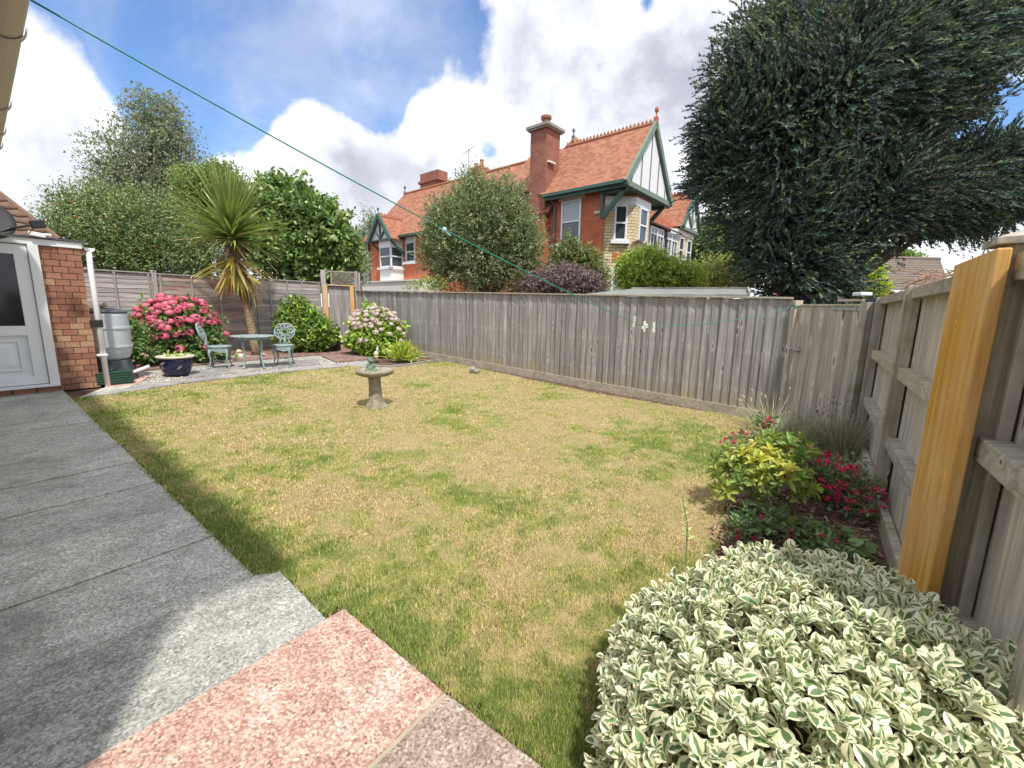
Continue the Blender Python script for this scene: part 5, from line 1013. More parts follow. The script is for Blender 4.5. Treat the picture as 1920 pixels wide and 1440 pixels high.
    tree('yellow_green_bush', 'sunlit yellow green bush before the far grey roof', 'bush', base, bl, dict(ntw=1800, per=9, twl=.26, leaf=.1, wsc=.9, cols=[(.26, .32, .05), (.2, .27, .05), (.14, .2, .04)], up=.6, inner=.3), r0=.04, seed=12, stem='stem', part='foliage')
    Y = 30.; bl = [blob(1655, 480, 30, 12, Y), blob(1690, 487, 30, 8, Y), blob(1630, 490, 24, 12, Y)]; base = atY(1655, 590, Y); base[2] = 0
    tree('background_tree', 'low green treetop showing above the ridge of the far bungalow', 'tree', base, bl, dict(ntw=900, per=8, twl=.5, leaf=.2, wsc=.9, cols=[(.13, .19, .05), (.09, .14, .04)], up=.5, inner=.3), r0=.15, seed=13)
    # left: tall birch, broad berry hedge, right hand fruit tree, pale tree behind the palm
    Y = 24.; bl = [blob(*a, Y) for a in [(290, 205, 40, 32), (285, 260, 58, 45), (320, 250, 34, 45), (265, 310, 66, 45), (325, 310, 44, 48), (215, 290, 32, 40), (300, 360, 66, 36), (230, 350, 50, 36), (195, 335, 24, 24), (340, 350, 34, 40), (275, 182, 16, 12), (310, 190, 20, 12)]]; base = atY(280, 620, Y); base[2] = .3
    tree('birch_tree', 'tall airy grey green birch rising behind the berry hedge', 'tree', base, bl, dict(ntw=4300, per=9, twl=.8, leaf=.14, wsc=.8, cols=[(.1, .12, .07), (.13, .15, .085), (.08, .1, .055), (.16, .17, .11)], up=-.15, out=.6, rnd=.5, inner=.35, droop=.5), r0=.2, seed=14)
    Y = 15.; bl = [blob(*a, Y) for a in [(170, 430, 62, 58), (250, 440, 78, 62), (330, 450, 62, 60), (150, 480, 50, 50), (220, 490, 70, 46), (310, 495, 72, 44), (390, 480, 50, 50), (130, 390, 26, 26), (200, 385, 34, 22), (180, 375, 16, 14), (285, 395, 40, 22), (110, 450, 18, 34)]]; base = atY(240, 640, Y); base[2] = .3
    hd = tree('berry_hedge_tree', 'broad bushy green tree with red berries behind the overlap fence', 'tree', base, bl, dict(ntw=8600, per=10, twl=.55, leaf=.088, wsc=.75, cols=[(.075, .115, .035), (.105, .15, .05), (.055, .09, .03), (.15, .185, .075)], up=.45, inner=.4), r0=.12, seed=15, mat='leafgloss')
    r = np.random.default_rng(4); p, d, rad = sample_blobs(r, bl, 420, .93); b = MB().ball((0, 0, 0), (1, 1, 1), 5, 4); tv = np.array(b.v); tri = np.array([(f[0], f[1], f[2]) for f in b.f]+[(f[0], f[2], f[3]) for f in b.f]); V, F, C = scatter(tv, tri, p, d, np.roll(d, 1, 1), r.uniform(.012, .03, 420), np.tile([.3, .06, .05], (420, 1))*r.uniform(.6, 1.3, (420, 1))); o = npmesh('berries', V, F, M['leaf'], hd, C); o['kind'] = 'stuff'
    Y = 19.; bl = [blob(*a, Y) for a in [(385, 370, 40, 44), (420, 350, 30, 40), (370, 410, 40, 40), (355, 350, 18, 26)]]; base = atY(390, 620, Y); base[2] = .3
    tree('pale_green_tree', 'pale yellowish green tree behind the palm crown', 'tree', base, bl, dict(ntw=2600, per=9, twl=.45, leaf=.13, wsc=.8, cols=[(.1, .14, .04), (.13, .17, .05), (.075, .11, .03)], up=.5, inner=.35), r0=.12, seed=16)
    Y = 15.5; bl = [blob(*a, Y) for a in [(560, 410, 50, 40), (520, 390, 35, 34), (600, 440, 42, 42), (630, 480, 30, 34), (560, 480, 62, 46), (610, 505, 46, 30), (500, 450, 44, 60), (540, 365, 30, 18), (620, 410, 20, 16), (645, 460, 14, 20)]]; base = atY(565, 640, Y); base[2] = .3
    tree('fruit_tree', 'rounded tree with large dark green leaves right of the palm', 'tree', base, bl, dict(ntw=3600, per=8, twl=.5, leaf=.2, wsc=.9, cols=[(.075, .125, .035), (.1, .16, .045), (.055, .095, .028), (.15, .2, .07)], tmpl=LEAF6, up=.5, inner=.4), r0=.12, seed=17, mat='leafgloss')
    Y = 34.; bl = [blob(*a, Y) for a in [(693, 440, 12, 34), (685, 470, 20, 30), (700, 420, 6, 18)]]; base = atY(692, 600, Y); base[2] = .3
    tree('conifer', 'small distant conifer beside the green gablet', 'tree', base, bl, dict(ntw=800, per=8, twl=.9, leaf=.22, wsc=.4, cols=[(.08, .12, .06), (.1, .13, .07)], up=.1, inner=.2), r0=.12, seed=19)
    Y = 22.; bl = [blob(*a, Y) for a in [(675, 500, 14, 26), (660, 525, 16, 20), (650, 505, 8, 18)]]; base = atY(668, 600, Y); base[2] = .3
    tree('grey_shrub', 'greyish shrub left of the conservatory', 'shrub', base, bl, dict(ntw=600, per=8, twl=.4, leaf=.12, wsc=.7, cols=[(.14, .17, .11), (.18, .21, .14)], up=.5, inner=.3), r0=.05, seed=20, stem='stem', part='foliage')
    Y = 20.; bl = [blob(*a, Y) for a in [(800, 536, 16, 9), (775, 540, 8, 6), (826, 532, 10, 14)]]; base = atY(785, 600, Y); base[2] = .3
    tree('climbing_shrub', 'thin leafy shrub over the white extension wall', 'shrub', base, bl, dict(ntw=150, per=7, twl=.3, leaf=.12, wsc=.8, cols=[(.12, .19, .05), (.2, .26, .06)], up=.6, inner=.3), r0=.03, seed=21, stem='stem', part='foliage')
background_plants()
# ------------------------------------------------------------------ cordyline palm
def palm():
    base = np.array(g(481, 664)); Y = base[1]; top = atY(443, 505, Y-.1); crown = atY(434, 432, Y-.1)
    t = thing('cordyline_palm', 'cordyline palm with green sword leaves above a yellow dead skirt', 'palm', base)
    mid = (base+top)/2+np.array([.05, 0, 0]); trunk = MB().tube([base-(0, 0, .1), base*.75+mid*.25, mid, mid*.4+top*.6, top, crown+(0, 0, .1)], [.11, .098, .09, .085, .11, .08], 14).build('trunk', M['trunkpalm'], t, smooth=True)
    r = np.random.default_rng(2)
    mats = {k: solidleaf('palm_leaf_'+k, c, .3, .22, .4) for k, c in (('green', (.24, .33, .085)), ('yellow', (.6, .49, .1)), ('orange', (.56, .33, .08)), ('straw', (.52, .42, .24)), ('lime', (.36, .38, .1)))}
    def leafmesh(L, wd, curl, mt):
        V = []; n = 8
        for i in range(n+1):
            f = i/n; w = wd*(math.sin(math.pi*min(1, (f*.82+.18)))**.6)*(1-f**3) if f < 1 else 0; z = -curl*f*f*L; x = L*f*(1-.12*curl*f)
            V += [(x, w/2, z+.006), (x, 0, z-.004), (x, -w/2, z+.006)]
        F = [(3*i+a, 3*i+a+1, 3*i+a+4, 3*i+a+3) for i in range(n) for a in (0, 1)]; return MB().add(V, F).mesh('leaf', mt)
    lib = {}
    extra = {}
    def leaf(p, az, el, L, wd, curl, k, joined=False):
        key = (k, round(curl*5)); 
        if key not in lib: lib[key] = leafmesh(1., .052, key[1]/5, mats[k])
        q = Quaternion((0, 0, 1), az) @ Quaternion((0, 1, 0), -el) @ Quaternion((1, 0, 0), r.normal(0, .3)); w = worldloc(t)
        if joined:
            mb = extra.setdefault(k, MB()); me = lib[key]; Rm = np.array(q.to_matrix()); V = np.array([v.co[:] for v in me.vertices])*np.array([L, wd, L]); mb.add(V@Rm.T+np.array(p), [tuple(f.vertices) for f in me.polygons]); return
        o = link('leaf', lib[key], None, t, (p[0]-w.x, p[1]-w.y, p[2]-w.z)); o.rotation_mode = 'QUATERNION'; o.rotation_quaternion = q; o.scale = (L, wd, L)
    for i in range(330):
        az = r.uniform(0, 2*math.pi); u = r.random(); el = math.radians(86-76*u**.9+r.normal(0, 5)); leaf(crown+(0, 0, .1-.35*u), az, el, (1.42-.18*u)*r.uniform(.78, 1.08), r.uniform(1.35, 2.), .05+.2*u**1.5*r.uniform(.5, 1.5), 'green' if r.random() < .93 else 'lime', i >= 205)
    for i in range(30):
        az = r.uniform(0, 2*math.pi); el = math.radians(r.uniform(-22, 12)); leaf(crown+(0, 0, -.22), az, el, r.uniform(.8, 1.15), 1., r.uniform(.15, .5), r.choice(['green', 'lime', 'straw'], p=[.4, .4, .2]))
    for i in range(100):
        az = r.uniform(0, 2*math.pi); el = math.radians(r.uniform(-68, -14)); p = top+(crown-top)*r.uniform(.0, .35); leaf(p, az, el, r.uniform(.65, 1.1), r.uniform(1.1, 1.8), r.uniform(.0, .3), r.choice(['yellow', 'orange', 'lime', 'straw'], p=[.42, .2, .24, .14]), i >= 62)
    for k, mb in extra.items(): mb.build('leaves', mats[k], t)['kind'] = 'stuff'
    # dead flower stalks: a brown tangle under the crown
    V = []; b = MB(); rr = random.Random(3)
    for i in range(150):
        p = top+(crown-top)*rr.uniform(.05, .75); d = unit(np.array([rr.gauss(0, 1), rr.gauss(0, 1), rr.gauss(-.2, .5)])); L = rr.uniform(.2, .55); b.tube([p, p+d*L*.6+(0, 0, .04), p+d*L+(0, 0, -.12)], [.006, .004, .002], 4, cap=False)
        for q in range(2): e = p+d*L*rr.uniform(.5, .9); b.tube([e, e+np.array([rr.gauss(0, .08), rr.gauss(0, .08), rr.gauss(-.03, .07)])], [.003, .002], 4, cap=False)
    o = b.build('dead_stalks', plain('dead_stalk', (.25, .17, .12), .95, .3, 20, 0), t); o['kind'] = 'stuff'
palm()
# ------------------------------------------------------------------ hydrangeas and border plants
def head_mesh(name, mat, seed, n=70):
    r = np.random.default_rng(seed); d = unit(r.normal(size=(n, 3))); d[:, 2] = np.abs(d[:, 2])*1.0-.28; d = unit(d); pos = d*np.array([1, 1, .72])*r.uniform(.86, 1.06, (n, 1))
    fl = [(.36*math.cos(a+o)*k, .36*math.sin(a+o)*k, .02 if k < .5 else .0) for a in (0, math.pi/2, math.pi, 3*math.pi/2) for o, k in ((-.5, .75), (0, 1.), (.5, .75))]
    tv = [(0, 0, .03)]+fl; tf = [(0, 1+3*i, 2+3*i) for i in range(4)]+[(0, 2+3*i, 3+3*i) for i in range(4)]
    t = unit(np.cross(d, r.normal(size=(n, 3)))); V, F, _ = scatter(tv, tf, pos, t, d, r.uniform(.85, 1.15, n))
    me = bpy.data.meshes.new(name); me.from_pydata(V.tolist(), [], F.tolist()); me.materials.append(mat); me.update(); return me
def petalmat(name, stops):
    t = T(name, .7, .2); c = t.ramp(t.rnd(), stops); c = t.hsv(c, .5, t.mr(t.noise(t.obj(), 2.3, 4), .3, .7, .8, 1.12), t.mr(t.noise(t.obj(), 3.1, 3), .3, .7, .8, 1.15)); t.set('Base Color', c)
    tr = t.n('BsdfTranslucent', {'Color': c}); mx = t.n('MixShader', {0: .3}); L = t.nt.links; L.new(t.b.outputs[0], mx.inputs[1]); L.new(tr.outputs[0], mx.inputs[2]); L.new(mx.outputs[0], t.nt.nodes['Material Output'].inputs[0]); return t.mat
def hydrangea(label, c0, R, nheads, hr, pm, cols, seed, facebias, up=.3, lsz=.1):
    c0 = np.array(c0); base = np.array([c0[0], c0[1], gz(c0[0], c0[1])]); t = thing('hydrangea', label, 'hydrangea', base)
    R = np.array(R); cen = base+(0, 0, R[2]*.36); bl = [(cen, R*np.array([.88, .88, .58]), 1.), (base+(0, 0, R[2]*.25), R*np.array([.95, .95, .34]), .7)]
    V, F, C = foliage(seed, bl, 1500, 7, .12, lsz, .95, cols, tmpl=LEAF6, up=.35, out=.9, inner=.5, zmin=.03); npmesh('foliage', V, F, M['leafgloss'], t, C)
    b = MB(); rr = random.Random(seed)
    for i in range(26): a = rr.uniform(0, 6.28); b.tube([base+np.array([rr.gauss(0, .05), rr.gauss(0, .05), 0]), base+np.array([math.cos(a)*R[0]*.45, math.sin(a)*R[1]*.45, R[2]*rr.uniform(.3, .75)])], [.01, .005], 5)
    b.build('stems', M['bark'], t)
    ms = [head_mesh('flower_head', pm, seed+k) for k in range(3)]; r = np.random.default_rng(seed+50); w = worldloc(t); done = []; tries = 0
    while len(done) < nheads and tries < 9000:
        tries += 1; d = unit(r.normal(size=3)+np.array(facebias)); 
        if d[2] < -.25: continue
        p = base+(0, 0, R[2]*.36)+d*R*np.array([.97, .97, .62])*r.uniform(.93, 1.06); keep = .98 if d[2] > up else .3
        if p[2] < base[2]+.1 or r.random() > keep: continue
        if any(np.linalg.norm(p-q) < hr*1.25 for q in done): continue
        done.append(p); s = hr*r.uniform(.78, 1.12); q = Vector(unit(d*.8+np.array([0, 0, .7]))).to_track_quat('Z', 'Y')
        o = link('flower_head', ms[len(done) % 3], None, t, p-np.array(w)); o.rotation_mode = 'QUATERNION'; o.rotation_quaternion = q; o.scale = (s, s, s*.8)
    return t
PINK = petalmat('pink_petal', [(0, (.8, .16, .27)), (.4, (.85, .22, .34)), (.75, (.88, .33, .42)), (1, (.74, .15, .25))])
PALE = petalmat('pale_pink_petal', [(0, (.76, .55, .58)), (.35, (.8, .66, .66)), (.7, (.78, .7, .62)), (1, (.72, .52, .62))])
h1 = np.array(g(332, 683)); hydrangea('large mound of bright pink hydrangea before the overlap fence', h1+np.array([-.12, .3, 0]), (.9, .68, 1.42), 125, .08, PINK, [(.06, .11, .03), (.085, .145, .04), (.045, .085, .025), (.13, .18, .06)], 61, (.0, -.75, .35))
h2 = np.array(g(700, 671)); hydrangea('pale pink hydrangea in the corner before the board fence', h2+np.array([-.03, .42, 0]), (.78, .66, 1.3), 105, .075, PALE, [(.14, .215, .035), (.18, .26, .045), (.1, .165, .03), (.22, .28, .06)], 77, (.1, -.3, .9), .45)
def border_plants():
    c = np.array(g(563, 664))+np.array([-.02, .4, 0]); z = float(gz(c[0], c[1])); base = (c[0], c[1], z)
    bl = [(np.array([c[0], c[1], z+.42]), np.array([.72, .5, .42]), 1.), (np.array([c[0]-.12, c[1], z+.8]), np.array([.55, .42, .42]), 1.), (np.array([c[0]-.22, c[1], z+1.1]), np.array([.34, .3, .28]), .8), (np.array([c[0]+.38, c[1]-.05, z+.5]), np.array([.42, .36, .38]), .8), (np.array([c[0]-.5, c[1]+.1, z+.75]), np.array([.24, .22, .3]), .5)]
    tree('camellia_bush', 'glossy green bush against the fence beside the corner gate', 'bush', base, bl, dict(ntw=2100, per=8, twl=.16, leaf=.095, wsc=.9, cols=[(.12, .18, .03), (.17, .24, .04), (.08, .13, .025), (.05, .09, .025)], tmpl=LEAF6, up=.4, inner=.45), r0=.035, seed=31, mat='leafgloss', stem='stem', part='foliage')
    # roses by the water butt
    c = np.array(g(252, 693))+np.array([-.1, .25, 0]); z = float(gz(c[0], c[1])); bl = [(np.array([c[0], c[1], z+.28]), np.array([.42, .3, .28]), 1.), (np.array([c[0]-.05, c[1], z+.6]), np.array([.26, .24, .3]), .8)]
    t = tree('rose_bush', 'small rose bush with pale pink flowers beside the water butt', 'rose bush', (c[0], c[1], z), bl, dict(ntw=650, per=7, twl=.14, leaf=.07, wsc=.95, cols=[(.08, .13, .04), (.11, .17, .05), (.06, .1, .03)], tmpl=LEAF6, up=.4, inner=.4), r0=.02, seed=32, stem='stem', part='foliage')
    w = worldloc(t); r = random.Random(5); ms = [head_mesh('rose', petalmat('rose_petal', [(0, (.75, .45, .45)), (.5, (.8, .68, .6)), (1, (.6, .12, .2))]), 90, 36)]
    for k in range(20): p = np.array([c[0]+r.uniform(-.4, .42), c[1]-r.uniform(.15, .32), z+r.uniform(.06, .75)]); link('rose', ms[0], None, t, p-np.array(w), (r.uniform(-.5, .5), r.uniform(-.5, .5), r.uniform(0, 6)), (.035, .035, .035))
    # strappy clump in the corner
    c = np.array(g(752, 682))+np.array([0, .22, 0]); z = float(gz(c[0], c[1])); r = np.random.default_rng(41); n = 520; a = r.uniform(0, 6.28, n); el = r.uniform(.1, 1.45, n); d = np.stack([np.cos(a)*np.cos(el), np.sin(a)*np.cos(el)*.8, np.sin(el)], -1); p = np.array([c[0], c[1], z+.05])+d*r.uniform(.05, .42, (n, 1))*np.array([1, .8, .9])
    cols = np.array([(.2, .27, .04), (.26, .32, .06), (.14, .2, .03), (.3, .3, .09)])[r.integers(0, 4, n)]*r.uniform(.75, 1.25, (n, 1)); V, F, C = scatter(LEAF6[0], LEAF6[1], p, unit(d+r.normal(0, .4, (n, 3))), unit(r.normal(0, .5, (n, 3))+(0, 0, 1)), r.uniform(.14, .24, n), cols, .3)
    t = thing('daylily_clump', 'low clump of narrow light green leaves before the pale hydrangea', 'plant', (c[0], c[1], z)); npmesh('foliage', V, F, M['leaf'], t, C)
border_plants()
# ------------------------------------------------------------------ furniture and garden things
def P3(x, y, dz=0.): p = np.array(g(x, y)); return np.array([p[0], p[1], float(gz(p[0], p[1]))+.035+dz])
def curvy_leg(b, a, foot, r0=.022, r1=.013, bow=.05):
    a = np.array(a, float); foot = np.array(foot, float); o = unit((foot-a)*np.array([1, 1, 0])+1e-6); pts = [a, a*.72+foot*.28+o*bow*.35, a*.45+foot*.55-o*bow*.35, a*.15+foot*.85-o*bow*.25, foot+(0, 0, .02), foot+o*.03]
    return b.tube(pts, [r0*1.2, r0, r0*.8, r1*.9, r1*1.2, r1*1.3], 8)
def furniture():
    V = M['verd']; c = P3(479, 692); t = thing('garden_table', 'round verdigris cast metal table between the two chairs', 'table', c)
    MB().lathe([(.02, .63), (.36, .628), (.385, .62), (.39, .632), (.385, .645), (.36, .648), (0, .646)], 36, c).build('tabletop', V, t, smooth=False)
    for a in (math.radians(255), math.radians(335), math.radians(95)):
        d = np.array([math.cos(a), math.sin(a), 0]); curvy_leg(MB(), c+d*.21+(0, 0, .62), c+d*.27, .026, .016, .07).build('leg', V, t, smooth=True)
    MB().tube([c+np.array([.19*math.cos(a), .19*math.sin(a), .24]) for a in np.linspace(0, 6.283, 25)], .01, 6).build('stretcher_ring', V, t); MB().lathe([(.3, .575), (.31, .57), (.31, .62), (.3, .625)], 30, c).build('apron', V, t)
    def chair(label, px, rz, first=None):
        p = P3(*px)
        if first:
            r = first.copy(); COL.objects.link(r); r.location = tuple(p); r.rotation_euler = (0, 0, rz); r['label'] = label
            for ch in list(first.children): k = ch.copy(); COL.objects.link(k); k.parent = r
            return r
        t = thing('garden_chair', label, 'chair', p, rz, 'verdigris garden chairs')
        LB = lambda m, nme, **k: m.build(nme, V, t, local=True, **k)
        # front is +x; round seat, skirt, four bowed legs, round pierced back
        LB(MB().lathe([(0, .405), (.2, .405), (.215, .415), (.21, .432), (.15, .428), (0, .425)], 28), 'seat'); 
        m = MB(); n = 28
        for j in range(n):
            a0, a1 = 2*math.pi*j/n, 2*math.pi*(j+1)/n; dp = .06+.045*abs(math.sin(2*a0+.78)); d1 = .06+.045*abs(math.sin(2*a1+.78))
            q = [(.2*math.cos(a), .2*math.sin(a), z) for a, z in ((a0, .41), (a1, .41), (a1, .41-d1), (a0, .41-dp))]; q2 = [(x*.94, y*.94, z) for x, y, z in q]; m.add(q+q2, [(0, 3, 2, 1), (4, 5, 6, 7), (3, 7, 6, 2)])
        LB(m, 'skirt')
        for a in (45, 135, 225, 315):
            a = math.radians(a); d = np.array([math.cos(a), math.sin(a), 0]); LB(curvy_leg(MB(), d*.175+(0, 0, .4), d*.235, .022, .012, .06), 'leg', smooth=True)
        LB(MB().bar((.1, .1, .14), (-.1, -.1, .14), .012, .012).bar((.1, -.1, .142), (-.1, .1, .142), .012, .012), 'stretcher')
        # back: tilted frame plane
        O = np.array([-.19, 0, .43]); up = unit(np.array([-.3, 0, 1.])); W_ = np.array([0, 1., 0]); Q = lambda u, v: O+W_*u+up*v
        out = [(-.09, .0), (-.085, .07), (-.06, .11), (-.13, .13), (-.185, .2), (-.2, .29), (-.175, .37), (-.11, .43), (0, .455)]; out = out+[(-u, v) for u, v in out[::-1]][1:]
        LB(MB().tube([Q(u, v) for u, v in out], .015, 8), 'back_frame', smooth=True)
        m = MB()
        for rr in (.055, .1, .15):
            m.tube([Q(rr*math.cos(a), .275+rr*math.sin(a)) for a in np.linspace(0, 6.283, 25)], .009, 6)
        for k in range(10):
            a = 2*math.pi*k/10; pts = [Q((.055+.125*f)*math.cos(a+.5*math.sin(3.1*f)), .275+(.055+.125*f)*math.sin(a+.5*math.sin(3.1*f))) for f in np.linspace(0, 1, 7)]; m.tube(pts, .009, 6); e = Q(.118*math.cos(a+.31), .275+.118*math.sin(a+.31)); m.ball(e, .017, 6, 5)
        m.tube([Q(0, .0), Q(0, .12)], .012, 6).tube([Q(-.05, .0), Q(.03, .1)], .009, 6).tube([Q(.05, .0), Q(-.03, .1)], .009, 6); LB(m, 'back_scrollwork', smooth=True)
        return t
    c1 = chair('verdigris garden chair seen side on, beside the pink hydrangea', (415, 692), math.radians(24)); chair('verdigris garden chair turned towards the lawn beside the glossy bush', (533, 687), math.radians(-74), c1)
furniture()
def butt():
    c = P3(213, 717); c = c+np.array([-.08, .08, 0]); s = 1.
    t = thing('water_butt', 'grey ribbed plastic water butt on a dark stand beside the white drainpipe', 'water butt', c)
    st = MB(); prof = [(.34, 0), (.33, .05), (.27, .3), (.26, .33)]; st.lathe(prof, 8, c); st.build('stand', M['lid'], t, bevel=.01)
    z = .33; pr = [(.0, z), (.2, z), (.255, z+.04), (.285, z+.13), (.298, z+.2), (.31, z+.205), (.312, z+.235), (.298, z+.24), (.302, z+.4), (.3, z+.5), (.312, z+.505), (.312, z+.535), (.298, z+.54), (.292, z+.72), (.28, z+.76), (.0, z+.76)]
    MB().lathe(pr, 40, c).build('barrel', M['butt'], t, smooth=False); MB().lathe([(.0, z+.755), (.29, z+.755), (.295, z+.775), (.27, z+.79), (.12, z+.835), (.0, z+.84)], 40, c).build('lid', M['lid'], t)
    d = unit(np.array([-c[0]*.2+.3, -c[1], 0])); q = c+d*.3; MB().tube([q+(0, 0, .39), q+d*.07+(0, 0, .39), q+d*.08+(0, 0, .33)], .028, 8).build('tap', M['black'], t)
    b = MB(); o = c+(.0, -.02, z+.85)
    for p, r in (((0, 0, .02), (.08, .045, .035)), ((.07, 0, .045), (.035, .03, .032)), ((-.07, 0, .03), (.04, .035, .04)), ((.085, .015, .075), (.01, .01, .022)), ((.085, -.015, .075), (.01, .01, .022))): b.ball(o+p, r, 10, 8)
    ob = tag(b.build('rabbit_ornament', M['creamrim'], smooth=True), 'small cream animal ornament lying on the water butt lid', 'ornament'); m = ob.modifiers.new('fuse', 'REMESH'); m.mode = 'VOXEL'; m.voxel_size = .006
    # ribbed green crate and white pipe end
    e = P3(214, 723); x = unit(np.array([.6, .8, 0])); y = np.array([-x[1], x[0], 0]); R3 = np.stack([x, y, [0, 0, 1]], 1)
    t2 = thing('green_crate', 'dark green ribbed plastic crate at the foot of the water butt', 'crate', e); b = MB().box(e+(0, 0, .1), (.42, .26, .2), R3)
    for k in range(5): b.box(e+(0, 0, .025+k*.04), (.435, .275, .018), R3)
    b.build('body', M['greenplastic'], t2, bevel=.006)
    a = P3(231, 715)+(0, 0, .05); q = P3(256, 697); q = a+unit(np.array([.75, .5, 0]))*.36+(0, 0, .15); tag(MB().tube([a, q], .026, 12).build('white_pipe', M['pvcpipe'], smooth=True), 'short white plastic pipe leaning out in front of the water butt', 'pipe')
butt()
def pot():
    c = P3(333, 706); t = thing('blue_pot', 'glazed dark blue garden pot with a cream rim and gold leaf motif', 'plant pot', c)
    MB().lathe([(0, 0), (.16, 0), (.2, .05), (.235, .15), (.245, .25), (.24, .31), (.22, .31), (.2, .28), (0, .27)], 36, c).build('body', M['glaze'], t, smooth=True)
    MB().lathe([(.225, .3), (.275, .31), (.285, .33), (.275, .345), (.235, .345), (.225, .33)], 36, c).build('rim', M['creamrim'], t); MB().lathe([(0, .3), (.225, .3), (.22, .315), (0, .325)], 24, c).build('compost', M['soil'], t)
    gold = plain('gold_motif', (.26, .22, .15), .35, .2, 20, 0); b = MB()
    for a0, z0, L, sl in ((-2.05, .2, .5, .16), (-2.2, .14, .45, .05), (-1.95, .23, .3, -.25), (-.9, .12, .35, .2)):
        V = []; n = 8
        for i in range(n+1):
            f = i/n; a = a0+L*f; z = z0+sl*.4*f-.02*f; w = .022*math.sin(math.pi*f)+.002; rr = lambda zz: float(np.interp(zz, [.05, .15, .25, .31], [.2, .235, .245, .24]))+.003
            for zz in (z+w, z-w): V.append(c+np.array([rr(zz)*math.cos(a), rr(zz)*math.sin(a), zz]))
        b.add(V, [(2*i, 2*i+1, 2*i+3, 2*i+2) for i in range(n)])
    b.build('leaf_motif', gold, t)
    r = np.random.default_rng(9); n = 70; p = c+np.stack([r.uniform(-.15, .15, n), r.uniform(-.15, .15, n), .33+r.random(n)*.05], -1); V, F, C = scatter(LEAF6[0], LEAF6[1], p, unit(r.normal(0, 1, (n, 3))*np.array([1, 1, .5])), unit(r.normal(0, .4, (n, 3))+(0, 0, 1)), r.uniform(.04, .09, n), np.tile([.2, .26, .07], (n, 1))*r.uniform(.6, 1.2, (n, 1)))
    npmesh('seedlings', V, F, M['leaf'], t, C)
pot()
def birdbath():
    c = P3(705, 766, -.02); t = thing('birdbath', 'weathered stone birdbath with a tree trunk pedestal on the lawn', 'birdbath', c)
    wob = lambda a, z: .06*math.sin(3*a+z*9)+.05*math.sin(5*a+1+z*5)+(.16*max(0, 1-z/.12)*math.sin(4*a+.6))
    MB().lathe([(.0, -.02), (.16, -.02), (.145, .02), (.11, .07), (.09, .13), (.083, .22), (.078, .32), (.08, .4), (.09, .46), (.0, .46)], 28, c, wob=wob).build('pedestal', M['bath'], t, smooth=True)
    w2 = lambda a, z: .025*math.sin(7*a)+.018*math.sin(13*a+1)
    MB().lathe([(.0, .44), (.1, .44), (.19, .455), (.245, .485), (.258, .515), (.25, .535), (.232, .54), (.2, .518), (.12, .5), (.0, .495)], 48, c, wob=w2).build('bowl', M['bath'], t, smooth=True)
    b = MB(); o = c+(-.035, -.02, .5); fm = plain('mossy_green_figure', (.17, .23, .17), .8, .5, 30, .2)
    for p, r in (((0, 0, .05), (.06, .055, .055)), ((0, .005, .1), (.045, .042, .05)), ((-.0, -.015, .165), (.046, .042, .034)), ((-.025, -.03, .2), (.016, .016, .016)), ((.025, -.03, .2), (.016, .016, .016)), ((-.055, -.03, .03), (.03, .045, .028)), ((.055, -.03, .03), (.03, .045, .028)), ((-.045, -.04, .09), (.015, .018, .04)), ((.045, -.04, .09), (.015, .018, .04)), ((0, -.05, .015), (.07, .04, .016))): b.ball(o+p, r, 12, 9)
    ob = tag(b.build('frog_statue', fm, smooth=True), 'small mossy green frog figure sitting in the birdbath bowl', 'statue'); m = ob.modifiers.new('fuse', 'REMESH'); m.mode = 'VOXEL'; m.voxel_size = .005; m.use_smooth_shade = True
birdbath()
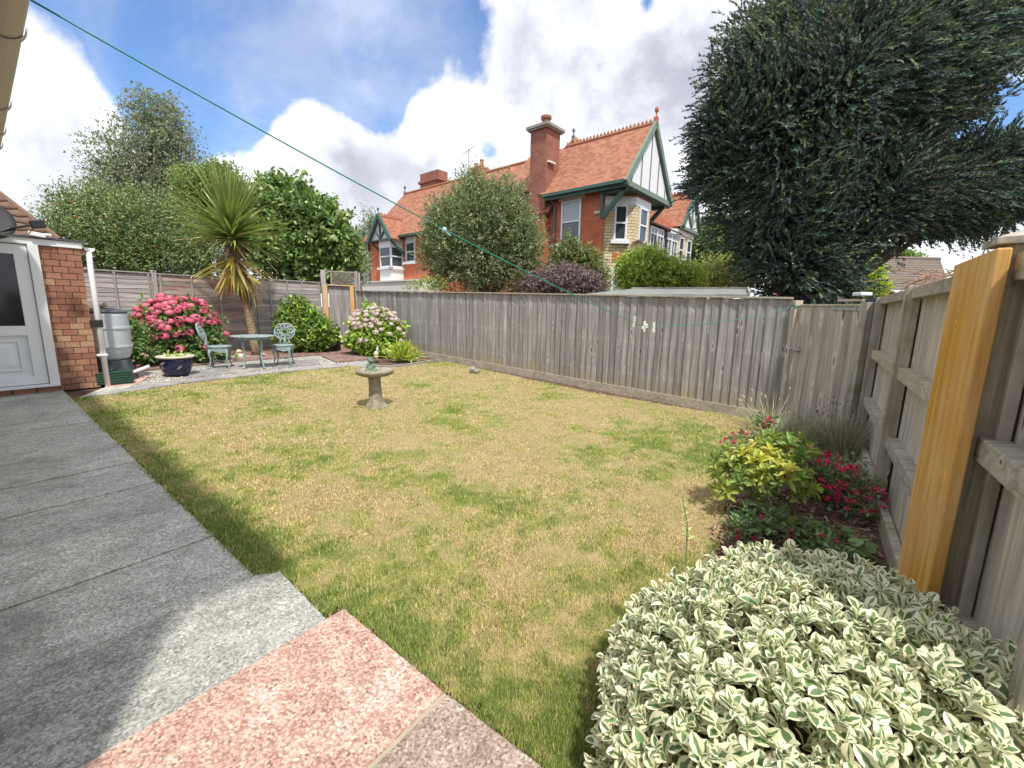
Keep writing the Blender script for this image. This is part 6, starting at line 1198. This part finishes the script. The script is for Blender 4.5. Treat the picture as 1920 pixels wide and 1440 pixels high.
def ornaments():
    # stone snail on the lawn
    c = np.array(g(889, 702)); c[2] = gz(c[0], c[1])+.03; b = MB(); b.ball(c+(-.03, 0, .07), (.075, .05, .07), 14, 10); b.ball(c+(-.03, -.035, .08), (.04, .025, .035), 10, 8); b.ball(c+(.055, -.02, .035), (.055, .04, .035), 12, 8); b.ball(c+(.1, -.03, .06), (.028, .028, .04), 10, 8); b.ball(c+(0, 0, .14), (.028, .028, .02), 8, 6)
    ob = tag(b.build('stone_snail', M['stone'], smooth=True), 'pale stone snail ornament on the lawn by the board fence', 'ornament'); m = ob.modifiers.new('fuse', 'REMESH'); m.mode = 'VOXEL'; m.voxel_size = .007
    # pale bird ornament by the clump
    c = np.array(g(706, 680)); c[2] = gz(c[0], c[1])+.01; t = thing('bird_ornament', 'white and yellow bird ornament standing between the pale hydrangea and green clump', 'ornament', c); b = MB()
    for p, r in (((0, 0, .2), (.055, .05, .07)), ((.03, 0, .3), (.03, .03, .06)), ((.035, 0, .37), (.015, .015, .035))): b.ball(c+p, r, 10, 8)
    b.build('body', M['creamrim'], t, smooth=True); MB().ball(c+(0, 0, .13), (.06, .055, .035), 10, 7).build('belly', plain('yellow_glaze', (.6, .45, .15), .4, .2, 9, 0), t, smooth=True); MB().ball(c+(0, 0, .05), (.07, .06, .06), 8, 6).build('base', M['quarry'], t)
    # pale boulders at the palm foot and the border
    lab = [((420, 676), .09, 'white stone under the side on chair'), ((436, 672), .06, 'small white round stone between chair and table'), ((452, 673), .1, 'cream knobbly stone left of the table legs'), ((464, 672), .07, 'cream stone just left of the table leg at the palm foot'), ((494, 668), .06, 'little pale stone right of the table at the palm foot'), ((448, 662), .08, 'grey white stone against the foot of the overlap fence'), ((292, 683), .1, 'cream boulder below the pink hydrangea'), ((432, 680), .05, 'flat pale stone on the border edge behind the chair')]
    for i, (p, s, lb) in enumerate(lab):
        c = np.array(g(*p)); c[2] = gz(c[0], c[1])+s*.45; r = np.random.default_rng(i); b = MB().ball(c, (s, s*.8, s*.75), 10, 8)
        b.v = [tuple(np.array(v)+r.normal(0, s*.09, 3)) for v in b.v]; ob = tag(b.build('stone', M['rock'], smooth=True), lb, 'stone', 'pale stones along the border'); m = ob.modifiers.new('fuse', 'REMESH'); m.mode = 'VOXEL'; m.voxel_size = s*.12; m.use_smooth_shade = True
    # black composter
    c = np.array(g(611, 661))+np.array([.0, .25, 0]); c[2] = gz(c[0], c[1])+.0; t = thing('compost_bin', 'black plastic compost bin between the glossy bush and the corner gate', 'compost bin', c); MB().lathe([(0, 0), (.3, 0), (.27, .55), (.29, .56), (.29, .6), (.26, .61), (0, .61)], 20, c).build('body', M['black'], t); MB().lathe([(0, .6), (.3, .6), (.31, .66), (.2, .74), (0, .76)], 20, c).build('lid', M['lid'], t)
ornaments()
# ------------------------------------------------------------------ washing line
def washing_line():
    A = atZ(58, 0, 2.44); B = np.array([*(PG+GN*.06)[:2], 1.61]); K = vpl(1208, 613, A, B); 
    def sag(a, b, s, n=24): 
        a, b = np.array(a), np.array(b); f = np.linspace(0, 1, n)[:, None]; p = a+(b-a)*f; p[:, 2] -= (4*s*f*(1-f))[:, 0]; return p
    pts = np.concatenate([sag(A, K, .05), sag(K, B, .06)[1:]])
    t = thing('washing_line', 'green plastic washing line strung from the eave to the gate post', 'washing line', K)
    MB().tube(pts, .0032, 8).build('line', M['rope'], t, smooth=True)
    q = vpl(845, 440, A, B); p = pts[np.argmin(np.abs(proj(pts)[:, 0]-845))]; MB().ball(p, .014, 8, 6).tube([p, p+(.03, .02, -.03)], .004, 5).tube([p, p+(-.03, .02, .012)], .004, 5).build('knot', plain('pale_blue_cord', (.45, .6, .68), .6, .1, 9, 0), t)
    e = unit((B-A)*np.array([1, 1, 0])); n = np.array([-e[1], e[0], 0])
    labs = ['cream clothes peg at the left end of the bunch on the washing line', 'white clothes peg standing second in the bunch on the line', 'white clothes peg hanging sideways in the middle of the bunch', 'white clothes peg at the right end of the bunch on the line']
    for k, (px, tilt) in enumerate(((1193, .12), (1200, .0), (1212, 1.35), (1224, -.03))):
        c = pts[np.argmin(np.abs(proj(pts)[:, 0]-px))]; ob = thing('clothes_peg', labs[k], 'clothes peg', c, 0, 'clothes pegs on the washing line'); ax = unit(np.array([0, 0, 1.])*math.cos(tilt)+e*math.sin(tilt)); sd = np.cross(ax, n); mt = M['creamrim'] if k == 0 else M['peg']
        flip = -1 if k == 3 else 1
        for s in (-1, 1): MB().bar(c-ax*.04*flip+sd*.004*s, c+ax*.05*flip+sd*.011*s, .012, .008, up=n).build('prong', mt, ob, bevel=.001)
        MB().tube([c-sd*.012+ax*.005, c+sd*.012+ax*.005], .005, 6).build('spring', M['steel'], ob)
washing_line()
# ------------------------------------------------------------------ foreground shrubs
def leaf_variants(kind, n, mats):
    """Whole leaves: a blade with a cream edge round an uneven green heart, cupped along the midrib."""
    out = []; r = random.Random(12)
    for k in range(n):
        vk = (1., .8, 1.15, .35, 1.)[k % 5]; m = 9; rim = []; inn = []; mid = []
        for i in range(m):
            f = i/(m-1); w = .3*(math.sin(math.pi*f**1.2)**.62) if 0 < f < 1 else .0; q = r.uniform(.22, .62)*vk if kind == 'variegated' else .55
            if f < .1 or f > .86: q *= .45
            cu = .07*math.sin(math.pi*f)-.12*f*f; 
            rim.append((f, w, cu+w*.34)); inn.append((f, w*q, cu+w*q*.2)); mid.append((f, 0, cu-.012))
        b = MB(); V = mid[:]
        for sgn in (1, -1):
            V += [(x, y*sgn*(1 if kind != 'variegated' else r.uniform(.92, 1.06)), z) for x, y, z in inn]; V += [(x, y*sgn, z) for x, y, z in rim]
        F0 = []; F1 = []
        for sg, o in ((1, m), (-1, 3*m)):
            for i in range(m-1):
                a = (i, i+1, o+i+1, o+i); c = (o+i, o+i+1, o+m+i+1, o+m+i); 
                if sg < 0: a = a[::-1]; c = c[::-1]
                F0.append(a); F1.append(c)
        b.add(V, F0, 0); b.add([], [], 1); b.f += F1; b.m += [1]*len(F1); out.append(b.mesh('leaf', mats))
        out[-1].polygons.foreach_set('use_smooth', [True]*len(out[-1].polygons))
    return out
def leaf_objects(parent, pos, ax, nr, L, variants, n_obj, seed, stuffname='leaves'):
    """The leaves that show largest become parts; the rest are joined into one."""
    r = np.random.default_rng(seed); px = proj(pos); dist = np.linalg.norm(pos-CAMP, axis=1); view = unit(CAMP-pos); face = np.abs((unit(nr)*view).sum(1)); inn = (px[:, 0] > 5) & (px[:, 0] < 1915) & (px[:, 1] > 5) & (px[:, 1] < 1435)
    score = L/dist*(.4+face)*inn*r.uniform(.93, 1.07, len(L)); order = np.argsort(-score); big = order[:n_obj]; rest = order[n_obj:]
    t = unit(ax); b = unit(np.cross(nr, t)); nn = np.cross(t, b); w = np.array(worldloc(parent)); vi = r.integers(0, len(variants), len(L))
    for i in big:
        o = link('leaf', variants[vi[i]], None, parent); o.matrix_local = Matrix(((t[i][0]*L[i], b[i][0]*L[i], nn[i][0]*L[i], pos[i][0]-w[0]), (t[i][1]*L[i], b[i][1]*L[i], nn[i][1]*L[i], pos[i][1]-w[1]), (t[i][2]*L[i], b[i][2]*L[i], nn[i][2]*L[i], pos[i][2]-w[2]), (0, 0, 0, 1)))
    Vs = []; Fs = []; Ms = []; off = 0
    for v, me in enumerate(variants):
        ii = rest[vi[rest] == v]
        if not len(ii): continue
        tv = np.zeros(len(me.vertices)*3, np.float32); me.vertices.foreach_get('co', tv); tv = tv.reshape(-1, 3); tf = np.array([tuple(p.vertices) for p in me.polygons]); mi = np.array([p.material_index for p in me.polygons])
        V, F, _ = scatter(tv, tf, pos[ii], ax[ii], nr[ii], L[ii]); Vs.append(V); Fs.append(F+off); off += len(V); Ms.append(np.tile(mi, len(ii)))
    o = npmesh(stuffname, np.concatenate(Vs), np.concatenate(Fs), variants[0].materials[0], parent, None, True)
    for mt in list(variants[0].materials)[1:]: o.data.materials.append(mt)
    o.data.polygons.foreach_set('material_index', np.concatenate(Ms).astype(np.int32)); o['kind'] = 'stuff'
def rosettes(r, tips, axis, per, L, spread=(.35, 1.15), step=.006):
    n = len(tips); P = np.repeat(tips, per, 0); A = np.repeat(unit(axis), per, 0); k = np.tile(np.arange(per), n); az = k*2.4+np.repeat(r.uniform(0, 6.28, n), per); f = k/(per-1)
    ref = np.where(np.abs(A[:, 2:3]) < .9, np.array([[0, 0, 1.]]), np.array([[1., 0, 0]])); x = unit(np.cross(A, ref)); y = np.cross(A, x); rad = x*np.cos(az)[:, None]+y*np.sin(az)[:, None]
    th = spread[1]+(spread[0]-spread[1])*f+r.normal(0, .13, n*per); ax = A*np.cos(th)[:, None]+rad*np.sin(th)[:, None]; nr = A*np.sin(th)[:, None]-rad*np.cos(th)[:, None]
    pos = P+A*(step*k)[:, None]-A*step*per*.6; LL = L*(1-.35*f)*r.uniform(.75, 1.2, n*per); return pos, ax, unit(nr+r.normal(0, .12, nr.shape)), LL
def mound_tips(r, lobes, spacing, tries, facing=None):
    tips = []; nor = []
    vol = np.array([l[1].prod()**(2/3) for l in lobes]); 
    for _ in range(tries):
        i = r.choice(len(lobes), p=vol/vol.sum()); c, R = lobes[i]; d = unit(r.normal(size=3)); 
        if d[2] < -.15: continue
        p = c+d*R; n = unit(d/R)
        if any((((p-c2)/R2)**2).sum() < .93 for j, (c2, R2) in enumerate(lobes) if j != i): continue
        if p[2] < gz(p[0], p[1])+.03: continue
        tips.append(p); nor.append(n)
    tips = np.array(tips); nor = np.array(nor); keep = []; grid = {}
    for i, p in enumerate(tips):
        key = tuple(np.floor(p/spacing).astype(int)); ok = True
        for dx in (-1, 0, 1):
            for dy in (-1, 0, 1):
                for dz in (-1, 0, 1):
                    for j in grid.get((key[0]+dx, key[1]+dy, key[2]+dz), ()):
                        if np.linalg.norm(tips[j]-p) < spacing: ok = False
        if ok: grid.setdefault(key, []).append(i); keep.append(i)
    return tips[keep], nor[keep]
def euonymus():
    cream = solidleaf('cream_leaf_edge', (.88, .86, .6), .08, .25, .38); heart = solidleaf('green_leaf_heart', (.15, .25, .1), .35, .15, .33)
    # a broad low mound against the fence
    S = lambda px, py, z: atZ(px, py, z)
    lobes = [(np.array([.98, 1.22, .12]), np.array([.62, .52, .44])), (np.array([.78, 1.02, .1]), np.array([.5, .44, .42])), (np.array([1.22, 1.36, .12]), np.array([.42, .42, .43])), (np.array([.62, .95, .05]), np.array([.36, .34, .32])), (np.array([1.12, 1.55, .15]), np.array([.4, .3, .34])), (np.array([1.2, 1.05, .12]), np.array([.5, .4, .45])), (np.array([.85, 1.42, .1]), np.array([.36, .3, .34]))]
    base = (.98, 1.22, float(gz(.98, 1.22))); t = thing('variegated_euonymus', 'cream edged variegated euonymus shrub filling the bottom right corner', 'shrub', base)
    b = MB(); rr = random.Random(3)
    for c, R in lobes:
        for k in range(7): d = unit(np.array([rr.gauss(0, 1), rr.gauss(0, 1), abs(rr.gauss(0, 1))])); b.tube([np.array(base), (np.array(base)+c)/2+(0, 0, .08), c+d*R*.92], [.014, .009, .004], 6)
    b.build('branches', M['bark'], t)
    r = np.random.default_rng(15); tips, nor = mound_tips(r, [(c+(0, 0, .035), R) for c, R in lobes], .034, 20000); nor = unit(nor+np.array([0, 0, .6])+r.normal(0, .22, nor.shape)); tips = tips+nor*r.uniform(-.045, .025, (len(tips), 1))
    pos, ax, nr, L = rosettes(r, tips, nor, 9, .049, (.3, 1.25)); 
    t2, n2 = mound_tips(r, [(c, R*.88) for c, R in lobes], .046, 8000); p2, a2, q2, L2 = rosettes(r, t2, unit(n2+r.normal(0, .4, n2.shape)), 6, .05); pos, ax, nr, L = [np.concatenate(z) for z in ((pos, p2), (ax, a2), (nr, q2), (L, L2))]
    t3, n3 = mound_tips(r, [(c, R*.72) for c, R in lobes], .06, 5000); p3, a3, q3, L3 = rosettes(r, t3, unit(n3+r.normal(0, .5, n3.shape)), 6, .06); pos, ax, nr, L = [np.concatenate(z) for z in ((pos, p3), (ax, a3), (nr, q3), (L, L3))]
    L = L*r.choice([.7, .9, 1., 1.1, 1.3], len(L)); ax = unit(ax+r.normal(0, .16, ax.shape))
    leaf_objects(t, pos, ax, nr, L, leaf_variants('variegated', 12, [heart, cream]), 300, 3)
    # a reverted shoot
    a = np.array(atY(1290, 1020, 1.55)); p = thing('tall_shoot', 'single thin pale green shoot standing up out of the variegated shrub', 'shoot', a); top = a+np.array([-.03, .02, .19]); MB().tube([a-(0, 0, .1), a*.6+top*.4+(.006, 0, 0), top], [.0035, .003, .002], 6).build('stem', plain('green_stem', (.2, .25, .1), .6, .2, 20, 0), p)
    n = 26; f = np.repeat(np.linspace(.1, 1, n//2), 2); pos = a+(top-a)*f[:, None]; az = np.arange(n)*1.7; axx = np.stack([np.cos(az), np.sin(az), .5+0*az], -1); V, F, C = scatter(LEAF6[0], LEAF6[1], pos, axx, np.tile([0, 0, 1.], (n, 1))+axx*.2, .03*(1.1-.6*f), np.tile([.3, .36, .14], (n, 1)), .8); npmesh('leaves', V, F, M['leaf'], p, C)
euonymus()
def yellow_shrub():
    c = np.array(g(1440, 975)); z = float(gz(c[0], c[1])); base = (c[0], c[1], z); t = thing('yellow_leaved_shrub', 'golden yellow and green whorled leaf shrub on a leaning stem in the bed', 'shrub', base)
    lobes = [(atY(1425, 885, 3.05), np.array([.3, .28, .17])), (atY(1465, 850, 3.2), np.array([.22, .24, .13])), (atY(1375, 905, 3.05), np.array([.16, .2, .17])), (atY(1465, 905, 2.85), np.array([.2, .2, .14]))]
    MB().tube([atY(1518, 998, 2.62), atY(1490, 955, 2.8), atY(1440, 905, 3.05)], [.016, .014, .01], 7).tube([atY(1470, 935, 2.9), atY(1420, 915, 3.), atY(1380, 910, 3.05)], [.01, .008, .005], 6).tube([atY(1450, 915, 3.), atY(1470, 870, 3.1), atY(1480, 840, 3.2)], [.01, .008, .004], 6).build('stem', M['bark'], t)
    r = np.random.default_rng(22); lobes = [(c_, R*.9) for c_, R in lobes]; tips, nor = mound_tips(r, lobes, .075, 2600); nor = unit(nor+np.array([0, 0, .5])+r.normal(0, .25, nor.shape))
    t2, n2 = mound_tips(r, [(c_, R*.75) for c_, R in lobes], .08, 900); tips = np.concatenate([tips, t2]); nor = np.concatenate([nor, unit(n2+r.normal(0, .4, n2.shape))])
    yel = solidleaf('golden_leaf', (.56, .56, .1), .25, .28, .38); gre = solidleaf('fresh_green_leaf', (.22, .31, .08), .3, .25, .38); mids = solidleaf('lime_leaf', (.38, .45, .09), .25, .28, .38)
    top = tips[:, 2] > np.percentile(tips[:, 2], 52); lft = tips[:, 0] < np.percentile(tips[:, 0], 65); grp = np.where(top & lft & (r.random(len(tips)) < .8), 0, np.where(r.random(len(tips)) < .4, 2, 1))
    for gi, mt in enumerate((yel, gre, mids)):
        m = grp == gi; pos, ax, nr, L = rosettes(r, tips[m]+r.normal(0, .022, (m.sum(), 3)), nor[m], 9, .095, (.45, 1.45), .004); vs = leaf_variants('plain', 3, [mt, mt])
        for me in vs:
            for v in me.vertices: v.co.y *= .55
        leaf_objects(t, pos, ax, nr, L, vs, 95, gi)
yellow_shrub()
def bed_plants():
    # fuchsia-like red flowers
    red = petalmat('crimson_petal', [(0, (.66, .03, .1)), (.5, (.8, .05, .16)), (1, (.85, .14, .25))])
    def bell(name):
        b = MB()
        for k in range(4): a = k*math.pi/2; d = np.array([math.cos(a), math.sin(a), 0]); s = np.array([-d[1], d[0], 0]); b.add([np.array([0, 0, 0]), d*.35+s*.2+(0, 0, -.35), d*.95+(0, 0, -.15), d*.35-s*.2+(0, 0, -.35)], [(0, 1, 2), (0, 2, 3)])
        b.tube([(0, 0, .35), (0, 0, -.1)], [.08, .14], 6).lathe([(.0, -.1), (.22, -.2), (.26, -.5), (.2, -.7), (.0, -.6)], 8).tube([(0, 0, -.5), (.03, 0, -1.1)], .03, 4); return b.mesh(name, red)
    fm = bell('flower')
    def fuchsia(label, px, blp, nfl, seed, ntw):
        c = np.array(g(*px)); z = float(gz(c[0], c[1])); bl = [(np.array([c[0]+a, c[1]+b_, z+h]), np.array(R), 1.) for a, b_, h, R in blp]
        t = tree('fuchsia', label, 'fuchsia', (c[0], c[1], z), bl, dict(ntw=ntw, per=7, twl=.1, leaf=.04, wsc=.85, cols=[(.07, .12, .045), (.095, .15, .06), (.055, .09, .04)], tmpl=LEAF6, up=.3, inner=.3), r0=.012, seed=seed, stem='stem', part='foliage', mat='leaf')
        w = np.array(worldloc(t)); r = np.random.default_rng(seed); p, d, _ = sample_blobs(r, bl, nfl*4, .95); k = [i for i in range(len(p)) if d[i][2] > -.2 and (d[i][1] < .35 or d[i][2] > .4)][:nfl]
        for i in k: link('flower', fm, None, t, p[i]-w, (r.normal(0, .5), r.normal(0, .5), r.uniform(0, 6)), (.036*r.uniform(.8, 1.25),)*3)
    fuchsia('crimson flowered fuchsia sprawling behind the yellow leaved shrub', (1555, 955), [(0, .1, .22, (.26, .3, .2)), (-.08, .45, .24, (.3, .26, .2)), (.12, -.12, .14, (.24, .2, .14)), (-.2, .8, .22, (.28, .24, .2)), (.16, .3, .16, (.2, .26, .14))], 200, 51, 480)
    fuchsia('low crimson flowered fuchsia at the front between the kerb and the variegated shrub', (1400, 1010), [(0, 0, .06, (.12, .12, .07)), (.3, -.2, .08, (.2, .14, .08)), (.12, -.05, .1, (.14, .12, .08))], 16, 52, 150)
    fuchsia('little red flowered fuchsia tip above the yellow shrub', (1440, 840), [(0, .1, .28, (.08, .08, .07)), (0.02, .1, .14, (.06, .06, .14))], 12, 53, 60)
    # round leaved plants
    def roundleaf(label, px, n, R, sz, col, seed):
        c = np.array(g(*px)); z = float(gz(c[0], c[1])); r = np.random.default_rng(seed); a = r.uniform(0, 6.28, n); q = R*r.random(n)**.5; p = np.stack([c[0]+q*np.cos(a), c[1]+q*np.sin(a), z+.1-.05*q/R+r.random(n)*.05], -1)
        t = thing('leafy_plant', label, 'plant', (c[0], c[1], z)); m = 12; tv = [(0.1, 0, 0)]+[(.5-.55*math.cos(2*math.pi*k/m)*(1+.06*math.cos(6*k)), .52*math.sin(2*math.pi*k/m)*(1+.06*math.cos(6*k)), .05*math.cos(4*math.pi*k/m)) for k in range(m)]; tf = [(0, 1+k, 1+(k+1) % m) for k in range(m)]
        cl = np.array(col)*r.uniform(.75, 1.3, (n, 1)); V, F, C = scatter(tv, tf, p, np.stack([np.cos(a), np.sin(a), -.15+r.normal(0, .2, n)], -1), unit(r.normal(0, .28, (n, 3))+(0, 0, 1)), sz*r.uniform(.7, 1.25, n), cl); npmesh('foliage', V, F, M['leaf'], t, C)
        b = MB()
        for i in range(0, n, 3): b.tube([(c[0], c[1], z), p[i]], .003, 4)
        b.build('stems', M['greenplastic'] if False else M['leafstem'], t)
    M['leafstem'] = plain('leaf_stalk', (.12, .16, .06), .6, .2, 9, 0)
    roundleaf('bluish green round leaved plant at the lawn edge of the bed', (1425, 985), 34, .15, .075, (.11, .19, .1), 61)
    roundleaf('dark round leaved plant behind the variegated shrub', (1560, 1035), 46, .2, .06, (.085, .14, .045), 62)
    roundleaf('small yellowish round leaved plant below the leaning stem', (1505, 1005), 26, .1, .05, (.17, .2, .05), 63)
    # lavender and wispy grasses at the gate
    def wisps(name, label, cat, px, n, R, H, col, seed, heads=None, lean=.45):
        c = np.array(g(*px)); z = float(gz(c[0], c[1])); r = np.random.default_rng(seed); a = r.uniform(0, 6.28, n); q = r.random(n)**.5; base = np.stack([c[0]+R*.55*q*np.cos(a), c[1]+R*.4*q*np.sin(a), np.full(n, z)], -1)
        ax = np.stack([np.cos(a)*q*lean*2, np.sin(a)*q*lean*1.5, np.ones(n)], -1)+r.normal(0, .14, (n, 3)); L = H*r.uniform(.55, 1.1, n); tv = [(0, .5, 0), (0, -.5, 0), (.5, .4, .03), (.5, -.4, .03), (1, 0, -.06)]
        cl = np.array(col)[r.integers(0, len(col), n)]*r.uniform(.7, 1.3, (n, 1)); V, F, C = scatter(tv, BLADE[1], base, ax, np.stack([-np.cos(a), -np.sin(a), .3+0*a], -1), L, cl, .006/L); t = thing(name, label, cat, (c[0], c[1], z)); npmesh('blades', V, F, M['leaf'], t, C)
        if heads:
            k = r.choice(n, heads[0]); tip = base[k]+unit(ax[k])*L[k][:, None]; b = MB().ball((.5, 0, 0), (.5, .16, .16), 6, 5); tv2 = np.array(b.v); tri = np.array([(f[0], f[1], f[2]) for f in b.f]+[(f[0], f[2], f[3]) for f in b.f]); V, F, C = scatter(tv2, tri, tip, ax[k], np.roll(ax[k], 1, 1), r.uniform(*heads[1], heads[0]), np.tile(heads[2], (heads[0], 1))); o = npmesh('seed_heads', V, F, M['leaf'], t, C); o['kind'] = 'stuff'
    wisps('lavender', 'grey green lavender clump at the foot of the gate', 'lavender', (1500, 835), 1000, .6, .4, [(.17, .19, .12), (.2, .21, .14), (.14, .16, .1), (.24, .22, .16)], 71, (50, (.025, .04), (.2, .17, .17)), .6)
    wisps('ornamental_grass', 'wispy pale grass arching before the gate post', 'grass clump', (1445, 808), 190, .42, .6, [(.24, .23, .17), (.2, .21, .13), (.17, .2, .1)], 72, (26, (.04, .07), (.3, .27, .23)), .8)
    wisps('seeding_perennial', 'thin brownish seed headed plant in the corner by the hinge post', 'plant', (1580, 858), 620, .34, .62, [(.15, .16, .1), (.19, .18, .13), (.13, .11, .08)], 73, (150, (.018, .03), (.07, .05, .05)), .4)
    wisps('dry_grass', 'silvery dry stems lying over the bark below the side fence', 'grass clump', (1585, 905), 520, .4, .34, [(.24, .23, .19), (.18, .19, .14)], 74, None, 1.1)
bed_plants()
